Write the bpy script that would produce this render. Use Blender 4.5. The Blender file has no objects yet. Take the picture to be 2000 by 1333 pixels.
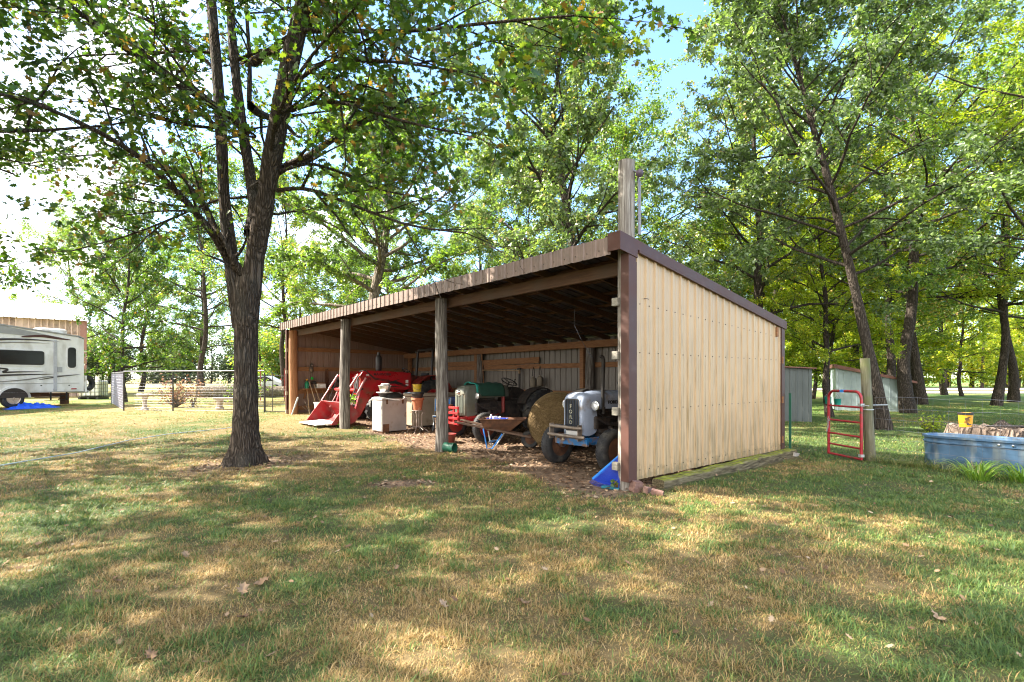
import bpy, bmesh, math, random
import numpy as np
from mathutils import Vector, Matrix, noise as mnoise

sc = bpy.context.scene
COL = sc.collection
R = math.radians
PI = math.pi

# ------------------------------------------------------------------ camera
cam_d = bpy.data.cameras.new('camera')
cam = bpy.data.objects.new('camera', cam_d)
COL.objects.link(cam)
cam.location = (0.0, 0.0, 1.6)
cam.rotation_euler = (R(90), 0, 0)
cam_d.sensor_width = 36.0
cam_d.lens = 18.2
cam_d.shift_y = 0.0363
cam_d.clip_start = 0.05
cam_d.clip_end = 3000
sc.camera = cam

# ------------------------------------------------------------------ sun, sky, exposure
SUN_EL, SUN_AZ = R(43), math.atan2(-0.97, 0.10)
SUN = Vector((math.sin(SUN_AZ) * math.cos(SUN_EL), math.cos(SUN_AZ) * math.cos(SUN_EL), math.sin(SUN_EL)))
sun_d = bpy.data.lights.new('sun', 'SUN')
sun_d.energy = 4.3
sun_d.angle = R(0.53)
sun_d.color = (1.0, 0.93, 0.80)
sun_o = bpy.data.objects.new('sun', sun_d)
sun_o.rotation_euler = (-SUN).to_track_quat('-Z', 'Y').to_euler()
sun_o.location = (-30, 5, 40)
COL.objects.link(sun_o)

world = bpy.data.worlds.new('World')
sc.world = world
world.use_nodes = True
wn, wl = world.node_tree.nodes, world.node_tree.links
wn.clear()
w_out = wn.new('ShaderNodeOutputWorld')
w_bg = wn.new('ShaderNodeBackground')
w_bg.inputs['Strength'].default_value = 0.115
sky = wn.new('ShaderNodeTexSky')
sky.sky_type = 'NISHITA'
sky.sun_disc = False
sky.sun_elevation = SUN_EL
sky.sun_rotation = SUN_AZ
sky.air_density = 1.0
sky.dust_density = 0.3
sky.ozone_density = 5.0
# white cumulus in the west (left), clear blue to the right
tc = wn.new('ShaderNodeTexCoord')
mp = wn.new('ShaderNodeMapping'); mp.inputs['Scale'].default_value = (1.0, 1.0, 1.9)
nz = wn.new('ShaderNodeTexNoise')
nz.inputs['Scale'].default_value = 2.1; nz.inputs['Detail'].default_value = 9; nz.inputs['Roughness'].default_value = 0.56
sep = wn.new('ShaderNodeSeparateXYZ')
mx = wn.new('ShaderNodeMath'); mx.operation = 'MULTIPLY_ADD'; mx.inputs[1].default_value = -0.30; mx.inputs[2].default_value = 0.0
ad = wn.new('ShaderNodeMath'); ad.operation = 'ADD'
rmp = wn.new('ShaderNodeMapRange'); rmp.inputs[1].default_value = 0.43; rmp.inputs[2].default_value = 0.58
mixc = wn.new('ShaderNodeMix'); mixc.data_type = 'RGBA'
mixc.inputs[7].default_value = (6.2, 6.1, 5.9, 1)
wl.new(tc.outputs['Generated'], mp.inputs['Vector']); wl.new(mp.outputs[0], nz.inputs['Vector'])
my = wn.new('ShaderNodeMath'); my.operation = 'MULTIPLY_ADD'; my.inputs[1].default_value = -0.22  # unseen cloud added behind the camera as neutral fill for the shade
wl.new(tc.outputs['Generated'], sep.inputs[0]); wl.new(sep.outputs['X'], mx.inputs[0]); wl.new(sep.outputs['Y'], my.inputs[0]); wl.new(mx.outputs[0], my.inputs[2])
wl.new(nz.outputs['Fac'], ad.inputs[0]); wl.new(my.outputs[0], ad.inputs[1])
wl.new(ad.outputs[0], rmp.inputs[0]); wl.new(rmp.outputs[0], mixc.inputs[0])
wl.new(sky.outputs[0], mixc.inputs[6])
wl.new(mixc.outputs[2], w_bg.inputs['Color']); wl.new(w_bg.outputs[0], w_out.inputs['Surface'])

vs = sc.view_settings
vs.view_transform = 'Standard'; vs.look = 'None'; vs.gamma = 1.0; vs.use_curve_mapping = False
vs.exposure = 2.5
cy = sc.cycles
cy.max_bounces = 7; cy.diffuse_bounces = 4; cy.glossy_bounces = 3; cy.transmission_bounces = 4; cy.transparent_max_bounces = 6
cy.use_denoising = True
cy.filter_width = 1.1
cy.sample_clamp_indirect = 6.0
cy.caustics_reflective = False; cy.caustics_refractive = False

# ------------------------------------------------------------------ helpers: materials
def new_mat(name):
    m = bpy.data.materials.new(name); m.use_nodes = True
    nt = m.node_tree; nt.nodes.clear()
    out = nt.nodes.new('ShaderNodeOutputMaterial')
    return m, nt.nodes, nt.links, out

def ramp(nodes, stops, interp='LINEAR'):
    r = nodes.new('ShaderNodeValToRGB'); cr = r.color_ramp; cr.interpolation = interp
    while len(cr.elements) > 1: cr.elements.remove(cr.elements[-1])
    for i, (p, c) in enumerate(stops):
        e = cr.elements[0] if i == 0 else cr.elements.new(p)
        e.position = p; e.color = (c[0], c[1], c[2], 1)
    return r

def mat_surf(name, stops, scale=6.0, stretch=(1, 1, 1), rough=0.6, metal=0.0, detail=5, bump=0.15, bscale=None,
             spec=0.5, grime=None, gscale=1.3, gamt=(0.48, 0.7), coat=0.0, dist=0.01, gstretch=(1, 1, 1)):
    """noise-mottled principled surface; optional second grime colour with its own shapes"""
    m, n, l, out = new_mat(name)
    p = n.new('ShaderNodeBsdfPrincipled')
    p.inputs['Roughness'].default_value = rough; p.inputs['Metallic'].default_value = metal
    p.inputs['Specular IOR Level'].default_value = spec; p.inputs['Coat Weight'].default_value = coat
    t = n.new('ShaderNodeTexCoord'); mpn = n.new('ShaderNodeMapping'); mpn.inputs['Scale'].default_value = stretch
    ns = n.new('ShaderNodeTexNoise'); ns.inputs['Scale'].default_value = scale; ns.inputs['Detail'].default_value = detail
    ns.inputs['Roughness'].default_value = 0.6
    rp = ramp(n, stops)
    l.new(t.outputs['Object'], mpn.inputs[0]); l.new(mpn.outputs[0], ns.inputs['Vector']); l.new(ns.outputs['Fac'], rp.inputs[0])
    col = rp.outputs[0]
    if grime:
        mp2 = n.new('ShaderNodeMapping'); mp2.inputs['Scale'].default_value = gstretch
        n2 = n.new('ShaderNodeTexNoise'); n2.inputs['Scale'].default_value = gscale; n2.inputs['Detail'].default_value = 7
        l.new(t.outputs['Object'], mp2.inputs[0]); l.new(mp2.outputs[0], n2.inputs['Vector'])
        mr = n.new('ShaderNodeMapRange'); mr.inputs[1].default_value = gamt[0]; mr.inputs[2].default_value = gamt[1]
        l.new(n2.outputs['Fac'], mr.inputs[0])
        mxn = n.new('ShaderNodeMix'); mxn.data_type = 'RGBA'; mxn.inputs[7].default_value = (*grime, 1)
        l.new(mr.outputs[0], mxn.inputs[0]); l.new(col, mxn.inputs[6]); col = mxn.outputs[2]
    l.new(col, p.inputs['Base Color'])
    rr = n.new('ShaderNodeMapRange'); rr.inputs[3].default_value = max(rough - 0.12, 0.03); rr.inputs[4].default_value = min(rough + 0.12, 1)
    l.new(ns.outputs['Fac'], rr.inputs[0]); l.new(rr.outputs[0], p.inputs['Roughness'])
    if bump:
        b = n.new('ShaderNodeBump'); b.inputs['Strength'].default_value = bump; b.inputs['Distance'].default_value = dist
        if bscale:
            n3 = n.new('ShaderNodeTexNoise'); n3.inputs['Scale'].default_value = bscale; n3.inputs['Detail'].default_value = 4
            l.new(mpn.outputs[0], n3.inputs['Vector']); l.new(n3.outputs['Fac'], b.inputs['Height'])
        else: l.new(ns.outputs['Fac'], b.inputs['Height'])
        l.new(b.outputs[0], p.inputs['Normal'])
    l.new(p.outputs[0], out.inputs['Surface'])
    return m

def flat2(c, k=0.75):
    return [(0.3, tuple(v * k for v in c)), (0.7, c)]

def mat_bark(name, dark, light, scale=9.0, zs=0.28, bump=0.9, moss=None):
    m, n, l, out = new_mat(name)
    p = n.new('ShaderNodeBsdfPrincipled'); p.inputs['Roughness'].default_value = 0.95; p.inputs['Specular IOR Level'].default_value = 0.15
    t = n.new('ShaderNodeTexCoord'); mpn = n.new('ShaderNodeMapping'); mpn.inputs['Scale'].default_value = (1, 1, zs)
    nw = n.new('ShaderNodeTexNoise'); nw.inputs['Scale'].default_value = 5; nw.inputs['Detail'].default_value = 4
    mv = n.new('ShaderNodeMix'); mv.data_type = 'RGBA'; mv.inputs[0].default_value = 0.22
    v = n.new('ShaderNodeTexVoronoi'); v.inputs['Scale'].default_value = scale; v.feature = 'DISTANCE_TO_EDGE'
    ns = n.new('ShaderNodeTexNoise'); ns.inputs['Scale'].default_value = scale * 3; ns.inputs['Detail'].default_value = 6
    l.new(t.outputs['Object'], mpn.inputs[0]); l.new(mpn.outputs[0], nw.inputs['Vector'])
    l.new(mpn.outputs[0], mv.inputs[6]); l.new(nw.outputs['Color'], mv.inputs[7])
    l.new(mv.outputs[2], v.inputs['Vector']); l.new(mpn.outputs[0], ns.inputs['Vector'])
    mr = n.new('ShaderNodeMapRange'); mr.inputs[2].default_value = 0.3; l.new(v.outputs['Distance'], mr.inputs[0])
    h = n.new('ShaderNodeMath'); h.operation = 'MULTIPLY_ADD'; h.inputs[1].default_value = 0.55
    l.new(ns.outputs['Fac'], h.inputs[0]); l.new(mr.outputs[0], h.inputs[2])
    rp = ramp(n, [(0.15, dark), (0.85, light), (1.0, tuple(min(1, c * 1.35) for c in light))])
    l.new(h.outputs[0], rp.inputs[0])
    col = rp.outputs[0]
    if moss:
        n2 = n.new('ShaderNodeTexNoise'); n2.inputs['Scale'].default_value = 1.7; n2.inputs['Detail'].default_value = 6
        l.new(t.outputs['Object'], n2.inputs['Vector'])
        m2 = n.new('ShaderNodeMapRange'); m2.inputs[1].default_value = 0.5; m2.inputs[2].default_value = 0.75; m2.inputs[4].default_value = 0.7
        l.new(n2.outputs['Fac'], m2.inputs[0])
        mxn = n.new('ShaderNodeMix'); mxn.data_type = 'RGBA'; mxn.inputs[7].default_value = (*moss, 1)
        l.new(m2.outputs[0], mxn.inputs[0]); l.new(col, mxn.inputs[6]); col = mxn.outputs[2]
    l.new(col, p.inputs['Base Color'])
    b = n.new('ShaderNodeBump'); b.inputs['Strength'].default_value = bump; b.inputs['Distance'].default_value = 0.05
    l.new(h.outputs[0], b.inputs['Height']); l.new(b.outputs[0], p.inputs['Normal'])
    l.new(p.outputs[0], out.inputs['Surface'])
    return m

def mat_leaf(name, stops, trans, tmix=0.42, rough=0.42, shift=0.25, spec=0.5):
    """leaf: glossy skin over a translucent body; colour differs leaf by leaf and a little tree by tree"""
    m, n, l, out = new_mat(name)
    g = n.new('ShaderNodeNewGeometry'); oi = n.new('ShaderNodeObjectInfo')
    a = n.new('ShaderNodeMath'); a.operation = 'MULTIPLY_ADD'; a.inputs[1].default_value = shift; a.inputs[2].default_value = -shift / 2
    b = n.new('ShaderNodeMath'); b.operation = 'ADD'; b.use_clamp = True
    l.new(oi.outputs['Random'], a.inputs[0]); l.new(g.outputs['Random Per Island'], b.inputs[0]); l.new(a.outputs[0], b.inputs[1])
    rp = ramp(n, stops); l.new(b.outputs[0], rp.inputs[0])
    p = n.new('ShaderNodeBsdfPrincipled'); p.inputs['Roughness'].default_value = rough; p.inputs['Specular IOR Level'].default_value = spec
    l.new(rp.outputs[0], p.inputs['Base Color'])
    mu = n.new('ShaderNodeMix'); mu.data_type = 'RGBA'; mu.blend_type = 'MULTIPLY'; mu.inputs[0].default_value = 1.0
    mu.inputs[7].default_value = (*trans, 1); l.new(rp.outputs[0], mu.inputs[6])
    tr = n.new('ShaderNodeBsdfTranslucent'); l.new(mu.outputs[2], tr.inputs['Color'])
    mxs = n.new('ShaderNodeMixShader'); mxs.inputs[0].default_value = tmix
    l.new(p.outputs[0], mxs.inputs[1]); l.new(tr.outputs[0], mxs.inputs[2]); l.new(mxs.outputs[0], out.inputs['Surface'])
    return m

def mat_attr(name, attr, stops, rough=0.85, trans=0.0, bump=0.0):
    m, n, l, out = new_mat(name)
    at = n.new('ShaderNodeAttribute'); at.attribute_name = attr
    rp = ramp(n, stops); l.new(at.outputs['Fac'], rp.inputs[0])
    p = n.new('ShaderNodeBsdfPrincipled'); p.inputs['Roughness'].default_value = rough; p.inputs['Specular IOR Level'].default_value = 0.3
    l.new(rp.outputs[0], p.inputs['Base Color'])
    if trans:
        tr = n.new('ShaderNodeBsdfTranslucent'); l.new(rp.outputs[0], tr.inputs['Color'])
        mxs = n.new('ShaderNodeMixShader'); mxs.inputs[0].default_value = trans
        l.new(p.outputs[0], mxs.inputs[1]); l.new(tr.outputs[0], mxs.inputs[2]); l.new(mxs.outputs[0], out.inputs['Surface'])
    else: l.new(p.outputs[0], out.inputs['Surface'])
    return m

# ------------------------------------------------------------------ helpers: meshes and objects
class MB:
    """collects shapes; build() links them as ONE mesh object"""
    def __init__(s): s.v = []; s.f = []; s.mi = []; s.m = 0
    def add(s, vs, fs):
        o = len(s.v); s.v += [tuple(p) for p in vs]
        for f in fs: s.f.append([i + o for i in f]); s.mi.append(s.m)
        return s
    def box(s, c, d, rot=None, taper=1.0):
        x, y, z = d[0] / 2, d[1] / 2, d[2] / 2; t = taper
        vs = [(-x, -y, -z), (x, -y, -z), (x, y, -z), (-x, y, -z), (-x * t, -y * t, z), (x * t, -y * t, z), (x * t, y * t, z), (-x * t, y * t, z)]
        vs = [Vector(p) for p in vs]
        if rot is not None: vs = [rot @ p for p in vs]
        c = Vector(c)
        return s.add([p + c for p in vs], [(3, 2, 1, 0), (4, 5, 6, 7), (0, 1, 5, 4), (1, 2, 6, 5), (2, 3, 7, 6), (3, 0, 4, 7)])
    def bar(s, a, b, w, h=None, up=(0, 0, 1)):
        a, b = Vector(a), Vector(b); h = h or w; d = b - a; L = d.length
        z = d.normalized(); u = Vector(up)
        if abs(z.dot(u)) > 0.98: u = Vector((0, 1, 0))
        x = u.cross(z).normalized(); y = z.cross(x)
        rot = Matrix((x, y, z)).transposed()
        return s.box((a + b) / 2, (w, h, L), rot)
    def tube(s, pts, r, n=8, cap=True):
        pts = [Vector(p) for p in pts]; k = len(pts)
        rr = r if isinstance(r, (list, tuple)) else [r] * k
        vs = []; prev = None
        for i, p in enumerate(pts):
            t = (pts[min(i + 1, k - 1)] - pts[max(i - 1, 0)]).normalized()
            if prev is None:
                ref = Vector((0, 0, 1)) if abs(t.z) < 0.9 else Vector((1, 0, 0))
                a = t.cross(ref).normalized()
            else:
                a = (prev - t * prev.dot(t)).normalized()
            prev = a; b = t.cross(a)
            for j in range(n):
                q = 2 * PI * j / n
                vs.append(p + (a * math.cos(q) + b * math.sin(q)) * rr[i])
        fs = []
        for i in range(k - 1):
            for j in range(n):
                j2 = (j + 1) % n
                fs.append((i * n + j, i * n + j2, (i + 1) * n + j2, (i + 1) * n + j))
        if cap: fs.append(tuple(range(n - 1, -1, -1))); fs.append(tuple((k - 1) * n + j for j in range(n)))
        return s.add(vs, fs)
    def lathe(s, prof, n=20, c=(0, 0, 0), axis='Z', rot=None, close=False):
        vs = []; k = len(prof)
        for (r, z) in prof:
            for j in range(n):
                q = 2 * PI * j / n
                p = Vector((r * math.cos(q), r * math.sin(q), z))
                if axis == 'X': p = Vector((p.z, p.x, p.y))
                elif axis == 'Y': p = Vector((p.y, p.z, p.x))
                if rot is not None: p = rot @ p
                vs.append(p + Vector(c))
        fs = []
        for i in range(k if close else k - 1):
            i2 = (i + 1) % k
            for j in range(n):
                j2 = (j + 1) % n
                fs.append((i * n + j, i * n + j2, i2 * n + j2, i2 * n + j))
        if not close:
            if prof[0][0] > 1e-6: fs.append(tuple(range(n - 1, -1, -1)))
            if prof[-1][0] > 1e-6: fs.append(tuple((k - 1) * n + j for j in range(n)))
        return s.add(vs, fs)
    def prism(s, poly, a, b, plane='YZ'):
        """poly in a plane, extruded from a to b along the third axis"""
        k = len(poly)
        def P(q, w):
            return {'YZ': (w, q[0], q[1]), 'XZ': (q[0], w, q[1]), 'XY': (q[0], q[1], w)}[plane]
        vs = [P(q, a) for q in poly] + [P(q, b) for q in poly]
        fs = [tuple(range(k - 1, -1, -1)), tuple(range(k, 2 * k))]
        fs += [(i, (i + 1) % k, k + (i + 1) % k, k + i) for i in range(k)]
        return s.add(vs, fs)
    def loft(s, secs, cap=True):
        k = len(secs[0]); vs = [p for q in secs for p in q]; fs = []
        for i in range(len(secs) - 1):
            for j in range(k):
                j2 = (j + 1) % k
                fs.append((i * k + j, i * k + j2, (i + 1) * k + j2, (i + 1) * k + j))
        if cap: fs.append(tuple(range(k - 1, -1, -1))); fs.append(tuple((len(secs) - 1) * k + j for j in range(k)))
        return s.add(vs, fs)
    def ball(s, c, r, n=10, sq=(1, 1, 1), jit=0.0, seed=0):
        rnd = random.Random(seed); vs = []; k = max(4, n // 2 + 1)
        for i in range(k + 1):
            th = PI * i / k
            for j in range(n):
                q = 2 * PI * j / n; f = 1 + jit * (rnd.random() - 0.5)
                vs.append((c[0] + r * sq[0] * f * math.sin(th) * math.cos(q), c[1] + r * sq[1] * f * math.sin(th) * math.sin(q), c[2] + r * sq[2] * f * math.cos(th)))
        fs = []
        for i in range(k):
            for j in range(n):
                j2 = (j + 1) % n
                fs.append((i * n + j, (i + 1) * n + j, (i + 1) * n + j2, i * n + j2))
        return s.add(vs, fs)
    def build(s, name, mats, parent=None, smooth=False, bevel=0.0, sub=0, angle=40):
        me = bpy.data.meshes.new(name)
        me.from_pydata(s.v, [], s.f)
        if not isinstance(mats, (list, tuple)): mats = [mats]
        for m in mats: me.materials.append(m)
        if len(mats) > 1: me.polygons.foreach_set('material_index', s.mi)
        bm = bmesh.new(); bm.from_mesh(me); bmesh.ops.recalc_face_normals(bm, faces=bm.faces[:]); bm.to_mesh(me); bm.free()
        o = bpy.data.objects.new(name, me); COL.objects.link(o)
        if parent is not None: o.parent = parent
        if smooth:
            me.polygons.foreach_set('use_smooth', [True] * len(me.polygons))
            if angle < 180:
                me.set_sharp_from_angle(angle=R(angle))
        if bevel:
            b = o.modifiers.new('bevel', 'BEVEL'); b.width = bevel; b.segments = 2; b.limit_method = 'ANGLE'; b.angle_limit = R(35)
            b.harden_normals = False
        if sub:
            q = o.modifiers.new('sub', 'SUBSURF'); q.levels = sub; q.render_levels = sub
        return o

def np_mesh(name, verts, faces, mats, attrs=None, smooth=False, midx=None):
    """verts (N,3); faces: list of (M,k) int arrays; attrs: {name: per-vertex float array}"""
    me = bpy.data.meshes.new(name)
    verts = np.asarray(verts, np.float32); n = len(verts)
    me.vertices.add(n); me.vertices.foreach_set('co', verts.ravel())
    li = np.concatenate([f.ravel() for f in faces]).astype(np.int32)
    st = []; off = 0
    for f in faces:
        st.append(off + np.arange(len(f)) * f.shape[1]); off += f.size
    st = np.concatenate(st).astype(np.int32)
    me.loops.add(len(li)); me.loops.foreach_set('vertex_index', li)
    me.polygons.add(len(st)); me.polygons.foreach_set('loop_start', st)
    if smooth: me.polygons.foreach_set('use_smooth', np.ones(len(st), bool))
    if midx is not None: me.polygons.foreach_set('material_index', midx)
    me.update(calc_edges=True)
    for k, a in (attrs or {}).items():
        at = me.attributes.new(k, 'FLOAT', 'POINT'); at.data.foreach_set('value', np.asarray(a, np.float32))
    for m in (mats if isinstance(mats, (list, tuple)) else [mats]): me.materials.append(m)
    return me

def link(name, me, parent=None):
    o = bpy.data.objects.new(name, me); COL.objects.link(o)
    if parent is not None: o.parent = parent
    return o

def tag(o, label, cat, group=None):
    o['label'] = label; o['category'] = cat
    if group: o['group'] = group
    return o

def thing(name, label, cat, loc=(0, 0, 0), rz=0.0, group=None, rot=None):
    o = bpy.data.objects.new(name, None); COL.objects.link(o)
    o.empty_display_size = 0.2
    o.location = loc; o.rotation_euler = rot if rot else (0, 0, rz)
    return tag(o, label, cat, group)

def kind(o, k): o['kind'] = k; return o

def copy_thing(src, loc, rz=0.0, scale=1.0, label=None, group=None):
    kids = [c for c in bpy.data.objects if c.parent == src]
    r = src.copy(); COL.objects.link(r); r.location = loc; r.rotation_euler = (0, 0, rz); r.scale = (scale,) * 3
    if label: r['label'] = label
    if group: r['group'] = group
    for c in kids:
        d = c.copy(); COL.objects.link(d); d.parent = r
        for g in [g for g in bpy.data.objects if g.parent == c]:
            e = g.copy(); COL.objects.link(e); e.parent = d
    return r

def text(name, s, size, mat, parent, loc, rot, depth=0.004, bold=False, align='CENTER', sx=1.0):
    c = bpy.data.curves.new(name, 'FONT'); c.body = s; c.size = size; c.extrude = depth; c.align_x = align; c.align_y = 'CENTER'
    if bold: c.offset = size * 0.02
    c.materials.append(mat)
    o = bpy.data.objects.new(name, c); COL.objects.link(o); o.parent = parent; o.location = loc; o.rotation_euler = rot
    o.scale = (sx, 1, 1)
    me = bpy.data.meshes.new_from_object(o); bpy.data.objects.remove(o); bpy.data.curves.remove(c)
    me.transform(Matrix.Diagonal((sx, 1, 1, 1))); me.name = name
    o = bpy.data.objects.new(name, me); COL.objects.link(o); o.parent = parent; o.location = loc; o.rotation_euler = rot
    return o

def rrect(w, h, r, n=4, cx=0, cy=0):
    pts = []
    for (sx, sy, a0) in ((1, 1, 0), (-1, 1, 90), (-1, -1, 180), (1, -1, 270)):
        for i in range(n + 1):
            a = R(a0 + 90 * i / n)
            pts.append((cx + sx * (w / 2 - r) + r * math.cos(a), cy + sy * (h / 2 - r) + r * math.sin(a)))
    return pts

# ------------------------------------------------------------------ the lie of the land
def vnoise(x, y, seed=0):
    x = np.asarray(x, float); y = np.asarray(y, float)
    xi = np.floor(x).astype(np.int64); yi = np.floor(y).astype(np.int64); xf = x - xi; yf = y - yi
    def h(a, b):
        n = (a * 374761393 + b * 668265263 + seed * 974711) & 0xffffffff
        n = ((n ^ (n >> 13)) * 1274126177) & 0xffffffff
        return ((n ^ (n >> 16)) & 0xffff) / 65535.0
    u = xf * xf * (3 - 2 * xf); v = yf * yf * (3 - 2 * yf)
    return (h(xi, yi) * (1 - u) + h(xi + 1, yi) * u) * (1 - v) + (h(xi, yi + 1) * (1 - u) + h(xi + 1, yi + 1) * u) * v

def fnoise(x, y, seed=0, octs=4):
    a = 0; w = 0; f = 1.0; k = 1.0
    for i in range(octs):
        a = a + k * vnoise(np.asarray(x) * f + 17.3 * i, np.asarray(y) * f - 9.1 * i, seed + i); w += k; f *= 2.05; k *= 0.55
    return a / w

def gz(x, y):
    x = np.asarray(x, float); y = np.asarray(y, float)
    left = np.interp(y, [-50, 10, 15, 19, 25, 110, 400], [0, 0, .11, .30, .37, .42, .6])
    right = np.interp(y, [-50, 13, 28, 60, 110, 400], [0, 0, .13, .10, .2, .5])
    t = np.clip((x + 3) / 8.0, 0, 1); t = t * t * (3 - 2 * t)
    z = left * (1 - t) + right * t
    return z + 0.05 * (fnoise(x * 0.6, y * 0.6, 5, 3) - 0.5) + 0.016 * (fnoise(x * 3, y * 3, 9, 2) - 0.5)

def G(x, y): return float(gz(x, y))

# the shed's own frame: u runs along its open front to the left, v goes back under the roof
SO = Vector((1.69, 7.43, 0.0)); SU = Vector((-.648, .762, 0)); SV = Vector((.762, .648, 0))
S_RZ = math.atan2(-.762, .648)
def S(u, v, z=0.0): return SO + SU * u + SV * v + Vector((0, 0, z))
def SG(u, v, dz=0.0):
    p = S(u, v); p.z = G(p.x, p.y) + dz; return p
def uv_of(x, y):
    dx = np.asarray(x) - SO.x; dy = np.asarray(y) - SO.y
    return dx * SU.x + dy * SU.y, dx * SV.x + dy * SV.y

def smooth(a, b, t):
    t = np.clip((t - a) / (b - a), 0, 1); return t * t * (3 - 2 * t)

def bare_mask(x, y):
    """trodden soil and leaf litter in and just before the shed"""
    u, v = uv_of(x, y)
    n = (fnoise(np.asarray(x) * 1.1, np.asarray(y) * 1.1, 21, 4) - 0.5)
    n2 = (fnoise(np.asarray(x) * 4.1, np.asarray(y) * 4.1, 27, 3) - 0.5)
    edge = -0.75 + 0.10 * np.minimum(u, 8) + np.where(u > 9, (u - 9) * 0.16, 0) + 1.7 * n + .55 * n2
    m = smooth(-0.25, 0.35, v - edge) * smooth(-0.35, 0.05, u) * smooth(15.9, 15.2, u) * smooth(5.6, 5.0, v)
    # bare ring round the oak's foot and a dark soil patch in the lawn
    d = np.hypot(np.asarray(x) + 5.0, np.asarray(y) - 9.75)
    ring = smooth(1.15, 0.45, d + 1.3 * n + n2) * 0.8
    soil = smooth(1.0, .55, np.hypot((np.asarray(x) + 1.75) / .62, (np.asarray(y) - 7.85) / .42) + .9 * n + .5 * n2)
    return np.clip(np.maximum(np.maximum(m, ring), soil), 0, 1)

def dry_mask(x, y):
    x = np.asarray(x); y = np.asarray(y)
    n = 0.40 * fnoise(x * 0.42, y * 0.42, 31, 4) + 0.32 * fnoise(x * 1.7, y * 1.7, 41, 3) + 0.28 * fnoise(x * 6.5, y * 6.5, 47, 2)
    side = np.clip(0.16 - 0.035 * x, -0.10, 0.25) + 0.10 * smooth(9, 20, y) * (x < 4)
    return np.clip((n - 0.5) * 2.9 + 0.28 + side, .06, .94)
# ------------------------------------------------------------------ materials
M = {}
M['ground'] = None
def ground_material():
    m, n, l, out = new_mat('ground')
    p = n.new('ShaderNodeBsdfPrincipled'); p.inputs['Roughness'].default_value = 0.95; p.inputs['Specular IOR Level'].default_value = 0.15
    dry = n.new('ShaderNodeAttribute'); dry.attribute_name = 'dry'
    bare = n.new('ShaderNodeAttribute'); bare.attribute_name = 'bare'
    t = n.new('ShaderNodeTexCoord')
    n1 = n.new('ShaderNodeTexNoise'); n1.inputs['Scale'].default_value = 14; n1.inputs['Detail'].default_value = 8; n1.inputs['Roughness'].default_value = 0.7
    n2 = n.new('ShaderNodeTexNoise'); n2.inputs['Scale'].default_value = 0.9; n2.inputs['Detail'].default_value = 6
    l.new(t.outputs['Object'], n1.inputs['Vector']); l.new(t.outputs['Object'], n2.inputs['Vector'])
    a = n.new('ShaderNodeMath'); a.operation = 'MULTIPLY_ADD'; a.inputs[1].default_value = 0.5; a.use_clamp = True
    s = n.new('ShaderNodeMath'); s.operation = 'SUBTRACT'; s.inputs[1].default_value = 0.25
    l.new(n1.outputs['Fac'], a.inputs[0]); l.new(dry.outputs['Fac'], a.inputs[2]); l.new(a.outputs[0], s.inputs[0])
    rp = ramp(n, [(0.0, (.045, .065, .022)), (0.4, (.075, .075, .030)), (0.7, (.13, .095, .045)), (1.0, (.21, .15, .08))])
    l.new(s.outputs[0], rp.inputs[0])
    rb = ramp(n, [(0.25, (.065, .042, .028)), (0.5, (.16, .108, .074)), (0.75, (.27, .195, .14))]); l.new(n1.outputs['Fac'], rb.inputs[0])
    # beyond the modelled blades the sheet itself carries the colour of the turf
    rg = ramp(n, [(0.0, (.085, .15, .036)), (0.4, (.15, .195, .05)), (0.7, (.27, .22, .085)), (1.0, (.40, .30, .13))]); l.new(s.outputs[0], rg.inputs[0])
    sp = n.new('ShaderNodeSeparateXYZ'); l.new(t.outputs['Object'], sp.inputs[0])
    fy = n.new('ShaderNodeMapRange'); fy.inputs[1].default_value = 13; fy.inputs[2].default_value = 26; l.new(sp.outputs['Y'], fy.inputs[0])
    mf = n.new('ShaderNodeMix'); mf.data_type = 'RGBA'; l.new(fy.outputs[0], mf.inputs[0]); l.new(rp.outputs[0], mf.inputs[6]); l.new(rg.outputs[0], mf.inputs[7])
    mxn = n.new('ShaderNodeMix'); mxn.data_type = 'RGBA'
    l.new(bare.outputs['Fac'], mxn.inputs[0]); l.new(mf.outputs[2], mxn.inputs[6]); l.new(rb.outputs[0], mxn.inputs[7])
    l.new(mxn.outputs[2], p.inputs['Base Color'])
    b = n.new('ShaderNodeBump'); b.inputs['Strength'].default_value = 0.8; b.inputs['Distance'].default_value = 0.03
    l.new(n1.outputs['Fac'], b.inputs['Height']); l.new(b.outputs[0], p.inputs['Normal'])
    l.new(p.outputs[0], out.inputs['Surface'])
    return m
M['ground'] = ground_material()
M['grass'] = mat_attr('grass', 'dry', [(0.0, (.065, .135, .040)), (0.3, (.125, .20, .046)), (0.5, (.21, .245, .060)), (0.65, (.30, .215, .075)), (0.85, (.42, .275, .105)), (1.0, (.54, .39, .19))], rough=0.5, trans=0.3)
M['litter'] = mat_attr('litter', 'tone', [(0.0, (.075, .042, .025)), (0.4, (.20, .115, .065)), (0.7, (.32, .205, .12)), (1.0, (.46, .35, .24))], rough=0.8, trans=0.15)

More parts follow.
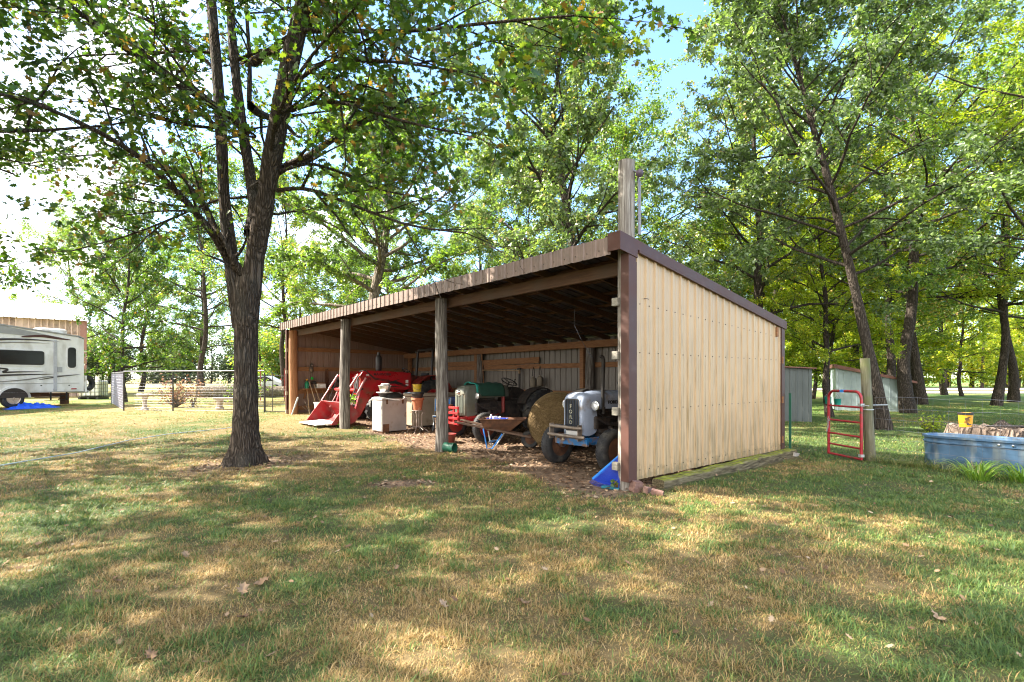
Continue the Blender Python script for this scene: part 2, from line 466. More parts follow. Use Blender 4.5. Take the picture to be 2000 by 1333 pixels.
def tan_metal(name, base, algae, k=1.0, streak=0.5, rough=0.45, splash=False):
    """painted ribbed steel; algae and rain streaks running down"""
    m, n, l, out = new_mat(name)
    p = n.new('ShaderNodeBsdfPrincipled'); p.inputs['Roughness'].default_value = rough
    t = n.new('ShaderNodeTexCoord'); mp_ = n.new('ShaderNodeMapping'); mp_.inputs['Scale'].default_value = (9, 9, 0.55)
    n1 = n.new('ShaderNodeTexNoise'); n1.inputs['Scale'].default_value = 2.2; n1.inputs['Detail'].default_value = 8; n1.inputs['Roughness'].default_value = 0.62
    n2 = n.new('ShaderNodeTexNoise'); n2.inputs['Scale'].default_value = 1.1; n2.inputs['Detail'].default_value = 4
    l.new(t.outputs['Object'], mp_.inputs[0]); l.new(mp_.outputs[0], n1.inputs['Vector']); l.new(t.outputs['Object'], n2.inputs['Vector'])
    sp = n.new('ShaderNodeSeparateXYZ'); l.new(t.outputs['Object'], sp.inputs[0])
    zr = n.new('ShaderNodeMapRange'); zr.inputs[1].default_value = 2.7; zr.inputs[2].default_value = 0.1; zr.inputs[3].default_value = -0.10; zr.inputs[4].default_value = 0.06
    l.new(sp.outputs['Z'], zr.inputs[0])
    a = n.new('ShaderNodeMath'); a.operation = 'ADD'; l.new(n1.outputs['Fac'], a.inputs[0]); l.new(zr.outputs[0], a.inputs[1])
    mr = n.new('ShaderNodeMapRange'); mr.inputs[1].default_value = 0.49; mr.inputs[2].default_value = 0.66; mr.inputs[4].default_value = streak
    l.new(a.outputs[0], mr.inputs[0])
    rp = ramp(n, [(0.3, tuple(c * 0.86 for c in base)), (0.7, base)]); l.new(n2.outputs['Fac'], rp.inputs[0])
    mxn = n.new('ShaderNodeMix'); mxn.data_type = 'RGBA'; mxn.inputs[7].default_value = (*algae, 1)
    l.new(mr.outputs[0], mxn.inputs[0]); l.new(rp.outputs[0], mxn.inputs[6]); col = mxn.outputs[2]
    if splash:   # rain-splashed soil on the lowest hand's breadth, and shallow dents in the sheet
        n3 = n.new('ShaderNodeTexNoise'); n3.inputs['Scale'].default_value = 11; n3.inputs['Detail'].default_value = 8; l.new(t.outputs['Object'], n3.inputs['Vector'])
        z2 = n.new('ShaderNodeMapRange'); z2.inputs[1].default_value = .55; z2.inputs[2].default_value = .12; z2.inputs[3].default_value = -.28; z2.inputs[4].default_value = .22; l.new(sp.outputs['Z'], z2.inputs[0])
        a2 = n.new('ShaderNodeMath'); a2.operation = 'ADD'; l.new(n3.outputs['Fac'], a2.inputs[0]); l.new(z2.outputs[0], a2.inputs[1])
        m3 = n.new('ShaderNodeMapRange'); m3.inputs[1].default_value = .5; m3.inputs[2].default_value = .75; m3.inputs[4].default_value = .7; l.new(a2.outputs[0], m3.inputs[0])
        mx3 = n.new('ShaderNodeMix'); mx3.data_type = 'RGBA'; mx3.inputs[7].default_value = (.20, .15, .075, 1); l.new(m3.outputs[0], mx3.inputs[0]); l.new(col, mx3.inputs[6]); col = mx3.outputs[2]
        n4 = n.new('ShaderNodeTexNoise'); n4.inputs['Scale'].default_value = 2.6; n4.inputs['Detail'].default_value = 2; l.new(t.outputs['Object'], n4.inputs['Vector'])
        bp = n.new('ShaderNodeBump'); bp.inputs['Strength'].default_value = .5; bp.inputs['Distance'].default_value = .02; l.new(n4.outputs['Fac'], bp.inputs['Height']); l.new(bp.outputs[0], p.inputs['Normal'])
    l.new(col, p.inputs['Base Color'])
    l.new(p.outputs[0], out.inputs['Surface'])
    return m
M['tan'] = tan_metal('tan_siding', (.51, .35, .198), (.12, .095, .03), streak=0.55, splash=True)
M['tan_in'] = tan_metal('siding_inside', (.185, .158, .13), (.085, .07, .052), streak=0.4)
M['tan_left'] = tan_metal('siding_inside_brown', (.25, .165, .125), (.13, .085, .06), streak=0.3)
M['fascia'] = mat_surf('fascia', [(0.3, (.19, .132, .108)), (0.7, (.26, .19, .158))], scale=3, rough=0.5, grime=(.12, .09, .075), gscale=3, gamt=(.5, .72), bump=0)
M['brown'] = mat_surf('brown_trim', [(0.3, (.062, .022, .014)), (0.7, (.082, .029, .019))], scale=3, rough=0.58, bump=0.03, grime=(.095, .045, .036), gscale=5, gamt=(.55, .8))
M['roof'] = mat_surf('roof_metal', [(0.3, (.05, .045, .05)), (0.7, (.09, .08, .085))], scale=2, rough=0.5, metal=0.3, bump=0)
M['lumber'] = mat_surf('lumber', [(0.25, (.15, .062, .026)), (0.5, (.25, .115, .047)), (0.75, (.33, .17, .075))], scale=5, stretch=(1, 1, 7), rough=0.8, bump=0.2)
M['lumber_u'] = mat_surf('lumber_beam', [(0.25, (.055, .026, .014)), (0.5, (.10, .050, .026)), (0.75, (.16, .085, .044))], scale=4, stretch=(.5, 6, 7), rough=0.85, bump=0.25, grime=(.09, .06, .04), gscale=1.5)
M['greywood'] = mat_surf('weathered_wood', [(0.33, (.075, .062, .05)), (0.48, (.22, .19, .165)), (0.62, (.42, .39, .35))], scale=6, stretch=(7, 7, .3), rough=0.9, bump=0.7, dist=0.02, detail=9)
M['polewood'] = mat_surf('pole_wood', [(0.34, (.035, .028, .024)), (0.49, (.12, .10, .085)), (0.64, (.30, .275, .245))], scale=6, stretch=(7, 7, .35), rough=0.9, bump=0.8, dist=0.025, detail=9)
M['redpost'] = mat_surf('treated_post', [(0.25, (.17, .07, .03)), (0.5, (.31, .14, .06)), (0.75, (.42, .22, .11))], scale=5, stretch=(6, 6, .4), rough=0.8, bump=0.5, dist=0.02, detail=8)
def moss_timber():
    """old squared timber; yellow-green moss grows on its upward face"""
    m, n, l, out = new_mat('mossy_timber')
    p = n.new('ShaderNodeBsdfPrincipled'); p.inputs['Roughness'].default_value = 0.95; p.inputs['Specular IOR Level'].default_value = 0.15
    t = n.new('ShaderNodeTexCoord'); mpn = n.new('ShaderNodeMapping'); mpn.inputs['Scale'].default_value = (6, .7, 6); n1 = n.new('ShaderNodeTexNoise'); n1.inputs['Scale'].default_value = 6; n1.inputs['Detail'].default_value = 8
    n2 = n.new('ShaderNodeTexNoise'); n2.inputs['Scale'].default_value = 7; n2.inputs['Detail'].default_value = 7
    l.new(t.outputs['Object'], mpn.inputs[0]); l.new(mpn.outputs[0], n1.inputs['Vector']); l.new(t.outputs['Object'], n2.inputs['Vector'])
    rp = ramp(n, [(0.3, (.05, .04, .025)), (0.5, (.13, .105, .06)), (0.7, (.22, .18, .11))]); l.new(n1.outputs['Fac'], rp.inputs[0])
    rm = ramp(n, [(0.3, (.09, .10, .018)), (0.5, (.17, .19, .022)), (0.7, (.26, .275, .045))]); l.new(n2.outputs['Fac'], rm.inputs[0])
    g = n.new('ShaderNodeNewGeometry'); sp = n.new('ShaderNodeSeparateXYZ'); l.new(g.outputs['True Normal'], sp.inputs[0])
    a = n.new('ShaderNodeMath'); a.operation = 'MULTIPLY_ADD'; a.inputs[1].default_value = 0.9; l.new(n2.outputs['Fac'], a.inputs[0]); l.new(sp.outputs['Z'], a.inputs[2])
    mr = n.new('ShaderNodeMapRange'); mr.inputs[1].default_value = 1.02; mr.inputs[2].default_value = 1.48; l.new(a.outputs[0], mr.inputs[0])
    mxn = n.new('ShaderNodeMix'); mxn.data_type = 'RGBA'; l.new(mr.outputs[0], mxn.inputs[0]); l.new(rp.outputs[0], mxn.inputs[6]); l.new(rm.outputs[0], mxn.inputs[7]); l.new(mxn.outputs[2], p.inputs['Base Color'])
    bp = n.new('ShaderNodeBump'); bp.inputs['Strength'].default_value = 0.9; bp.inputs['Distance'].default_value = 0.02; l.new(n1.outputs['Fac'], bp.inputs['Height']); l.new(bp.outputs[0], p.inputs['Normal'])
    l.new(p.outputs[0], out.inputs['Surface']); return m
M['mosswood'] = moss_timber()
M['block'] = mat_surf('block_wood', [(0.3, (.20, .18, .145)), (0.7, (.33, .30, .25))], scale=9, stretch=(1, 1, 4), rough=.9, bump=.3)
M['brick'] = mat_surf('brick', [(0.3, (.13, .065, .05)), (0.7, (.23, .135, .11))], scale=20, rough=0.95, bump=0.5)
M['stone'] = mat_surf('stone', [(0.3, (.32, .27, .22)), (0.7, (.50, .44, .37))], scale=9, rough=0.95, bump=0.5)
M['black'] = mat_surf('rubber', [(0.3, (.012, .012, .014)), (0.7, (.035, .035, .038))], scale=10, rough=0.75, bump=0.1, grime=(.09, .08, .065), gscale=5, gamt=(.52, .75))
M['dark'] = mat_surf('dark_iron', [(0.3, (.010, .010, .011)), (0.7, (.045, .038, .032))], scale=8, rough=0.6, metal=0.4, bump=0.15)
M['engine'] = mat_surf('engine', [(0.3, (.02, .018, .018)), (0.55, (.06, .05, .045)), (0.75, (.12, .07, .045))], scale=9, rough=0.6, metal=0.3, bump=0.3)
M['fordgrey'] = mat_surf('grey_blue_paint', [(0.3, (.25, .295, .40)), (0.7, (.33, .385, .50))], scale=3, rough=0.34, bump=0.02, coat=0.1, grime=(.15, .115, .085), gscale=5, gamt=(.53, .74))
M['fordblue'] = mat_surf('worn_blue_paint', [(0.3, (.012, .11, .30)), (0.7, (.02, .17, .42))], scale=5, rough=0.4, grime=(.16, .10, .07), gscale=7, gamt=(.47, .6))
M['oldgrey'] = mat_surf('old_grey_paint', [(0.3, (.095, .10, .080)), (0.7, (.15, .155, .125))], scale=4, rough=0.42, bump=0.03, coat=0.1, grime=(.12, .09, .05), gscale=3, gamt=(.52, .75))
M['red'] = mat_surf('red_paint', [(0.3, (.33, .008, .014)), (0.7, (.45, .014, .022))], scale=3, rough=0.3, bump=0.02, coat=0.15, grime=(.16, .055, .035), gscale=4, gamt=(.50, .74))
M['bucket_red'] = mat_surf('worn_red_bucket', [(0.3, (.24, .010, .014)), (0.7, (.36, .016, .020))], scale=4, rough=0.5, bump=0.1, grime=(.17, .12, .10), gscale=5, gamt=(.44, .9))
M['dullred'] = mat_surf('dull_red_paint', [(0.3, (.20, .022, .020)), (0.7, (.34, .04, .032))], scale=5, rough=0.45, grime=(.10, .05, .03), gscale=5)
M['rust'] = mat_surf('rust', [(0.25, (.045, .022, .014)), (0.5, (.11, .048, .025)), (0.75, (.20, .09, .042))], scale=7, rough=0.85, bump=0.3)
M['rustgrey'] = mat_surf('rusty_steel', [(0.25, (.11, .085, .07)), (0.5, (.22, .175, .14)), (0.75, (.33, .27, .22))], scale=7, rough=0.55, metal=0.5, bump=0.2)
M['chrome'] = mat_surf('chrome', [(0.3, (.72, .74, .78)), (0.7, (.9, .9, .92))], scale=3, rough=0.14, metal=1.0, bump=0)
M['white'] = mat_surf('white_enamel', [(0.3, (.62, .60, .58)), (0.7, (.75, .74, .72))], scale=2, rough=0.35, bump=0, grime=(.34, .25, .18), gscale=3, gamt=(.58, .75))
M['appl_shaded'] = mat_surf('appliance_shaded', [(0.3, (.30, .26, .24)), (0.7, (.39, .345, .32))], scale=2, rough=0.45, bump=0, grime=(.20, .10, .05), gscale=3.2, gamt=(.60, .72))  # white freezer's unlit faces, their shade put into the colour
M['cream'] = mat_surf('cream_enamel', [(0.3, (.31, .245, .175)), (0.7, (.40, .325, .24))], scale=2, rough=0.4, bump=0, grime=(.22, .15, .09), gscale=3, gamt=(.56, .75))
M['plasticw'] = mat_surf('white_plastic', [(0.3, (.66, .66, .64)), (0.7, (.78, .78, .76))], scale=3, rough=0.45, bump=0, grime=(.45, .4, .33), gscale=3)
M['hay'] = mat_surf('hay', [(0.2, (.06, .036, .014)), (0.45, (.13, .082, .032)), (0.7, (.22, .15, .065))], scale=30, rough=0.95, bump=1.0, dist=0.03, detail=8)
M['green_cloth'] = mat_surf('green_cloth', [(0.3, (.010, .045, .030)), (0.7, (.018, .072, .048))], scale=6, rough=0.85, bump=0.3)
M['teal'] = mat_surf('teal_cloth', [(0.3, (.01, .22, .17)), (0.7, (.02, .31, .25))], scale=6, rough=0.7)
M['green_pl'] = mat_surf('green_plastic', [(0.3, (.012, .075, .045)), (0.7, (.022, .12, .075))], scale=4, rough=0.4, bump=0.03)
M['lime'] = mat_surf('lime_leaf', [(0.3, (.22, .42, .02)), (0.7, (.35, .58, .05))], scale=4, rough=0.5, bump=0)
M['blue_pl'] = mat_surf('blue_plastic', [(0.3, (.008, .035, .36)), (0.7, (.012, .055, .50))], scale=4, rough=0.4, bump=0)
M['blue_rib'] = mat_surf('bright_blue_plastic', [(0.3, (.02, .19, .62)), (0.7, (.03, .25, .72))], scale=4, rough=0.4, bump=0)
M['blue_tarp'] = mat_surf('blue_tarp', [(0.3, (.01, .08, .62)), (0.7, (.02, .13, .80))], scale=9, rough=0.4, bump=0.3)
M['yellow'] = mat_surf('yellow_plastic', [(0.3, (.62, .40, .02)), (0.7, (.76, .52, .04))], scale=4, rough=0.4, bump=0, grime=(.3, .2, .05), gscale=4, gamt=(.6, .8))
M['amber'] = mat_surf('amber_plastic', [(0.3, (.62, .28, .012)), (0.7, (.74, .36, .02))], scale=4, rough=0.4, bump=0, grime=(.12, .06, .02), gscale=5, gamt=(.6, .7))
M['terra'] = mat_surf('terracotta', [(0.3, (.34, .10, .045)), (0.7, (.46, .155, .075))], scale=8, rough=0.85, bump=0.15, grime=(.5, .4, .32), gscale=6, gamt=(.6, .75))
M['steel'] = mat_surf('pot_steel', [(0.3, (.50, .48, .46)), (0.7, (.68, .66, .64))], scale=4, rough=0.3, metal=0.9, bump=0.02)
M['galv'] = mat_surf('galvanised', [(0.3, (.34, .37, .385)), (0.7, (.46, .49, .50))], scale=4, rough=0.5, metal=0.25, bump=0.05, grime=(.22, .21, .19), gscale=1.5)
M['shedblue'] = mat_surf('pale_blue_metal', [(0.3, (.24, .30, .315)), (0.7, (.31, .375, .385))], scale=3, rough=0.5, bump=0)
M['shedgrey'] = mat_surf('grey_metal', [(0.3, (.075, .088, .088)), (0.7, (.115, .13, .13))], scale=2, stretch=(4, 4, .6), rough=0.55, metal=0.2, bump=0)
M['rustroof'] = mat_surf('rusty_roof', [(0.3, (.13, .055, .042)), (0.7, (.24, .11, .085))], scale=3, stretch=(1, 6, 1), rough=0.7)
M['tank'] = mat_surf('stock_tank', [(0.3, (.055, .115, .205)), (0.7, (.085, .165, .275))], scale=2.5, rough=0.42, metal=0.35, bump=0.03, grime=(.20, .235, .25), gscale=5, gamt=(.48, .72), gstretch=(1.6, 1.6, .35))
M['rail_red'] = mat_surf('gate_red', [(0.3, (.30, .012, .022)), (0.7, (.40, .022, .035))], scale=5, rough=0.35, bump=0.02, grime=(.12, .045, .03), gscale=9, gamt=(.52, .66))
M['wire'] = mat_surf('wire', [(0.3, (.10, .105, .13)), (0.7, (.17, .175, .20))], scale=20, rough=0.4, metal=0.8, bump=0)
M['wire_side'] = mat_surf('mesh_side', [(0.3, (.34, .34, .42)), (0.7, (.46, .46, .54))], scale=20, rough=0.5, metal=0.4, bump=0)
M['wire_lt'] = mat_surf('galvanised_mesh', [(0.3, (.17, .17, .20)), (0.7, (.25, .25, .28))], scale=20, rough=0.45, metal=0.6, bump=0)
M['blackmetal'] = mat_surf('black_metal', [(0.3, (.012, .011, .012)), (0.7, (.03, .026, .025))], scale=8, rough=0.5, bump=0)
M['camper'] = mat_surf('camper_white', [(0.3, (.70, .69, .67)), (0.7, (.80, .79, .77))], scale=2, rough=0.3, bump=0, grime=(.40, .37, .31), gscale=1.6, gamt=(.5, .75), coat=0.2, gstretch=(1, 1, .5))
M['camper_grey'] = mat_surf('camper_grey', [(0.3, (.28, .275, .27)), (0.7, (.36, .355, .35))], scale=2, rough=0.4, bump=0)
M['decal'] = mat_surf('decal_dark', [(0.3, (.022, .017, .017)), (0.7, (.04, .03, .03))], scale=4, rough=0.4, bump=0)
M['decal_tan'] = mat_surf('decal_grey', [(0.3, (.15, .14, .125)), (0.7, (.20, .19, .17))], scale=4, rough=0.4, bump=0)
M['decal_red'] = mat_surf('decal_maroon', [(0.3, (.055, .018, .018)), (0.7, (.08, .03, .028))], scale=4, rough=0.4, bump=0)
M['glass'] = mat_surf('dark_glass', [(0.3, (.008, .009, .010)), (0.7, (.018, .018, .018))], scale=1.5, rough=0.12, spec=0.25, bump=0)
M['bldg'] = mat_surf('building_wall', [(0.3, (.60, .43, .34)), (0.7, (.66, .49, .39))], scale=2, rough=0.6, bump=0)
M['whiteroof'] = mat_surf('white_roof', [(0.3, (.72, .73, .76)), (0.7, (.80, .81, .83))], scale=2, rough=0.4, bump=0)
M['concrete'] = mat_surf('concrete', [(0.3, (.36, .30, .25)), (0.7, (.50, .43, .37))], scale=12, rough=0.95, bump=0.3)
M['stump'] = mat_bark('stump_wood', (.035, .024, .019), (.165, .125, .10), scale=11, zs=.35)
M['bark_oak'] = mat_bark('oak_bark', (.034, .025, .019), (.098, .075, .058), scale=24, zs=.15, bump=1.0, moss=(.105, .10, .085))
M['bark'] = mat_bark('bark', (.028, .022, .018), (.082, .066, .054), scale=30, zs=.16, bump=0.9)
M['bark_lt'] = mat_bark('pale_bark', (.07, .058, .045), (.21, .175, .14), scale=15, zs=.2, bump=0.8, moss=(.10, .10, .05))
M['wood_handle'] = mat_surf('tool_handle', [(0.3, (.26, .17, .09)), (0.7, (.42, .30, .18))], scale=6, stretch=(1, 1, .2), rough=0.7)
M['lamp'] = mat_surf('lamp_glass', [(0.3, (.55, .56, .58)), (0.7, (.78, .78, .78))], scale=6, rough=0.08, spec=0.9, bump=0.1, bscale=40)
M['gravel'] = mat_surf('pale_gravel', [(0.3, (.40, .35, .32)), (0.7, (.54, .48, .45))], scale=2, rough=0.95, bump=0)
M['pinkgravel'] = mat_surf('pink_gravel', [(0.3, (.40, .27, .235)), (0.7, (.50, .36, .32))], scale=2, rough=0.95, bump=0)
M['dryfield'] = mat_surf('dry_field', [(0.3, (.15, .155, .055)), (0.55, (.25, .215, .09)), (0.75, (.32, .26, .125))], scale=.25, rough=0.95, bump=0, detail=9)
M['hose'] = mat_surf('hose', [(0.3, (.28, .36, .42)), (0.7, (.40, .48, .54))], scale=6, rough=0.4, bump=0)
M['carw'] = mat_surf('car_white', flat2((.75, .76, .78)), scale=3, rough=0.25, bump=0, coat=0.4)
M['carr'] = mat_surf('car_red', flat2((.45, .03, .03)), scale=3, rough=0.25, bump=0, coat=0.4)
# leaves
M['leaf_oak'] = mat_leaf('oak_leaf', [(0.0, (.030, .068, .016)), (0.45, (.056, .110, .020)), (0.8, (.095, .155, .024)), (0.95, (.19, .21, .03)), (0.99, (.20, .11, .035))], (1.5, 1.7, .6), tmix=.40, rough=.38)
M['leaf_mid'] = mat_leaf('green_leaf', [(0.0, (0.045, 0.079, 0.02)), (0.45, (0.132, 0.218, 0.048)), (0.8, (0.201, 0.287, 0.063)), (0.95, (0.322, 0.356, 0.069)), (0.985, (0.414, 0.276, 0.092))], (1.6, 1.8, .55), tmix=0.38, rough=.40, spec=.8)
M['leaf_grey'] = mat_leaf('greygreen_leaf', [(0.0, (0.054, 0.083, 0.036)), (0.45, (0.156, 0.222, 0.09)), (0.8, (0.228, 0.3, 0.12)), (0.96, (0.324, 0.36, 0.108)), (0.985, (0.456, 0.288, 0.132))], (1.5, 1.7, .6), tmix=0.36, rough=.36, spec=1.0)
M['leaf_yel'] = mat_leaf('yellow_green_leaf', [(0.0, (0.108, 0.154, 0.017)), (0.45, (0.253, 0.33, 0.031)), (0.8, (0.363, 0.418, 0.039)), (0.97, (0.528, 0.44, 0.044))], (1.6, 1.7, .45), tmix=0.46, rough=.45)
M['leaf_far'] = mat_leaf('far_leaf', [(0.0, (.045, .075, .045)), (0.5, (.085, .125, .06)), (0.9, (.15, .185, .07))], (1.3, 1.5, .7), tmix=.3, rough=.6)
M['leaf_dead'] = mat_leaf('dead_leaf', [(0.0, (.18, .085, .045)), (0.5, (.32, .17, .10)), (0.9, (.42, .26, .17))], (1.2, 1.1, .8), tmix=.25, rough=.7)
M['leaf_lily'] = mat_leaf('lily_leaf', [(0.0, (.10, .20, .03)), (0.6, (.18, .30, .045)), (0.9, (.28, .36, .06)), (0.97, (.40, .33, .16))], (1.4, 1.5, .5), tmix=.35, rough=.4)
# ------------------------------------------------------------------ ground: one sheet to the horizon
def ground():
    xs = np.unique(np.concatenate([np.arange(-24, 16, .2), np.arange(-60, -24, 2.0), np.arange(16, 60, 2.0), np.array([-900, -500, -300, -180, -120, -90, -75, 75, 90, 120, 180, 300, 500, 900])]))
    ys = np.unique(np.concatenate([np.arange(-2, 26, .2), np.arange(26, 70, 2.0), np.array([-900, -400, -150, -60, -30, -12, -6, 80, 95, 115, 150, 220, 330, 500, 900])]))
    X, Y = np.meshgrid(xs, ys); nx, ny = len(xs), len(ys)
    v = np.stack([X.ravel(), Y.ravel(), gz(X.ravel(), Y.ravel())], 1)
    i = np.arange(nx * ny).reshape(ny, nx)
    f = np.stack([i[:-1, :-1].ravel(), i[:-1, 1:].ravel(), i[1:, 1:].ravel(), i[1:, :-1].ravel()], 1)
    me = np_mesh('ground', v, [f], M['ground'], {'bare': bare_mask(v[:, 0], v[:, 1]), 'dry': dry_mask(v[:, 0], v[:, 1])}, smooth=True)
    kind(link('ground', me), 'structure')
ground()

def land_patch(name, poly, mat, dz):
    """an irregular sheet lying a few mm over the ground"""
    mb = MB(); c = (sum(p[0] for p in poly) / len(poly), sum(p[1] for p in poly) / len(poly))
    rings = [poly] + [[(c[0] + (p[0] - c[0]) * k, c[1] + (p[1] - c[1]) * k) for p in poly] for k in (.75, .5, .25)]
    n = len(poly); vs = []
    for rg in rings: vs += [(x, y, G(x, y) + dz) for x, y in rg]
    vs.append((c[0], c[1], G(*c) + dz)); fs = []
    for r in range(3):
        for j in range(n): fs.append((r * n + j, r * n + (j + 1) % n, (r + 1) * n + (j + 1) % n, (r + 1) * n + j))
    for j in range(n): fs.append((3 * n + j, 3 * n + (j + 1) % n, 4 * n))
    mb.add(vs, fs); return kind(mb.build(name, mat, smooth=True, angle=180), 'structure')

def rough_poly(x0, x1, y0, y1, n, jit, seed):
    rnd = random.Random(seed); p = []
    for i in range(n): p.append((x0 + (x1 - x0) * i / (n - 1), y0 + rnd.uniform(-jit, jit)))
    for i in range(n): p.append((x1 - (x1 - x0) * i / (n - 1), y1 + rnd.uniform(-jit, jit)))
    return p
land_patch('hay_field', rough_poly(-110, -8, 62, 104, 24, 1.2, 3), M['dryfield'], .06)
land_patch('gravel_road', rough_poly(34, 110, 50, 58, 24, .4, 4), M['gravel'], .05)
land_patch('bare_lot', rough_poly(34, 115, 62, 76, 24, .6, 5), M['pinkgravel'], .05)

# ------------------------------------------------------------------ the pole shed
shed = thing('pole_shed', 'open fronted pole shed with tan ribbed metal end wall, full of tractors', 'shed', SO, S_RZ)
U0, U1, D = -0.045, 15.28, 5.02
def zr(v): return 3.60 - 0.158 * (v + 0.30)
def L(u, v, z): return (-u, v, z)

def rib_profile(length, pitch=.2286, h=.021, minor=True):
    p = [(0, 0)]; s = pitch * .35
    while s + .05 < length:
        p += [(s - .030, 0), (s - .018, h), (s + .018, h), (s + .030, 0)]
        if minor:
            for q in (.4, .7):
                m = s + pitch * q
                if m + .02 < length: p += [(m - .012, 0), (m, h * .22), (m + .012, 0)]
        s += pitch
    p.append((length, 0)); return p

def sheet(mb, org, along, out, length, zb, zt, pitch=.2286, h=.021, minor=True):
    """ribbed sheet standing on org->along, ribs towards out, zb/zt functions of the distance"""
    org, along, out = Vector(org), Vector(along), Vector(out)
    pr = rib_profile(length, pitch, h, minor); vs = []
    for s, o in pr:
        b = org + along * s + out * o
        vs += [(b.x, b.y, zb(s)), (b.x, b.y, zt(s))]
    mb.add(vs, [(2 * i, 2 * i + 2, 2 * i + 3, 2 * i + 1) for i in range(len(pr) - 1)])

# end wall (right), back wall, far end wall
mb = MB(); xw = -U0
sheet(mb, (xw, .02, 0), (0, 1, 0), (1, 0, 0), D - .04, lambda s: .135, lambda s: zr(s) - .12)
wall_r = mb.build('wall', M['tan'], shed)
wall_r['label'] = 'tan ribbed metal end wall streaked with green algae'
mb = MB()
for row, z0, sl in ((0, 2.68, -.05), (1, 1.97, 0), (2, 1.14, 0), (3, .27, -.01)):
    s = .2286 * .35
    while s < D - .1:
        mb.box((xw + .004, .02 + s + .075, z0 + sl * s), (.010, .011, .011), Matrix.Rotation(PI / 4, 3, 'X')); s += .2286
mb.build('screw', M['dark'], wall_r)['kind'] = 'stuff'
mb = MB()
for k in (4, 8, 12, 16, 20):   # lapped edges of the sheets beside every fourth rib
    y = .02 + .2286 * (.35 + k) + .036; mb.box((xw + .002, y, .135 + (zr(y) - .255) / 2), (.004, .004, zr(y) - .257))
mb.build('lap_seam', M['tan'], wall_r)
mb = MB(); mb.box((xw + .02, .35, 2.76), (.04, .006, .006)); mb.box((xw + .02, .30, 2.765), (.006, .1, .006))
mb.build('hook', M['dark'], wall_r)
mb = MB()
sheet(mb, (-U1 + .02, D, 0), (1, 0, 0), (0, 1, 0), U1 - U0 - .04, lambda s: .13 + .1 * (1 - s / 15), lambda s: zr(D) - .015)
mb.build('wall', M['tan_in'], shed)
mb = MB()
sheet(mb, (-U1, .02, 0), (0, 1, 0), (-1, 0, 0), D - .02, lambda s: .26, lambda s: zr(s) - .06)
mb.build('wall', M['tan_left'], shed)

# roof: ribs run down the slope
mb = MB()
x0, x1 = -U1 - .06, -U0 + .04
pr = rib_profile(x1 - x0, minor=False); vs = []
for s, o in pr:
    for v in (-.31, D + .12): vs.append((x0 + s, v, zr(v) + o))
mb.add(vs, [(2 * i, 2 * i + 2, 2 * i + 3, 2 * i + 1) for i in range(len(pr) - 1)])
mb.build('roof', M['roof'], shed)
# fascia: short ribbed skirt along the front
mb = MB(); sheet(mb, (-U1 - .04, -.315, 0), (1, 0, 0), (0, -1, 0), U1 - U0 - .10, lambda s: 3.345, lambda s: 3.60)
fa = mb.build('fascia', M['fascia'], shed)
mb = MB(); s = .2286 * .35
while s < U1 - .1:
    mb.box((-U1 - .04 + s + .08, -.318, 3.43), (.014, .010, .014)); s += .2286
mb.build('screw', M['dark'], fa)['kind'] = 'stuff'
# rake trim over the end wall, with its turned corner on the fascia
mb = MB()
poly = [(-.335, zr(-.335) - .225), (-.335, zr(-.335) + .035), (D + .14, zr(D + .14) + .035), (D + .14, zr(D + .14) - .11), (.06, zr(.06) - .11), (.06, zr(.06) - .225)]
mb.prism(poly, xw + .030, xw + .052)
mb.box((xw - .055, -.342, zr(-.335) - .095), (.215, .014, .26))
mb.prism([(-.33, zr(-.33) + .022), (-.33, zr(-.33) + .036), (D + .14, zr(D + .14) + .036), (D + .14, zr(D + .14) + .022)], xw - .10, xw + .029)
mb.prism([(.09, zr(.09) - .145), (.09, zr(.09) - .112), (D + .1, zr(D + .1) - .112), (D + .1, zr(D + .1) - .145)], xw + .026, xw + .062)
mb.build('rake_trim', M['brown'], shed, bevel=.004)
mb = MB()
mb.box((xw - .030, -.130, 1.75), (.135, .012, 3.24)); mb.box((xw + .034, -.050, 1.745), (.012, .166, 3.23)); mb.box((xw + .027, .048, 1.7), (.012, .03, 3.13))
mb.build('corner_trim', M['brown'], shed, bevel=.003)
mb = MB()
mb.box((xw + .032, D - .01, 1.46), (.016, .15, 2.66)); mb.box((xw - .05, D + .028, 1.46), (.17, .012, 2.66))
mb.build('corner_trim', M['brown'], shed, bevel=.003)
mb = MB(); mb.box((-U1 - .005, -.04, 1.83), (.03, .16, 3.10)); mb.box((-U1 + .05, -.125, 1.83), (.12, .012, 3.10))
mb.build('corner_trim', M['brown'], shed, bevel=.003)

def log_post(u, v, zb, zt, r, mat, seed, lean=0, knots=True):
    rnd = random.Random(seed); mb = MB(); secs = []; n = 18; k = 16
    ph = [rnd.uniform(0, 6.28) for _ in range(3)]
    for i in range(k + 1):
        t = i / k; z = zb + (zt - zb) * t
        ox = .012 * math.sin(2.2 * t * 3 + ph[0]); oy = .01 * math.sin(5 * t + ph[1]); rr = r * (1.06 - .10 * t)
        secs.append([(-u + ox + lean * t + rr * (1 + .035 * math.sin(3 * q + ph[2] + t * 2) + .02 * rnd.uniform(-1, 1)) * math.cos(q),
                      v + oy + rr * (1 + .035 * math.sin(3 * q + ph[2] + t * 2) + .02 * rnd.uniform(-1, 1)) * math.sin(q), z) for q in [2 * PI * j / n for j in range(n)]])
    mb.loft(secs); return mb.build('post', mat, shed, smooth=True, angle=60)
p0 = log_post(.09, .035, -.06, 4.74, .122, M['greywood'], 1); p0['label'] = 'tall grey corner pole that rises far above the roof'
log_post(5.0, .03, -.05, 3.33, .133, M['polewood'], 2)
log_post(10.24, .03, .05, 3.33, .145, M['polewood'], 3)
log_post(14.98, .05, .22, 3.33, .15, M['redpost'], 4)
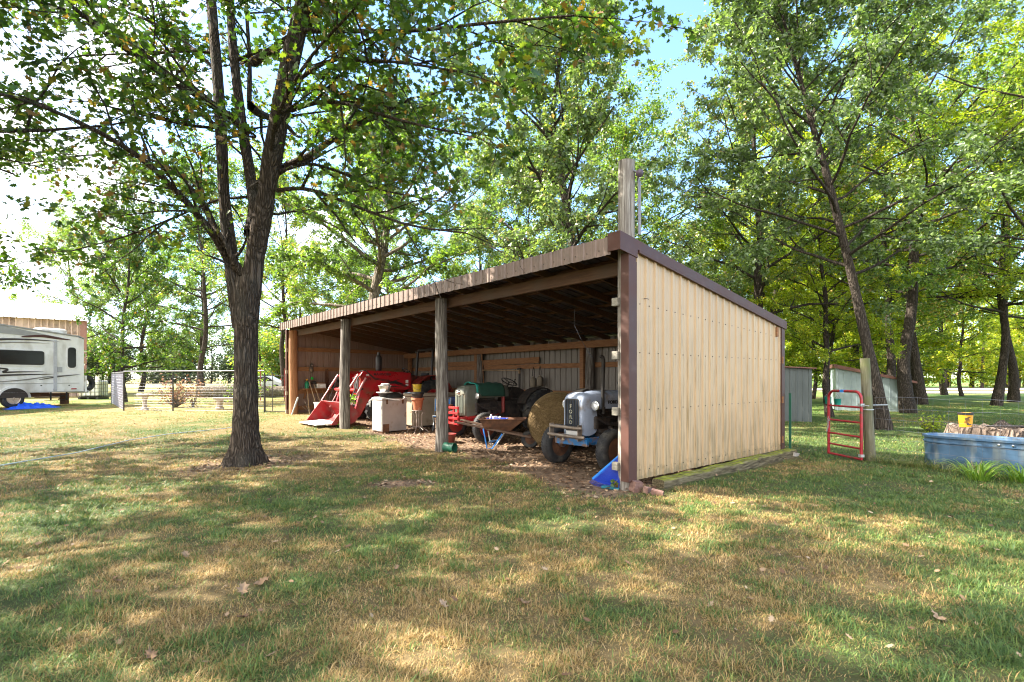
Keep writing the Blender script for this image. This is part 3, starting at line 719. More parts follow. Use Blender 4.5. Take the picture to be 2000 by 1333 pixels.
for u in (4.97, 10.06): log_post(u, D - .16, 0, zr(D) - .1, .13, M['polewood'], int(u))
for u in (5.22, 10.22, 14.98, .10):
    mb = MB(); mb.box(L(u, D - .19, 1.42), (.14, .12, 2.46)); mb.build('post', M['lumber'], shed, bevel=.004)
# conduit and old bell insulator at the pole top
mb = MB(); mb.tube([(.088, .10, 3.66), (.082, .10, 4.36), (.080, .095, 4.50), (.065, .07, 4.56), (.03, .03, 4.58)], .017, 8)
mb.tube([(.105, .11, 3.66), (.102, .11, 4.42)], .009, 6)
cn = mb.build('conduit', M['wire_lt'], p0, smooth=True)
mb = MB(); mb.lathe([(.0, -.05), (.035, -.045), (.055, -.01), (.05, .035), (.025, .06), (0, .065)], 14, (.115, .07, 4.52), rot=Matrix.Rotation(.5, 3, 'Y'))
mb.build('insulator', mat_surf('purple_grey', flat2((.10, .07, .10)), rough=.5), p0, smooth=True)
# nailer blocks sticking out beside the corner trims
for z in (2.70, 1.93, 1.12, .33):
    mb = MB(); mb.box((-.165, -.105, z), (.10, .07, .115)); mb.box((-.17, -.142, z - .02), (.012, .008, .012)); mb.box((-.155, -.142, z + .03), (.012, .008, .012))
    mb.build('wood_block', M['block'], shed, bevel=.004)
for z in (2.62, 1.83, 1.05, .38):
    mb = MB(); mb.box((-U1 + .135, -.135, z), (.06, .06, .13)); mb.build('wood_block', M['block'], shed, bevel=.004)
# framing
mb = MB()
for a, b in ((.16, 5.0), (5.003, 10.2), (10.203, 15.2)):
    mb.box(L((a + b) / 2, .205, 3.25), (b - a, .075, .205))
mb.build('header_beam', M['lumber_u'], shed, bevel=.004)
mb = MB()
for a, b in ((-.1, 5.05), (5.053, 10.1), (10.103, 15.2)): mb.box(L((a + b) / 2, D - .30, zr(D - .3) - .275), (b - a, .07, .19))
mb.build('back_beam', M['lumber'], shed, bevel=.004)
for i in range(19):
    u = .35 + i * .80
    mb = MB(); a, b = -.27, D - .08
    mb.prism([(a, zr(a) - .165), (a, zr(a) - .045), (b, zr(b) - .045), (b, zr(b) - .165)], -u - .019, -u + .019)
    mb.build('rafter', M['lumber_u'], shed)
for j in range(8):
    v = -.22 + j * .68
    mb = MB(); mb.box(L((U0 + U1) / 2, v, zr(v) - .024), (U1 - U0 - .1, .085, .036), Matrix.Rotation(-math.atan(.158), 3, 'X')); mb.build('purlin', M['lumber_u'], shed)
for z in (1.97, 1.16, .35):
    mb = MB(); mb.box(L(7.5, D - .055, z), (15.2, .045, .14)); mb.build('girt', M['lumber'], shed)
    mb = MB(); mb.box(L(.0, D / 2, z), (.045, D - .5, .14)); mb.build('girt', M['lumber'], shed)
for z in (2.67, 1.94, 1.10, .5):
    mb = MB(); mb.box(L(U1 - .055, D / 2 + .1, z), (.045, D - .4, .15)); mb.build('girt', M['lumber'], shed)
# work shelf along the far end wall
mb = MB(); mb.box(L(U1 - .27, 1.7, 1.20), (.38, 2.7, .03)); mb.box(L(U1 - .10, 1.7, 1.15), (.04, 2.7, .07))
for v in (.5, 1.7, 2.9): mb.bar(L(U1 - .42, v, 1.18), L(U1 - .09, v, .85), .04)
mb.build('shelf', M['lumber'], shed)
mb = MB(); mb.tube([L(3.1, 2.2, 3.1), L(3.15, 2.25, 2.75), L(3.05, 2.35, 2.45), L(3.0, 2.5, 2.2), L(2.9, 2.55, 2.05)], .006, 5)
tag(mb.build('hanging_wire', M['wire'], None), 'thin grey wire hanging loose from the shed rafters', 'wire')
bpy.data.objects['hanging_wire'].matrix_world = Matrix.Translation(SO) @ Matrix.Rotation(S_RZ, 4, 'Z')
# mossy landscape timber and rubble along the end wall
t = thing('landscape_timber', 'long mossy timber lying at the foot of the tan end wall', 'timber', S(-.19, .42, 0), S_RZ)
mb = MB(); secs = []
rnd = random.Random(5)
for i in range(19):
    y = 4.75 * i / 18; w = .10 + rnd.uniform(-.012, .012); h = .105 + rnd.uniform(-.012, .01); g = .012 + .035 * i / 18
    secs.append([(w, y, -.05), (w, y, h * .8 + g), (w - .025, y, h + g), (.01, y, h + g + .002), (0, y, h + g - .018 + rnd.uniform(-.01, .01)), (-.012, y, h + g + .003), (-w + .02, y, h + g + .004), (-w, y, h * .8 + g), (-w, y, -.05)])
mb.loft(secs); mb.build('timber', M['mosswood'], t, smooth=True, angle=35)
def rock(name, c, d, mat, seed, lab, cat, rz=0):
    o = MB(); o.box((0, 0, 0), d); ob = o.build(name, mat)
    bm = bmesh.new(); bm.from_mesh(ob.data); bmesh.ops.subdivide_edges(bm, edges=bm.edges[:], cuts=3, use_grid_fill=True)
    for v in bm.verts:
        p = v.co; v.co = p * (1 + .16 * (mnoise.noise(p * 9 + Vector((seed, 0, 0)))) - .10 * (p.length / max(d)) ** 2)
    bm.to_mesh(ob.data); bm.free(); ob.location = c; ob.rotation_euler = (.1, .15, rz); return tag(ob, lab, cat)
q = S(-.13, -.02); rock('rubble_stone', (q.x, q.y, .07), (.15, .13, .16), M['brick'], 1, 'largest reddish stone against the grey corner pole', 'stone', .4)
q = S(-.28, .02); rock('broken_brick', (q.x, q.y, .035), (.14, .08, .09), M['brick'], 2, 'small broken brick between the stone and the mossy timber', 'brick', .9)
q = S(-.46, .0); rock('broken_brick', (q.x, q.y, .035), (.16, .08, .065), M['brick'], 3, 'flat brick piece lying in the grass farthest from the pole', 'brick', -.5)
q = S(.30, -.02); rock('flat_stone', (q.x, q.y, .03), (.22, .15, .06), M['stone'], 4, 'flat pale stone under the blue rake head', 'stone', .3)
q = S(-.18, 5.15); rock('flat_stone', (q.x, q.y, .05), (.34, .22, .08), M['stone'], 5, 'pale stone slab by the back corner of the tan wall', 'stone', .8)
# green T post behind the end wall
t = thing('metal_post', 'dark green metal post standing at the back corner of the tan wall', 'post', SG(-.16, 5.15), S_RZ)
mb = MB(); mb.box((0, 0, .62), (.045, .012, 1.34)); mb.box((0, .018, .62), (.010, .032, 1.34)); mb.build('post', M['green_pl'], t)
# ------------------------------------------------------------------ tractors (front towards -y in their own frame)
def tyre(mb, x, y, r, w, ri, lug=0):
    pr = [(ri, -w * .42), (ri + (r - ri) * .35, -w * .52), (r * .93, -w * .46), (r * .985, -w * .30), (r, -w * .1), (r, w * .1), (r * .985, w * .30), (r * .93, w * .46), (ri + (r - ri) * .35, w * .52), (ri, w * .42)]
    mb.lathe(pr, 36, (x, y, r), axis='X', close=True)
    n = lug or 44
    for i in range(n):
        q = 2 * PI * i / n
        for sd in (-1, 1):
            rot = Matrix.Rotation(-q, 3, 'X') @ Matrix.Rotation(sd * .6, 3, 'Z')
            c = Vector((x + sd * w * .22, y + (r * .998) * math.sin(q + sd * .04), r + (r * .998) * math.cos(q + sd * .04)))
            mb.box(c, (w * (.5 if lug else .30), r * (.06 if lug else .035), r * (.07 if lug else .02)), rot)
def rim(mb, x, y, r, ri, w, sd):
    o = sd
    pr = [(ri * 1.0, w * .40 * o), (ri * .96, w * .44 * o), (ri * .90, w * .30 * o), (ri * .82, w * .12 * o), (ri * .45, w * .16 * o), (ri * .40, w * .30 * o), (ri * .22, w * .34 * o), (0, w * .36 * o)]
    mb.lathe(pr, 24, (x, y, r), axis='X')
    mb.lathe([(0, -w * .36 * o), (ri * .9, -w * .36 * o), (ri, -w * .40 * o)], 24, (x, y, r), axis='X')
    for i in range(6):
        q = 2 * PI * i / 6
        mb.box((x + w * .19 * o, y + ri * .6 * math.sin(q), r + ri * .6 * math.cos(q)), (w * .1, .03, .03))

def wheel(parent, x, y, r, w, ri, rimmat, lug=0, lab=None):
    sd = 1 if x > 0 else -1
    mb = MB(); tyre(mb, x, y, r, w, ri, lug); t = mb.build('wheel', M['black'], parent, smooth=True, angle=50)
    mb = MB(); rim(mb, x, y, r, ri, w, sd); mb.build('rim', rimmat, t, smooth=True, angle=40)
    return t

def old_tractor(p, paint, chassis, grille):
    # nose and hood: lofted shells
    def sec(y, w, zb, zt, r, n=6, lift=0.0):
        y = y + .27
        pts = [(w / 2, y, zb), (w / 2, y, (zb + zt) / 2)]
        for i in range(n + 1):
            a = R(90 * i / n); pts.append((w / 2 - r + r * math.cos(a), y, zt - r + r * math.sin(a)))
        for i in range(n + 1):
            a = R(90 + 90 * i / n); pts.append((-w / 2 + r + r * math.cos(a), y, zt - r + r * math.sin(a)))
        pts += [(-w / 2, y, (zb + zt) / 2), (-w / 2, y, zb)]
        return pts
    mb = MB()
    mb.loft([sec(-.545, .40, .66, 1.24, .10), sec(-.530, .44, .62, 1.28, .12), sec(-.49, .485, .60, 1.325, .14), sec(-.40, .51, .59, 1.35, .15), sec(-.28, .525, .62, 1.365, .15), sec(-.20, .527, .66, 1.368, .15)])
    nose = mb.build('nose', paint, p, smooth=True, angle=50)
    mb = MB(); mb.loft([sec(-.202, .53, 1.045, 1.37, .15), sec(.4, .54, 1.05, 1.375, .15), sec(.80, .54, 1.07, 1.36, .15), sec(.82, .50, 1.08, 1.34, .14)])
    hood = mb.build('hood', paint, p, smooth=True, angle=50)
    # engine block, pipes, frame rails
    mb = MB()
    mb.box((0, .35, .80), (.30, .85, .40)); mb.box((0, .35, 1.02), (.36, .7, .08)); mb.box((.19, .30, .83), (.10, .34, .14)); mb.box((.2, .62, .70), (.14, .16, .2))
    mb.lathe([(0, 0), (.075, 0), (.075, .22), (0, .22)], 12, (.22, .05, .70)); mb.lathe([(0, 0), (.055, .0), (.055, .16), (0, .16)], 10, (.22, .48, .60))
    mb.lathe([(.0, 0), (.07, 0), (.07, .26), (0, .26)], 12, (.24, .12, .62), axis='Y')
    mb.tube([(.2, .0, .98), (.26, .05, .9), (.28, .3, .78), (.30, .62, .74), (.28, .9, .55)], .026, 8); mb.tube([(.15, -.1, .9), (.24, .0, 1.0), (.24, .4, 1.0), (.2, .7, .98)], .015, 6)
    mb.box((0, -.15, .92), (.42, .06, .5)); mb.box((0, 1.15, .72), (.30, .9, .42)); mb.box((0, 1.75, .62), (.36, .5, .48))
    mb.lathe([(0, -.62), (.09, -.6), (.12, -.15), (.12, .15), (.09, .6), (0, .62)], 14, (0, 1.85, .62), axis='X')
    mb.build('engine', M['engine'], p, smooth=True, angle=40)
    # front axle with radius arms
    mb = MB()
    mb.box((0, .02, .47), (.86, .085, .09)); mb.box((0, -.02, .56), (.16, .2, .16))
    for s in (-1, 1):
        mb.bar((s * .40, .02, .47), (s * .54, .02, .40), .08, .08); mb.bar((s * .40, .06, .46), (s * .2, 1.1, .50), .035, .055); mb.bar((s * .47, .09, .52), (s * .22, .95, .66), .022, .03)
        mb.lathe([(0, -.04), (.06, -.04), (.06, .06), (0, .06)], 12, (s * .555, .02, .37), axis='X'); mb.bar((s * .53, .02, .34), (s * .53, .02, .54), .05)
    mb.build('front_axle', chassis, p, bevel=.006)
    # rear fenders, seat, steering
    for s in (-1, 1):
        mb = MB(); outer = []; inner = []
        for i in range(11):
            a = R(25 + 135 * i / 10); outer.append((1.85 - .70 * math.cos(a), .60 + .70 * math.sin(a))); inner.append((1.85 - .675 * math.cos(a), .60 + .675 * math.sin(a)))
        mb.prism(outer + inner[::-1], s * .42, s * .74)
        face = outer + [(1.85 + .5, .62), (1.85 - .45, .62)]
        mb.prism(face, s * .42, s * .435)
        mb.build('fender', M['engine'] if paint is M['oldgrey'] else paint, p, smooth=True, angle=40)
    mb = MB(); secs = []
    for i in range(7):
        y = 1.55 + .07 * i; w = .20 + .03 * math.sin(i / 6 * PI); zz_ = .98 + (.0 if i < 4 else .03 * (i - 3) ** 1.4)
        secs.append([(-w, y, zz_ + .05), (-w * .5, y, zz_), (0, y, zz_ + .012), (w * .5, y, zz_), (w, y, zz_ + .05), (w, y, zz_ + .035), (w * .5, y, zz_ - .015), (0, y, zz_ - .004), (-w * .5, y, zz_ - .015), (-w, y, zz_ + .035)])
    mb.loft(secs); mb.bar((0, 1.75, .98), (0, 1.55, .74), .06, .02); mb.build('seat', M['dark'], p, smooth=True)
    mb = MB(); ctr = Vector((0, 1.32, 1.44)); rt = Matrix.Rotation(R(-28), 3, 'X')
    ring = [ctr + rt @ Vector((.215 * math.cos(2 * PI * i / 28), .215 * math.sin(2 * PI * i / 28), 0)) for i in range(29)]
    mb.tube(ring, .014, 7, cap=False)
    for i in range(3):
        a = 2 * PI * i / 3 + .5; mb.tube([ctr, ctr + rt @ Vector((.21 * math.cos(a), .21 * math.sin(a), 0))], .009, 5)
    mb.tube([ctr, ctr + rt @ Vector((0, 0, -.55))], .02, 8)
    mb.build('steering_wheel', M['dark'], p, smooth=True)
    mb = MB(); mb.tube([(.12, 1.2, 1.0), (.15, 1.3, 1.3), (.19, 1.36, 1.5)], .01, 6); mb.ball((.19, 1.36, 1.5), .022, 8); mb.build('lever', M['dark'], p, smooth=True)
    return nose, hood

def headlamp(p, x, y, z, mat):
    mb = MB(); mb.lathe([(0, .10), (.035, .095), (.065, .06), (.082, .01), (.084, -.012)], 20, (x, y, z), axis='Y'); mb.bar((x, y + .05, z), (x * .78, y + .07, z + .02), .022)
    h = mb.build('headlight', mat, p, smooth=True)
    mb = MB(); mb.lathe([(0, -.036), (.03, -.033), (.06, -.022), (.076, -.008)], 20, (x, y, z), axis='Y'); mb.build('lens', M['lamp'], h, smooth=True)
    mb = MB(); mb.lathe([(.074, -.012), (.078, -.024), (.087, -.022), (.088, -.004), (.08, 0)], 20, (x, y, z), axis='Y', close=True); mb.build('bezel', M['chrome'], h, smooth=True)

# --- the grey and blue tractor by the corner pole
tr = thing('tractor', 'pale grey blue old tractor with black grille and rusty bumper, closest to the tan wall', 'tractor', SG(1.66, .86), S_RZ)
nose, hood = old_tractor(tr, M['fordgrey'], M['fordblue'], None)
for s in (-1, 1):
    wheel(tr, s * .655, .02, .365, .205, .225, M['rust']); wheel(tr, s * .70, 1.86, .62, .30, .36, M['fordgrey'], lug=18)
mb = MB(); mb.prism(rrect(.335, .56, .05, 4, 0, .955), -.292, -.26, 'XZ'); gr = mb.build('grille', M['blackmetal'], nose, bevel=.003)
mb = MB()
for i in range(8): mb.box((-.133 + .038 * i, -.296, .955), (.010, .010, .52))
mb.build('slat', mat_surf('slat_blue', flat2((.010, .022, .045)), rough=.35), gr)['kind'] = 'stuff'
for i, ch in enumerate('FORD'):
    text('letter', ch, .088, M['chrome'], gr, (-.01, -.305, 1.10 - .093 * i), (R(90), 0, 0), .006, bold=True, sx=1.15)
mb = MB(); mb.prism(rrect(.335 + .04, .56 + .05, .07, 4, 0, .955) , -.281, -.265, 'XZ'); mb.build('surround', M['fordgrey'], nose, bevel=.004)
mb = MB(); mb.prism(rrect(.30, .11, .02, 3, 0, .625), -.282, -.23, 'XZ'); mb.build('lower_panel', M['white'], nose, bevel=.004)
mb = MB(); mb.loft([[(-.13, -.15, 1.352), (.13, -.15, 1.352), (.11, -.15, 1.372), (-.11, -.15, 1.372)], [(-.10, .02, 1.362), (.10, .02, 1.362), (.08, .02, 1.41), (-.08, .02, 1.41)], [(-.05, .17, 1.366), (.05, .17, 1.366), (.04, .17, 1.374), (-.04, .17, 1.374)]])
mb.build('hood_ornament', M['dark'], nose, smooth=True)
text('lettering', 'FORD', .085, M['dark'], hood, (.2745, .50, 1.16), (R(90), 0, R(90)), .003, bold=True, sx=1.25)
headlamp(tr, .345, -.06, 1.115, M['fordgrey']); headlamp(tr, -.345, -.06, 1.115, M['fordgrey'])
mb = MB()
for z, w in ((.755, .36), (.605, .42)): mb.tube([(-w, -.42, z), (-w + .03, -.48, z), (w - .05, -.48, z - .01), (w, -.44, z - .01)], .030, 10)
for x in (-.37, .30): mb.box((x, -.42, .66), (.02, .10, .27)); mb.bar((x * .7, -.40, .56), (x * .6, -.05, .52), .05)
mb.build('bumper', M['rustgrey'], tr, smooth=True, angle=40)
mb = MB(); mb.box((0, -.30, .49), (.76, .05, .12)); mb.bar((.30, -.28, .52), (.36, .9, .54), .04, .09); mb.bar((-.30, -.28, .52), (-.36, .9, .54), .04, .09)
mb.build('frame_rail', M['fordblue'], tr, bevel=.006)
mb = MB(); mb.ball((-.14, -.34, .56), .05, 10); mb.tube([(-.14, -.35, .50), (-.14, -.35, .62)], .03, 8); mb.build('hitch_ball', M['chrome'], tr, smooth=True)
mb = MB(); mb.tube([(.27, .22, 1.02), (.29, .20, 1.4), (.295, .20, 1.62), (.30, .20, 1.90), (.30, .18, 1.96), (.285, .13, 1.985)], [.03, .03, .03, .036, .036, .03], 10)
mb.tube([(.28, .22, .96), (.28, .22, 1.08)], .04, 10); mb.build('exhaust_pipe', M['dark'], tr, smooth=True)
mb = MB(); mb.tube([(.24, .05, 1.02), (.30, .2, .92), (.29, .5, .86), (.22, .8, .95)], .012, 6); mb.tube([(.22, .0, .70), (.31, .12, .62), (.31, .35, .58), (.24, .6, .62)], .010, 6); mb.tube([(.345, -.02, 1.09), (.30, .1, 1.0), (.26, .3, .97)], .006, 5)
mb.build('hose', M['blackmetal'], tr, smooth=True)
mb = MB(); mb.box((.27, .25, .60), (.05, .16, .07)); mb.build('fuel_bowl', mat_surf('orange_paint', flat2((.50, .09, .02))), tr, bevel=.01)
o = thing('crumpled_tarp', 'dark blue crumpled tarp heaped behind the grey blue hood', 'tarp', SG(1.75, 2.35, 1.02), S_RZ)
mb = MB()
def crumple(mb, lx, ly, h, seed, nx=22, ny=14, zf=None):
    vs = []; rn = random.Random(seed)
    for j in range(ny):
        for i in range(nx):
            x = (i / (nx - 1) - .5) * lx; y = (j / (ny - 1) - .5) * ly
            e = min(1, 3.5 * min(i, nx - 1 - i) / nx) * min(1, 3.5 * min(j, ny - 1 - j) / ny)
            f = abs(mnoise.noise(Vector((x * 5, y * 5, seed)))) * .9 + abs(mnoise.noise(Vector((x * 13, y * 13, seed + 3)))) * .35
            z = h * (.25 + f) * e + .004
            vs.append((x + .04 * rn.uniform(-1, 1), y + .04 * rn.uniform(-1, 1), z + (zf(x, y) if zf else 0)))
    k = len(vs)
    top = [(j * nx + i, j * nx + i + 1, (j + 1) * nx + i + 1, (j + 1) * nx + i) for j in range(ny - 1) for i in range(nx - 1)]
    mb.add(vs, top)
crumple(mb, .8, .5, .5, 3); mb.build('tarp', mat_surf('navy_tarp', flat2((.012, .03, .14)), rough=.5), o, smooth=True, angle=180)

# --- the older grey tractor with a red bumper
tr2 = thing('tractor', 'old grey tractor with red slatted bumper and green blanket over its hood', 'tractor', SG(6.03, 1.49), S_RZ)
nose, hood = old_tractor(tr2, M['oldgrey'], M['dullred'], None)
for s in (-1, 1):
    wheel(tr2, s * .655, .02, .355, .17, .225, M['dullred']); wheel(tr2, s * .70, 1.86, .62, .28, .36, M['oldgrey'], lug=18)
mb = MB()
for i in range(4): mb.box((-.12 + .08 * i, -.283, .90), (.05, .03, .46))
mb.build('grille', mat_surf('grille_grey', flat2((.13, .145, .12)), rough=.4), nose, bevel=.012)
mb = MB(); mb.loft([[(-.2, -.278, 1.14), (0, -.29, 1.07), (.2, -.278, 1.14), (.19, -.278, 1.25), (0, -.28, 1.28), (-.19, -.278, 1.25)], [(-.17, -.295, 1.15), (0, -.315, 1.095), (.17, -.295, 1.15), (.15, -.29, 1.23), (0, -.295, 1.25), (-.15, -.29, 1.23)]])
mb.build('brow', M['oldgrey'], nose, smooth=True, angle=40)
mb = MB(); mb.lathe([(0, -.03), (.03, -.03), (.05, -.018), (.06, 0)], 18, (-.02, -.305, 1.20), axis='Y')
for i in range(4): mb.ball((-.02 + .036 * math.cos(i * PI / 2 + .78), -.33, 1.20 + .036 * math.sin(i * PI / 2 + .78)), .016, 8)
mb.build('emblem', M['chrome'], nose, smooth=True)
headlamp(tr2, .335, .02, 1.10, M['oldgrey']); headlamp(tr2, -.335, .02, 1.10, M['oldgrey'])
mb = MB()
for z in (.82, .69, .56, .44): mb.box((-.02, -.50, z), (.52, .022, .055))
for x in (-.24, .02, .22): mb.box((x, -.47, .62), (.05, .03, .46))
for x in (-.2, .2): mb.bar((x, -.48, .50), (x, .0, .52), .05, .07); mb.bar((x, -.48, .55), (x * 1.7, .5, .62), .04, .06)
mb.build('bumper', M['red'], tr2, bevel=.006)
mb = MB(); mb.box((0, .16, .98), (.43, .05, .66)); mb.build('radiator', M['dark'], tr2)
mb = MB(); mb.tube([(.2, .95, 1.08), (.2, .95, .66)], .045, 10); mb.build('steering_column', M['dullred'], tr2, smooth=True)
# blanket on the hood
o = thing('blanket', 'dark green blanket with teal edge draped over the old grey hood', 'blanket', SG(6.03, 1.49), S_RZ)
def drape(y0, y1, ny, lift, seed):
    vs = []; nx = 19
    for j in range(ny):
        y = y0 + (y1 - y0) * j / (ny - 1)
        for i in range(nx):
            s = (i / (nx - 1) - .5) * 1.06; w = .275
            if abs(s) < w - .14: x, z = s, 1.375
            elif abs(s) < w + .08:
                a = (abs(s) - (w - .14)) / .15; a = min(a, PI / 2); x = math.copysign(w - .14 + .15 * math.sin(a), s); z = 1.375 - .15 * (1 - math.cos(a))
            else: x = math.copysign(w + .012, s); z = 1.225 - (abs(s) - w - .08) * .9
            nzv = mnoise.noise(Vector((s * 4, y * 4, seed)))
            vs.append((x * (1 + .03 * nzv), y + .03 * nzv, z + lift + .05 * max(0, mnoise.noise(Vector((s * 5 + 7, y * 5, seed + 4))))))
    return vs, [(j * nx + i, j * nx + i + 1, (j + 1) * nx + i + 1, (j + 1) * nx + i) for j in range(ny - 1) for i in range(nx - 1)]
mb = MB(); mb.add(*drape(.06, .92, 14, .016, 2)); ob = mb.build('cloth', M['green_cloth'], o, smooth=True, angle=180); sm = ob.modifiers.new('thick', 'SOLIDIFY'); sm.thickness = .02; sm.offset = 1
mb = MB(); mb.add(*drape(.02, .09, 4, .03, 2)); ob = mb.build('edging', M['teal'], o, smooth=True, angle=180); sm = ob.modifiers.new('thick', 'SOLIDIFY'); sm.thickness = .015; sm.offset = 1

# --- the red loader tractor
tr3 = thing('loader_tractor', 'bright red tractor with front loader, deep inside the far bay', 'tractor', SG(11.5, 1.35), S_RZ)
mb = MB()
def hsec(y, w, zb, zt, r=.10):
    pts = rrect(w, zt - zb, r, 4, 0, (zb + zt) / 2); return [(a, y, b) for a, b in pts]
mb.loft([hsec(-.42, .50, .85, 1.42, .08), hsec(-.36, .60, .80, 1.52), hsec(-.1, .66, .78, 1.58), hsec(1.15, .68, .85, 1.62), hsec(1.2, .6, .9, 1.6)])
mb.build('hood', M['red'], tr3, smooth=True, angle=45)
mb = MB(); mb.box((0, -.425, 1.12), (.38, .03, .42)); mb.box((0, -.45, 1.38), (.44, .03, .06)); mb.build('grille', M['blackmetal'], tr3, bevel=.01)
mb = MB(); mb.box((0, .4, .68), (.4, 1.5, .4)); mb.box((0, 1.5, .75), (.5, 1.2, .5)); mb.box((0, 0, .48), (1.1, .14, .14)); mb.lathe([(.16, -.6), (.16, .6)], 14, (0, 1.95, .66), axis='X'); mb.box((0, -.3, .62), (.44, .5, .2)); mb.build('engine', M['engine'], tr3)
for s in (-1, 1):
    wheel(tr3, s * .66, .02, .40, .26, .22, M['rust'], lug=14); wheel(tr3, s * .74, 1.95, .66, .36, .36, M['red'], lug=16)
    mb = MB(); outer = []; inner = []
    for i in range(13):
        a = R(5 + 165 * i / 12); outer.append((1.95 - .80 * math.cos(a), .70 + .80 * math.sin(a))); inner.append((1.95 - .77 * math.cos(a), .70 + .77 * math.sin(a)))
    mb.prism(outer + inner[::-1], s * .48, s * .92); mb.prism(outer, s * .48, s * .50); mb.build('fender', M['dullred'], tr3, smooth=True, angle=40)
    # loader arm: boomed plate with a knee, the leg reaching down to the bucket
    x = s * .80
    poly = [(-.86, .30), (-.94, .16), (-.80, .12), (-.66, .22), (-.30, .82), (-.10, 1.02), (.15, 1.05), (.9, 1.0), (1.10, 1.06), (1.10, 1.56), (.2, 1.62), (-.42, 1.63), (-.60, 1.58), (-.68, 1.46), (-.60, 1.20)]
    mb = MB(); mb.prism(poly, x - .05, x + .05); arm = mb.build('loader_arm', M['red'], tr3, bevel=.012)
    if s == 1:
        text('lettering', 'MAHINDRA', .115, M['blackmetal'], arm, (x + .053, .08, 1.51), (R(90), 0, R(90)), .002, bold=True)
        text('lettering', 'ML', .09, M['white'], arm, (x + .053, -.42, 1.48), (R(90), 0, R(90)), .002, bold=True)
        text('lettering', '225', .12, M['blackmetal'], arm, (x + .053, -.40, 1.36), (R(90), 0, R(90)), .002, bold=True)
        mb = MB(); mb.prism([(.15, 1.22), (.75, 1.38), (.55, 1.30), (.85, 1.20)], x + .050, x + .053); mb.prism([(-.05, 1.18), (.4, 1.10), (.75, 1.12), (.4, 1.14)], x + .050, x + .053); mb.build('decal', M['blackmetal'], arm)
        mb = MB(); mb.box((x + .053, .95, 1.28), (.004, .10, .10)); mb.box((x + .053, .95, 1.17), (.004, .10, .07)); mb.build('sticker', M['white'], arm)
        mb = MB(); mb.lathe([(0, 0), (.035, 0), (.035, .02), (0, .02)], 12, (x + .05, -.60, 1.06), axis='X'); mb.build('pivot_pin', M['blackmetal'], arm, smooth=True)
    for (y0, z0, y1, z1, dx) in ((-.66, 1.50, -1.22, .66, -.10), (-.50, 1.40, -1.02, .44, .09)):
        mb = MB(); a, b = Vector((x + dx, y0, z0)), Vector((x + dx, y1, z1)); c = a.lerp(b, .55)
        mb.tube([a, c], .036, 10); mb.tube([c, b], .020, 8); mb.build('hydraulic_ram', mat_surf('pale_red', flat2((.60, .25, .25)), rough=.3), tr3, smooth=True)
for s in (-1, 1):
    x = s * .80; mb = MB()
    for q in (0, .035):
        mb.tube([(x + s * .062, .95, 1.10 + q), (x + s * .065, .3, 1.28 + q), (x + s * .065, -.2, 1.36 + q), (x + s * .05, -.5, 1.62 + q * .5), (x - .06, -.64, 1.60)], .011, 6)
        mb.tube([(x - s * .02, -.55, 1.60), (x + s * .02, -.74, 1.35 + q), (x + s * .06, -.82, 1.05 + q), (x + s * .04, -.98, .72)], .010, 6)
    mb.build('hydraulic_hose', M['blackmetal'], tr3, smooth=True)
mb = MB(); mb.tube([(-.8, -.78, 1.02), (.8, -.78, 1.02)], .055, 12); mb.tube([(-.8, .6, 1.2), (-.5, .6, .8)], .05); mb.tube([(.8, .6, 1.2), (.5, .6, .8)], .05); mb.build('cross_tube', M['red'], tr3, smooth=True)
# bucket
bp = [(-1.72, .02), (-1.68, .0), (-1.05, .0), (-.90, .06), (-.80, .20), (-.80, .38), (-1.0, .56), (-1.16, .66), (-1.18, .64), (-1.03, .54), (-.85, .36), (-.85, .22), (-.93, .10), (-1.06, .035)]
mb = MB(); mb.prism(bp, -1.04, 1.04)
bk = mb.build('bucket', M['bucket_red'], tr3, bevel=.006); bk['label'] = 'red loader bucket tipped down on the ground'
side = [(-1.66, .02), (-1.05, .02), (-.90, .08), (-.82, .20), (-.82, .37), (-1.02, .56), (-1.17, .655), (-1.30, .50)]
for s in (-1, 1):
    mb = MB(); mb.prism(side, s * 1.04, s * 1.065); mb.build('side_plate', M['bucket_red'], bk, bevel=.004)
mb = MB(); mb.box((0, -1.70, .018), (2.1, .09, .03)); mb.build('cutting_edge', M['rustgrey'], bk)
mb = MB(); mb.tube([(-.52, 2.05, 1.0), (-.52, 2.1, 1.6), (-.52, 2.15, 2.30), (-.47, 2.16, 2.40), (.47, 2.16, 2.40), (.52, 2.15, 2.30), (.52, 2.1, 1.6), (.52, 2.05, 1.0)], .045, 10); mb.build('roll_bar', M['blackmetal'], tr3, smooth=True)
mb = MB(); mb.lathe([(0, 0), (.04, 0), (.09, .05), (.10, .12), (.10, .48), (.07, .55), (.05, .56), (.05, .66), (0, .66)], 16, (.24, .25, 1.58)); mb.build('muffler', M['blackmetal'], tr3, smooth=True, angle=50)
mb = MB(); mb.box((0, 1.9, 1.12), (.5, .45, .12)); mb.box((0, 2.12, 1.35), (.46, .1, .45), Matrix.Rotation(-.15, 3, 'X')); mb.build('seat', M['black'], tr3, bevel=.03)
mb = MB(); ctr = Vector((0, 1.42, 1.62)); rt = Matrix.Rotation(R(-35), 3, 'X')
mb.tube([ctr + rt @ Vector((.19 * math.cos(2 * PI * i / 24), .19 * math.sin(2 * PI * i / 24), 0)) for i in range(25)], .015, 7, cap=False); mb.tube([ctr, ctr + rt @ Vector((0, 0, -.4))], .03, 8)
for i in range(3): mb.tube([ctr, ctr + rt @ Vector((.19 * math.cos(2.1 * i), .19 * math.sin(2.1 * i), 0))], .01, 5)
mb.build('steering_wheel', M['blackmetal'], tr3, smooth=True)
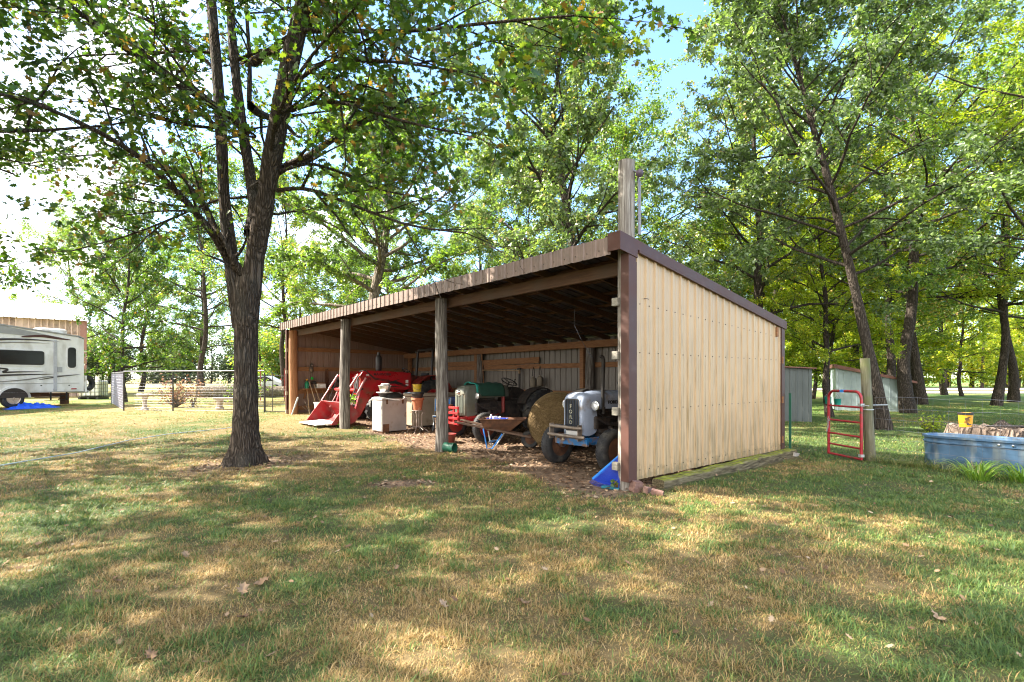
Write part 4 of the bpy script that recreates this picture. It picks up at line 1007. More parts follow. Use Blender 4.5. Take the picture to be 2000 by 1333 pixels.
# lime green vine hanging on the ram
def sprig(name, loc, lab, n, spread, size, mat, cat, seed):
    rnd = random.Random(seed); mb = MB()
    for i in range(n):
        c = Vector((rnd.uniform(-1, 1) * spread[0], rnd.uniform(-1, 1) * spread[1], rnd.uniform(-1, 1) * spread[2]))
        a = Vector((rnd.uniform(-1, 1), rnd.uniform(-1, 1), rnd.uniform(-.4, .7))).normalized(); b = a.orthogonal().normalized(); s = size * rnd.uniform(.7, 1.2)
        b.rotate(Matrix.Rotation(rnd.uniform(0, 6), 3, a)); nn = a.cross(b)
        pts = [c - a * s, c - a * .55 * s + b * .55 * s + nn * .1 * s, c + a * .25 * s + b * .6 * s + nn * .12 * s, c + a * s, c + a * .25 * s - b * .6 * s + nn * .12 * s, c - a * .55 * s - b * .55 * s + nn * .1 * s]
        mb.add(pts, [(0, 1, 2, 3), (0, 3, 4, 5)])
    lf = None
    mb.tube([(0, 0, -spread[2] * 1.3), (spread[0] * .3, 0, 0), (spread[0] * .9, .02, spread[2])], .006, 5)
    o = mb.build(name, mat, None, smooth=True, angle=180); o.location = loc; o.rotation_euler = (0, 0, S_RZ); return tag(o, lab, cat)
sprig('leafy_vine', SG(10.55, .32, .82), 'lime green leafy vine growing up beside the red loader arm', 34, (.22, .1, .14), .055, M['lime'], 'vine', 3)
sprig('seedling', SG(10.42, -.10, .14), 'small green seedling at the foot of the post before the red bucket', 26, (.10, .08, .12), .035, M['leaf_oak'], 'plant', 5)
sprig('seedling', SG(.14, -.18, .10), 'little bright green weed at the foot of the grey corner pole', 14, (.05, .05, .05), .03, M['leaf_oak'], 'plant', 6)
# pale board lying in the bucket
o = thing('white_board', 'white crumpled board lying in the red loader bucket', 'board', SG(11.45, -.30, .05), S_RZ)
mb = MB(); crumple(mb, 1.5, .75, .10, 8, 16, 10, lambda x, y: .10 * max(0, y + .1) + .02); ob = mb.build('board', M['white'], o, smooth=True, angle=180); sm = ob.modifiers.new('thick', 'SOLIDIFY'); sm.thickness = .015
o = thing('plastic_tub', 'white plastic tub standing behind the red bucket', 'tub', SG(13.55, .62), S_RZ)
mb = MB(); pr = [(.26, 0), (.30, .45), (.32, .46), (.32, .49), (.29, .49), (.25, .03), (0, .03)]; mb.lathe(pr, 24, (0, 0, 0)); mb.build('tub', M['plasticw'], o, smooth=True, angle=40)

# ------------------------------------------------------------------ round bale
bl = thing('hay_bale', 'big round hay bale standing between the two old tractors', 'hay bale', SG(3.72, 2.30), 0)
bl.rotation_euler = (0, 0, R(-6))
mb = MB(); prof = [(0, -.56), (.2, -.575), (.45, -.57), (.58, -.55), (.625, -.50), (.635, -.3), (.63, 0), (.635, .3), (.625, .5), (.58, .55), (0, .56)]
mb.lathe(prof, 56, (0, 0, .63), axis='Y'); ob = mb.build('bale', M['hay'], bl, smooth=True, angle=60)
for v in ob.data.vertices:
    k = mnoise.noise(v.co * 6) * .022 + mnoise.noise(v.co * 21) * .010; v.co.y += k; v.co.x *= 1 + k * .6; v.co.z = max(.0, .63 + (v.co.z - .63) * (1 + k * .6))
rnd = random.Random(11); mb = MB()
for i in range(2600):   # loose straws
    q = rnd.uniform(0, 2 * PI); r = .62 * math.sqrt(rnd.random())
    if i % 3: c = Vector((r * math.cos(q), -.575, .63 + r * math.sin(q))); d = Vector((-math.sin(q) + rnd.uniform(-.7, .7), rnd.uniform(-.25, .1), math.cos(q) + rnd.uniform(-.7, .7))).normalized()
    else: c = Vector((.64 * math.cos(q), rnd.uniform(-.55, .5), .63 + .64 * math.sin(q))); d = Vector((-math.sin(q), rnd.uniform(-.5, .5), math.cos(q))).normalized()
    ln = rnd.uniform(.04, .13); w = d.orthogonal().normalized() * .0022; a, b = c - d * ln / 2, c + d * ln / 2
    mb.add([a - w, a + w, b + w, b - w], [(0, 1, 2, 3)])
mb.build('straw', mat_surf('loose_straw', [(0.3, (.12, .075, .028)), (0.7, (.27, .185, .08))], scale=9, bump=0), bl)['kind'] = 'stuff'

# ------------------------------------------------------------------ wheelbarrow
wb = thing('wheelbarrow', 'rusty steel wheelbarrow with blue legs, parked before the hay bale', 'wheelbarrow', SG(4.55, 1.25), R(-8))
mb = MB()
def tray(z, x0_, x1_, wb_, wf): return [(x0_, -wb_, z), (x0_, wb_, z), (x1_, wf, z), (x1_, -wf, z)]
o_ = [tray(.40, -.22, .30, .20, .16), tray(.50, -.30, .42, .27, .23), tray(.66, -.38, .62, .34, .30)]
i_ = [tray(.655, -.36, .60, .325, .285), tray(.51, -.28, .40, .25, .21), tray(.42, -.20, .28, .18, .14)]
mb.loft(o_ + i_); rimp = [(-.385, -.345, .66), (-.385, .345, .66), (.625, .305, .66), (.625, -.305, .66), (-.385, -.345, .66)]
mb.tube(rimp, .013, 6); mb.build('tray', M['rust'], wb, bevel=.01)
for s in (-1, 1):
    mb = MB(); mb.bar((-.95, s * .29, .60), (.75, s * .10, .26), .04, .045); mb.tube([(-.95, s * .29, .60), (-.82, s * .275, .575)], .024, 8); mb.build('handle', mat_surf('handle_wood', flat2((.15, .09, .06)), scale=5, rough=.8), wb)
    mb = MB(); mb.tube([(-.30, s * .24, .45), (-.22, s * .25, .02), (-.10, s * .25, .015), (.12, s * .20, .34)], .016, 8); mb.build('leg', M['blue_rib'] if s < 0 else M['galv'], wb, smooth=True)
mb = MB(); mb.tube([(-.19, -.25, .14), (-.17, .25, .14)], .013, 6); mb.tube([(-.2, -.25, .12), (.1, -.2, .25)], .012, 6); mb.build('brace', M['fordblue'], wb, smooth=True)
mb = MB(); pr = [(.11, -.04), (.17, -.05), (.20, -.025), (.205, 0), (.20, .025), (.17, .05), (.11, .04)]; mb.lathe(pr, 24, (.72, 0, .205), axis='Y', close=True)
wl_ = mb.build('wheel', M['black'], wb, smooth=True); mb = MB(); mb.lathe([(0, -.05), (.115, -.03), (.115, .03), (0, .05)], 18, (.72, 0, .205), axis='Y'); mb.build('rim', M['rust'], wl_, smooth=True)
o = thing('blue_tray', 'small blue tray of odds and ends lying in the rusty wheelbarrow', 'tray', wb.location + Vector((-.02, -.02, .60)), R(-4), )
mb = MB(); mb.loft([[(a, b, 0) for a, b in rrect(.40, .26, .04)], [(a, b, .07) for a, b in rrect(.48, .32, .05)], [(a, b, .07) for a, b in rrect(.455, .295, .05)], [(a, b, .012) for a, b in rrect(.38, .24, .04)]]); mb.build('tray', M['blue_pl'], o, smooth=True, angle=40)
mb = MB(); mb.box((-.06, 0, .09), (.1, .08, .05), Matrix.Rotation(.4, 3, 'Z')); mb.ball((.05, .04, .08), .035, 8); mb.tube([(-.18, .02, .06), (-.14, .03, .15)], .02, 8); mb.build('contents', M['white'], o)
t = thing('green_can', 'dark green can lying on its side by the middle post', 'can', SG(4.72, .05, .105), S_RZ + .35)
mb = MB(); mb.lathe([(0, -.13), (.098, -.13), (.104, -.12), (.10, -.11), (.10, .10), (.106, .115), (.106, .13), (.095, .13), (.095, -.10), (0, -.10)], 24, axis='X'); mb.tube([(.11, -.09, .03), (.13, -.06, .10), (.13, .06, .10), (.11, .09, .03)], .004, 5); mb.build('can', M['green_pl'], t, smooth=True, angle=40)

# ------------------------------------------------------------------ leaf rake leaning on the corner pole
rk = thing('leaf_rake', 'bright blue plastic leaf rake leaning on the grey corner pole', 'rake', SG(.52, .02, .0), S_RZ)
# rake stands tines down: head between ground and pole
mb = MB(); P0 = Vector((.10, -.12, .03)); ax = Vector((.50, .22, .46)); ax.normalize()
top = Vector((.42, .06, .56)); lf = Vector((-.05, -.16, .08)); rt_ = Vector((.42, -.14, .06))
n = 15; vs = []
for i in range(n):
    k = i / (n - 1); e = lf.lerp(rt_, k) + Vector((0, -.03 * math.sin(PI * k), -.02 * math.sin(PI * k)))
    vs += [top + Vector((.02 * (k - .5), 0, 0)), top.lerp(e, .5) + Vector((0, .015, 0)), e]
mb.add(vs, [(3 * i + a, 3 * (i + 1) + a, 3 * (i + 1) + a + 1, 3 * i + a + 1) for i in range(n - 1) for a in (0, 1)])
ob = mb.build('rake_head', M['blue_pl'], rk, smooth=True, angle=60); sm = ob.modifiers.new('t', 'SOLIDIFY'); sm.thickness = .006
mb = MB()
for i in range(26):
    k = i / 25; e = lf.lerp(rt_, k) + Vector((0, -.03 * math.sin(PI * k), -.02 * math.sin(PI * k))); d = (e - top).normalized(); f = e + d * .07
    mb.bar(top.lerp(e, .12) + Vector((0, -.006, .006)), e + Vector((0, -.004, .004)), .0045, .004); mb.bar(e - d * .02, f, .007, .004); mb.bar(f, f + Vector((0, .022, -.012)), .006, .004)
mb.build('tine', M['blue_pl'], rk)['kind'] = 'stuff'
mb = MB(); mb.bar(top, lf, .018, .05); mb.build('rib', M['blue_rib'], rk, bevel=.004)
mb = MB(); mb.tube([top - Vector((.02, 0, .03)), top + Vector((.08, .05, .15)), Vector((.52, .44, 1.75))], .013, 8); mb.build('handle', M['wood_handle'], rk, smooth=True)
o = tag(MB().box((0, 0, .02), (.26, .10, .035), Matrix.Rotation(.2, 3, 'Z')).build('plastic_scrap', mat_surf('teal_plastic', flat2((.01, .16, .22)), rough=.5), None, bevel=.01), 'teal plastic scrap on the ground under the rake', 'scrap')
o.location = SG(.22, -.16); o.rotation_euler = (0, .05, S_RZ + .3)

# ------------------------------------------------------------------ freezers and what stands on them
fz = thing('small_freezer', 'white scruffy chest freezer with sunlit end, hose on top', 'freezer', SG(8.78, .72), S_RZ + .10)
mb = MB(); mb.box((0, 0, .47), (.52, .80, .86)); b_ = mb.build('body', [M['appl_shaded']], fz, bevel=.02)
mb = MB(); mb.box((0, -.402, .47), (.44, .012, .80)); mb.build('lit_end_face', M['white'], b_, bevel=.004)  # added white sheet: sunlight on this end painted as a lighter colour
mb = MB(); mb.box((0, 0, .93), (.54, .82, .06)); mb.build('lid', M['appl_shaded'], fz, bevel=.015)
for y in (-.25, .26):
    mb = MB(); mb.box((.268, y, .86), (.02, .05, .13)); mb.build('hinge', M['rust'], fz, bevel=.004)
for y in (-.34, .34): MB().box((0, y, .02), (.5, .06, .05)).build('foot', M['rust'], fz)
mb = MB(); mb.box((.2625, -.28, .14), (.006, .20, .22)); mb.build('vent_grille', M['rust'], b_)
top = fz.location.z + .965
F_ = lambda u, v, z=0: Vector((S(u, v).x, S(u, v).y, top + z))
o = thing('frying_pan', 'black upturned pan lid pile on the white freezer', 'pan', F_(8.72, .83), .3)
mb = MB(); mb.lathe([(0, .16), (.06, .155), (.17, .12), (.25, .05), (.29, 0), (.30, .01), (.26, .07), (.17, .14)], 28); mb.box((-.36, 0, .02), (.2, .03, .02)); mb.build('pan', M['dark'], o, smooth=True, angle=50)
o = thing('roasting_pot', 'dull steel pot on a white plate, topmost of the pile on the white freezer', 'pot', F_(8.80, .58), .2)
mb = MB(); mb.lathe([(0, .0), (.13, .0), (.17, .10), (.20, .12), (.20, .135), (.16, .13), (0, .13)], 26); mb.build('base_dish', M['dark'], o, smooth=True, angle=40)
mb = MB(); mb.lathe([(0, .13), (.20, .13), (.235, .145), (.235, .16), (0, .16)], 26); mb.build('plate', M['white'], o, smooth=True, angle=40)
mb = MB(); mb.lathe([(0, .16), (.12, .16), (.165, .30), (.185, .34), (.18, .345), (.155, .31), (.11, .18), (0, .18)], 26); mb.build('pot', M['steel'], o, smooth=True, angle=40)
mb = MB(); mb.loft([[(a + .02, b, .335) for a, b in rrect(.26, .20, .07)], [(a + .02, b, .39) for a, b in rrect(.23, .17, .07)], [(a + .02, b, .40) for a, b in rrect(.1, .08, .03)]]); mb.build('foil_lid', M['white'], o, smooth=True, angle=50)
o = thing('hose_coil', 'pale thin hose looped over the white freezer edge', 'hose', F_(8.62, .60), S_RZ)
mb = MB(); pts = [(-.1, -.43, -.08), (-.05, -.43, .01), (.1, -.40, .015), (.2, -.30, .02), (.27, -.15, -.015), (.29, .05, -.05), (.29, .2, -.06), (.285, .32, -.03), (.25, .38, .015), (.1, .36, .02), (-.1, .2, .02), (-.18, -.1, .02), (-.15, -.36, .02), (-.2, -.44, -.05), (-.22, -.44, -.25)]
mb.tube(pts, .011, 7); mb.build('hose', M['plasticw'], o, smooth=True, angle=180)
fz2 = thing('chest_freezer', 'long cream chest freezer behind the plant stand', 'freezer', SG(9.05, 2.35), S_RZ)
mb = MB(); mb.box((0, 0, .48), (.70, 1.70, .86)); mb.build('body', M['cream'], fz2, bevel=.02); mb = MB(); mb.box((0, 0, .955), (.73, 1.73, .085)); mb.build('lid', M['cream'], fz2, bevel=.02)
mb = MB(); mb.box((0, 0, .905), (.715, 1.715, .014)); mb.build('seal', M['rust'], fz2); mb = MB(); mb.box((0, 0, .03), (.62, 1.6, .06)); mb.build('plinth', M['dark'], fz2)
z2 = fz2.location.z + 1.0
o = thing('yellow_bucket', 'dirty yellow plastic bucket on the cream chest freezer', 'bucket', Vector((*S(8.98, 1.72).xy, z2)), .4)
mb = MB(); mb.lathe([(0, 0), (.115, 0), (.13, .24), (.142, .245), (.142, .265), (.125, .265), (.11, .02), (0, .02)], 22); ob = mb.build('bucket', M['yellow'], o, smooth=True, angle=40)
mb = MB(); mb.tube([(-.135, 0, .23), (-.12, -.09, .16), (0, -.15, .10), (.12, -.09, .16), (.135, 0, .23)], .004, 5); mb.build('handle', M['wire'], o)
o = thing('blue_cloth', 'pale blue cloth hanging over the end of the cream chest freezer', 'cloth', Vector((*S(9.05, 1.55).xy, z2 + .004)), S_RZ)
mb = MB(); crumple(mb, .5, .22, .05, 4, 12, 8); ob = mb.build('cloth', mat_surf('pale_blue_cloth', flat2((.32, .45, .58)), rough=.8), o, smooth=True, angle=180); sm = ob.modifiers.new('t', 'SOLIDIFY'); sm.thickness = .006
# plant stand with a clay pot
o = thing('plant_stand', 'rusty white wire plant stand before the cream freezer', 'plant stand', SG(8.02, 1.18), S_RZ)
mb = MB()
for i in range(4):
    a = PI / 4 + i * PI / 2; c, s = math.cos(a), math.sin(a)
    mb.tube([(.30 * c, .30 * s, .0), (.27 * c, .27 * s, .07), (.15 * c, .15 * s, .15), (.11 * c, .11 * s, .2), (.10 * c, .10 * s, .48), (.16 * c, .16 * s, .60), (.20 * c, .20 * s, .55)], .009, 6)
for r, z in ((.11, .17), (.15, .62), (.30, .01)):
    mb.tube([(r * math.cos(2 * PI * i / 20), r * math.sin(2 * PI * i / 20), z) for i in range(21)], .008, 6, cap=False) if z > .1 else None
mb.tube([(-.15, 0, .62), (.15, 0, .62)], .007, 5); mb.tube([(0, -.15, .62), (0, .15, .62)], .007, 5); mb.tube([(-.3, 0, .10), (-.15, 0, .16), (.15, 0, .16), (.3, 0, .10)], .008, 5)
mb.build('frame', mat_surf('rusty_white', flat2((.45, .38, .34)), rough=.7, grime=(.2, .1, .06), gscale=8), o, smooth=True)
pz = o.location + Vector((0, 0, .63))
o = thing('clay_pot', 'terracotta pot with pale speckles on the wire plant stand', 'pot', pz, .2)
mb = MB(); mb.lathe([(0, 0), (.105, 0), (.155, .27), (.18, .28), (.18, .34), (.15, .34), (.10, .02), (0, .02)], 26); mb.build('pot', M['terra'], o, smooth=True, angle=40)
o = thing('black_pot', 'black plastic nursery pot nested in the terracotta pot', 'pot', pz + Vector((0, 0, .30)), 0)
mb = MB(); mb.lathe([(0, 0), (.12, 0), (.165, .14), (.18, .145), (.18, .20), (.16, .20), (.11, .02), (0, .02)], 26); mb.build('pot', M['blackmetal'], o, smooth=True, angle=40)
o = thing('clay_pot', 'dim red clay pot on a dark crate, half hidden by the middle post', 'pot', SG(7.25, 1.60, .43), 0)
mb = MB(); mb.lathe([(0, 0), (.13, 0), (.18, .3), (.205, .31), (.205, .37), (.18, .37), (.12, .02), (0, .02)], 24); mb.build('pot', M['terra'], o, smooth=True, angle=40)
o = thing('wooden_crate', 'dark slatted crate carrying a clay pot behind the middle post', 'crate', SG(7.25, 1.60), S_RZ)
mb = MB()
for i in range(3):
    for s in (-1, 1): mb.box((0, s * .20, .08 + .14 * i), (.40, .02, .11)); mb.box((s * .20, 0, .08 + .14 * i), (.02, .38, .11))
mb.box((0, 0, .42), (.44, .44, .018)); mb.build('crate', M['lumber_u'], o)
# blue barrel and folding chair seen behind the middle post
o = thing('plastic_barrel', 'dark blue plastic barrel in shadow behind the middle post', 'barrel', SG(8.42, 2.75), 0)
mb = MB(); mb.lathe([(0, 0), (.27, 0), (.29, .05), (.30, .28), (.31, .30), (.30, .32), (.30, .58), (.31, .60), (.30, .62), (.29, .86), (.27, .90), (.25, .90), (.25, .87), (0, .87)], 28); mb.build('barrel', mat_surf('navy_plastic', flat2((.012, .035, .16)), rough=.45), o, smooth=True, angle=40)
o = thing('folding_chair', 'bright blue folding lawn chair with pale tube frame by the middle post', 'chair', SG(8.0, 1.95), S_RZ + .9)
mb = MB()
for s in (-.23, .23):
    mb.tube([(s, .22, 0), (s, -.18, .42), (s, -.2, .44)], .012, 7); mb.tube([(s, -.22, 0), (s, .18, .42), (s, .32, .92)], .012, 7)
mb.tube([(-.23, .32, .92), (.23, .32, .92)], .012, 7); mb.tube([(-.23, -.2, .44), (.23, -.2, .44)], .012, 7); mb.tube([(-.23, .22, .01), (.23, .22, .01)], .012, 7); mb.tube([(-.23, -.22, .01), (.23, -.22, .01)], .012, 7); mb.build('frame', M['galv'], o, smooth=True)
mb = MB(); mb.box((0, -.01, .42), (.44, .36, .012)); mb.build('seat', M['blue_rib'], o); mb = MB(); mb.box((0, .26, .72), (.44, .012, .34), Matrix.Rotation(-.27, 3, 'X')); mb.build('backrest', M['blue_rib'], o)
o = thing('feed_pan', 'dull red round feed pan under the red slatted bumper', 'pan', SG(5.98, .78), 0)
mb = MB(); mb.lathe([(0, 0), (.20, 0), (.235, .19), (.25, .20), (.25, .215), (.225, .215), (.19, .02), (0, .02)], 28); mb.build('pan', M['dullred'], o, smooth=True, angle=40)

# ------------------------------------------------------------------ hanging on the back wall
W_ = lambda u, z, d=.10: Vector((*S(u, D - d).xy, z))
def sprayer(u, z, lab):
    o = thing('garden_sprayer', lab, 'sprayer', W_(u, z, .20), S_RZ)
    mb = MB(); mb.lathe([(0, 0), (.09, 0), (.105, .02), (.105, .22), (.08, .28), (.04, .30), (.04, .34), (0, .34)], 20); mb.build('tank', mat_surf('tan_tank', flat2((.20, .16, .11)), rough=.6), o, smooth=True, angle=40)
    mb = MB(); mb.tube([(-.04, 0, .33), (-.05, 0, .44), (0, 0, .62), (.05, 0, .44), (.04, 0, .33)], .010, 6); mb.tube([(.06, .0, .28), (.14, -.03, .22), (.13, -.05, .02), (.05, -.09, -.03)], .009, 6); mb.build('strap', M['dark'], o, smooth=True)
sprayer(7.25, 1.32, 'left one of two tan sprayer tanks hanging on the back wall'); sprayer(6.95, 1.36, 'right one of two tan sprayer tanks hanging on the back wall')
mb = MB(); mb.box((0, 0, 0), (2.9, .035, .19)); o = tag(mb.build('plank', M['lumber'], None, bevel=.004), 'short wide plank set on the back wall girt', 'plank'); o.location = W_(8.55, 2.15, .10); o.rotation_euler = (0, -.01, S_RZ)
mb = MB(); mb.box((0, 0, 0), (2.0, .035, .16)); o = tag(mb.build('plank', M['lumber'], None, bevel=.004), 'plank behind the middle post on the back wall girt', 'plank'); o.location = W_(11.2, 2.13, .10); o.rotation_euler = (0, 0, S_RZ)
mb = MB(); mb.tube([(-1.45, 0, 0.03), (1.0, -.02, -.02)], .016, 8); mb.box((1.02, -.02, -.05), (.04, .05, .12)); o = tag(mb.build('wooden_pole', M['wood_handle'], None, smooth=True), 'pale wooden pole lying level on pegs below the plank', 'pole'); o.location = W_(8.95, 1.86, .16); o.rotation_euler = (0, 0, S_RZ)
mb = MB(); mb.tube([(0, 0, 0), (-.12, .0, 1.25)], .014, 8); mb.box((-.13, -.02, 1.33), (.05, .03, .24)); mb.box((-.15, -.02, 1.46), (.14, .03, .05)); o = tag(mb.build('hay_hook', M['lumber'], None, smooth=True), 'brown long handled hook leaning on the back wall post', 'tool'); o.location = W_(9.62, 1.0, .3); o.rotation_euler = (0, 0, S_RZ)
mb = MB(); mb.box((0, 0, .45), (.07, .03, .9)); mb.box((.0, -.01, .92), (.16, .04, .06)); o = tag(mb.build('hand_saw', M['dark'], None), 'dark long saw hanging under the plank on the back wall', 'saw'); o.location = W_(8.0, .98, .12); o.rotation_euler = (0, 0, S_RZ)

# ------------------------------------------------------------------ tools along the far end wall
def tool(v0, v1, name, head, lab, ln=1.45, mat='wood_handle', u0=14.35, u1=14.98):
    a = SG(u0, v0); b = S(u1, v1); d = Vector((b.x - a.x, b.y - a.y, 0)); h = math.sqrt(max(.2, ln * ln - d.length ** 2))
    o = thing(name, lab, name.replace('_', ' ').split()[-1], a, S_RZ)
    loc = lambda q: Vector((-(q - SO).dot(SU), (q - SO).dot(SV), q.z)) - Vector((-(a - SO).dot(SU), (a - SO).dot(SV), a.z))
    e = loc(Vector((b.x, b.y, a.z + h))); mb = MB(); mb.tube([(0, 0, 0), e], .015, 7); mb.build('handle', M[mat], o, smooth=True)
    mb = MB(); ax = e.normalized()
    if head == 'shovel':
        x = ax.orthogonal().normalized(); s0 = e; vs = []
        for t_, w_ in ((0, .03), (.04, .10), (.2, .11), (.28, .07), (.32, .01)): vs += [s0 + ax * t_ - x * w_, s0 + ax * t_ + Vector((0, .02, 0)), s0 + ax * t_ + x * w_]
        mb.add(vs, [(3 * i + j, 3 * i + j + 1, 3 * i + j + 4, 3 * i + j + 3) for i in range(4) for j in (0, 1)])
        ob = mb.build('blade', M['galv'], o, smooth=True); ob.modifiers.new('t', 'SOLIDIFY').thickness = .004
    elif head == 'rake':
        mb.box(e, (.03, .38, .03));
        for i in range(9): mb.box(e + Vector((.04, -.17 + .043 * i, 0)), (.08, .008, .008))
        mb.build('head', M['rust'], o)
    else:
        mb.box(e + Vector((.02, 0, 0)), (.03, .16, .12)); mb.build('head', M['dark'], o)
    return o
tool(.42, .55, 'shovel', 'shovel', 'pale shovel standing blade up beside the far end post', 1.15)
tool(.75, .62, 'garden_rake', 'rake', 'rake leaning by the shovel on the far end wall', 1.35)
tool(.95, .78, 'hoe', 'hoe', 'hoe leaning between the rake and the shelf bracket', 1.3)
tool(1.25, 1.05, 'pitchfork', 'rake', 'fork with brown handle leaning under the shelf', 1.2, 'lumber')
tool(1.75, 1.95, 'spade', 'shovel', 'dark spade leaning back to the right under the hanging pan', 1.45, 'dark')
tool(2.15, 1.75, 'broom', 'hoe', 'broom leaning left behind the white tub', 1.4)
tool(2.6, 2.5, 'sledgehammer', 'hoe', 'short handled hammer leaning near the loader arm', 1.0, 'rust')
mb = MB(); mb.tube([(0, 0, 0), (.03, .09, .28)], .028, 10); mb.tube([(.03, .09, .28), (.07, .2, .62)], .036, 10); o = tag(mb.build('shock_absorber', M['galv'], None, smooth=True), 'grey metal cylinder leaning on the far end post', 'cylinder'); o.location = SG(14.72, -.08); o.rotation_euler = (0, 0, S_RZ)
rnd = random.Random(9)
mb = MB()
for i in range(16): a = Vector((rnd.uniform(-.3, .3), rnd.uniform(-.3, .3), .02)); mb.tube([a, a + Vector((rnd.uniform(-.25, .1), rnd.uniform(-.2, .3), rnd.uniform(.05, .45)))], .012, 5)
o = tag(mb.build('stick_heap', M['bark_lt'], None), 'heap of sticks on the ground below the leaning tools', 'sticks'); o.location = SG(14.5, .75); kind(o, 'stuff')
SH = lambda v, u=U1 - .27: Vector((*S(u, v).xy, 1.217))
o = thing('green_jug', 'green jug with orange cap at the post end of the shelf', 'jug', SH(.55), 0); mb = MB(); mb.lathe([(0, 0), (.07, 0), (.075, .2), (.03, .27), (.03, .30), (0, .30)], 14); mb.build('jug', mat_surf('bright_green', flat2((.01, .25, .11)), rough=.4), o, smooth=True); mb = MB(); mb.lathe([(0, .30), (.035, .30), (.035, .35), (0, .35)], 12); mb.build('cap', M['amber'], o)
o = thing('storage_box', 'pale plastic box on the shelf under the hanging straps', 'box', SH(1.05), S_RZ); mb = MB(); mb.box((0, 0, .09), (.26, .34, .17)); mb.build('box', M['plasticw'], o, bevel=.02); mb = MB(); mb.box((0, 0, .20), (.24, .3, .04)); mb.build('lid', M['lumber'], o, bevel=.01)
o = thing('cardboard_box', 'open cream box near the hanging pan on the shelf', 'box', SH(2.05), S_RZ + .2); mb = MB(); mb.box((0, 0, .13), (.28, .42, .26)); mb.build('box', M['cream'], o, bevel=.005); mb = MB(); mb.box((.0, 0, .275), (.34, .44, .02), Matrix.Rotation(.25, 3, 'Y')); mb.build('lid', M['cream'], o)
o = thing('paint_can', 'dark paint can in the middle of the far shelf', 'can', SH(1.5), 0); mb = MB(); mb.lathe([(0, 0), (.085, 0), (.085, .19), (.09, .195), (.09, .205), (0, .205)], 18); mb.build('can', M['dark'], o, smooth=True, angle=40)
HW = lambda v, z: Vector((*S(U1 - .11, v).xy, z))
mb = MB()
for i in range(7): mb.tube([(0, -.05 + .016 * i, .0), (.02, -.06 + .02 * i, -.4), (.01, -.03 + .01 * i, -.85 - .05 * (i % 3))], .010, 5)
o = tag(mb.build('harness_straps', M['rust'], None, smooth=True), 'long brown strap bundle hanging from the far wall girt', 'straps'); o.location = HW(1.35, 1.95); o.rotation_euler = (0, 0, S_RZ)
mb = MB(); mb.ball((0.03, 0, -.02), .10, 10, (.7, 1, 1.1), .5, 2); mb.ball((.03, .03, .12), .07, 8, (1, 1, .8), .5, 3); mb.tube([(.03, 0, -.1), (.03, .02, -.25)], .012)
o = tag(mb.build('glove_bundle', M['rustgrey'], None, smooth=True), 'brown bundle perched on the girt beside the far post', 'bundle'); o.location = HW(.75, 1.95)
mb = MB(); mb.lathe([(0, 0), (.05, 0), (.06, .04), (.03, .09), (0, .10)], 12); o = tag(mb.build('green_funnel', mat_surf('vivid_green', flat2((.02, .55, .05)), rough=.4), None, smooth=True), 'bright green funnel hanging below the brown bundle', 'funnel'); o.location = HW(.80, 1.55)
mb = MB(); mb.lathe([(0, -.015), (.13, -.015), (.17, .02), (.175, .025), (.15, .025), (.12, 0), (0, 0)], 22, axis='X'); mb.bar((0, 0, .16), (0, 0, .30), .03, .012); o = tag(mb.build('round_pan', M['galv'], None, smooth=True), 'round grey pan hanging on the far end wall', 'pan'); o.location = HW(2.15, 1.62); o.rotation_euler = (0, 0, S_RZ)
# ------------------------------------------------------------------ camper by the left edge
CD = Vector((1.15, 2.8, 0)).normalized(); C_RZ = math.atan2(-CD.x, CD.y)   # local +y runs to its rear, +x faces the lawn
cp = thing('camper', 'white fifth wheel camper with dark swooshes and algae stains, parked at the left edge', 'camper', (-19.62, 23.75, G(-19.6, 23.8)), math.atan2(CD.y, CD.x) - PI / 2)
mb = MB(); LEN = 8.5; W = 2.4
side = [(-LEN, .95), (-LEN, 3.25), (-LEN + .3, 3.45), (-3, 3.40), (-.25, 3.12), (0, 3.02), (0, .62), (-5.2, .62), (-5.4, .95)]
mb.prism(side, -W, 0); mb.build('body', M['camper'], cp, bevel=.03)
mb = MB(); mb.prism([(-LEN, 3.10), (-3, 3.06), (-.9, 2.985), (-.9, 3.03), (-3, 3.39), (-LEN + .3, 3.44)], .002, .012); mb.build('upper_panel', M['camper_grey'], cp)
mb = MB(); mb.prism([(-LEN, 3.44), (-3, 3.40), (-.2, 3.12), (.03, 3.03), (.03, 3.06), (-.2, 3.165), (-3, 3.45), (-LEN, 3.49)], -W - .01, .03); mb.build('roof_edge', M['camper_grey'], cp)
def win(y0, y1, z0, z1, r):
    cyy, czz = (y0 + y1) / 2, (z0 + z1) / 2
    mb = MB(); mb.prism(rrect(y1 - y0 + .10, z1 - z0 + .10, r + .04, 4, cyy, czz), -.01, .022); w = mb.build('window', M['camper'], cp, bevel=.006)
    mb = MB(); mb.prism(rrect(y1 - y0, z1 - z0, r, 4, cyy, czz), .010, .030); mb.build('frame', M['blackmetal'], w)
    mb = MB(); mb.prism(rrect(y1 - y0 - .07, z1 - z0 - .07, r * .8, 4, cyy, czz), .02, .034); mb.build('pane', M['glass'], w)
win(-3.55, -1.52, 1.80, 2.40, .10); win(-.66, -.34, 1.70, 2.62, .12)
mb = MB(); mb.lathe([(0, 0), (.09, 0), (.09, .004), (0, .004)], 16, (.034, -3.12, 1.90), axis='X'); mb.build('sticker', M['white'], cp)
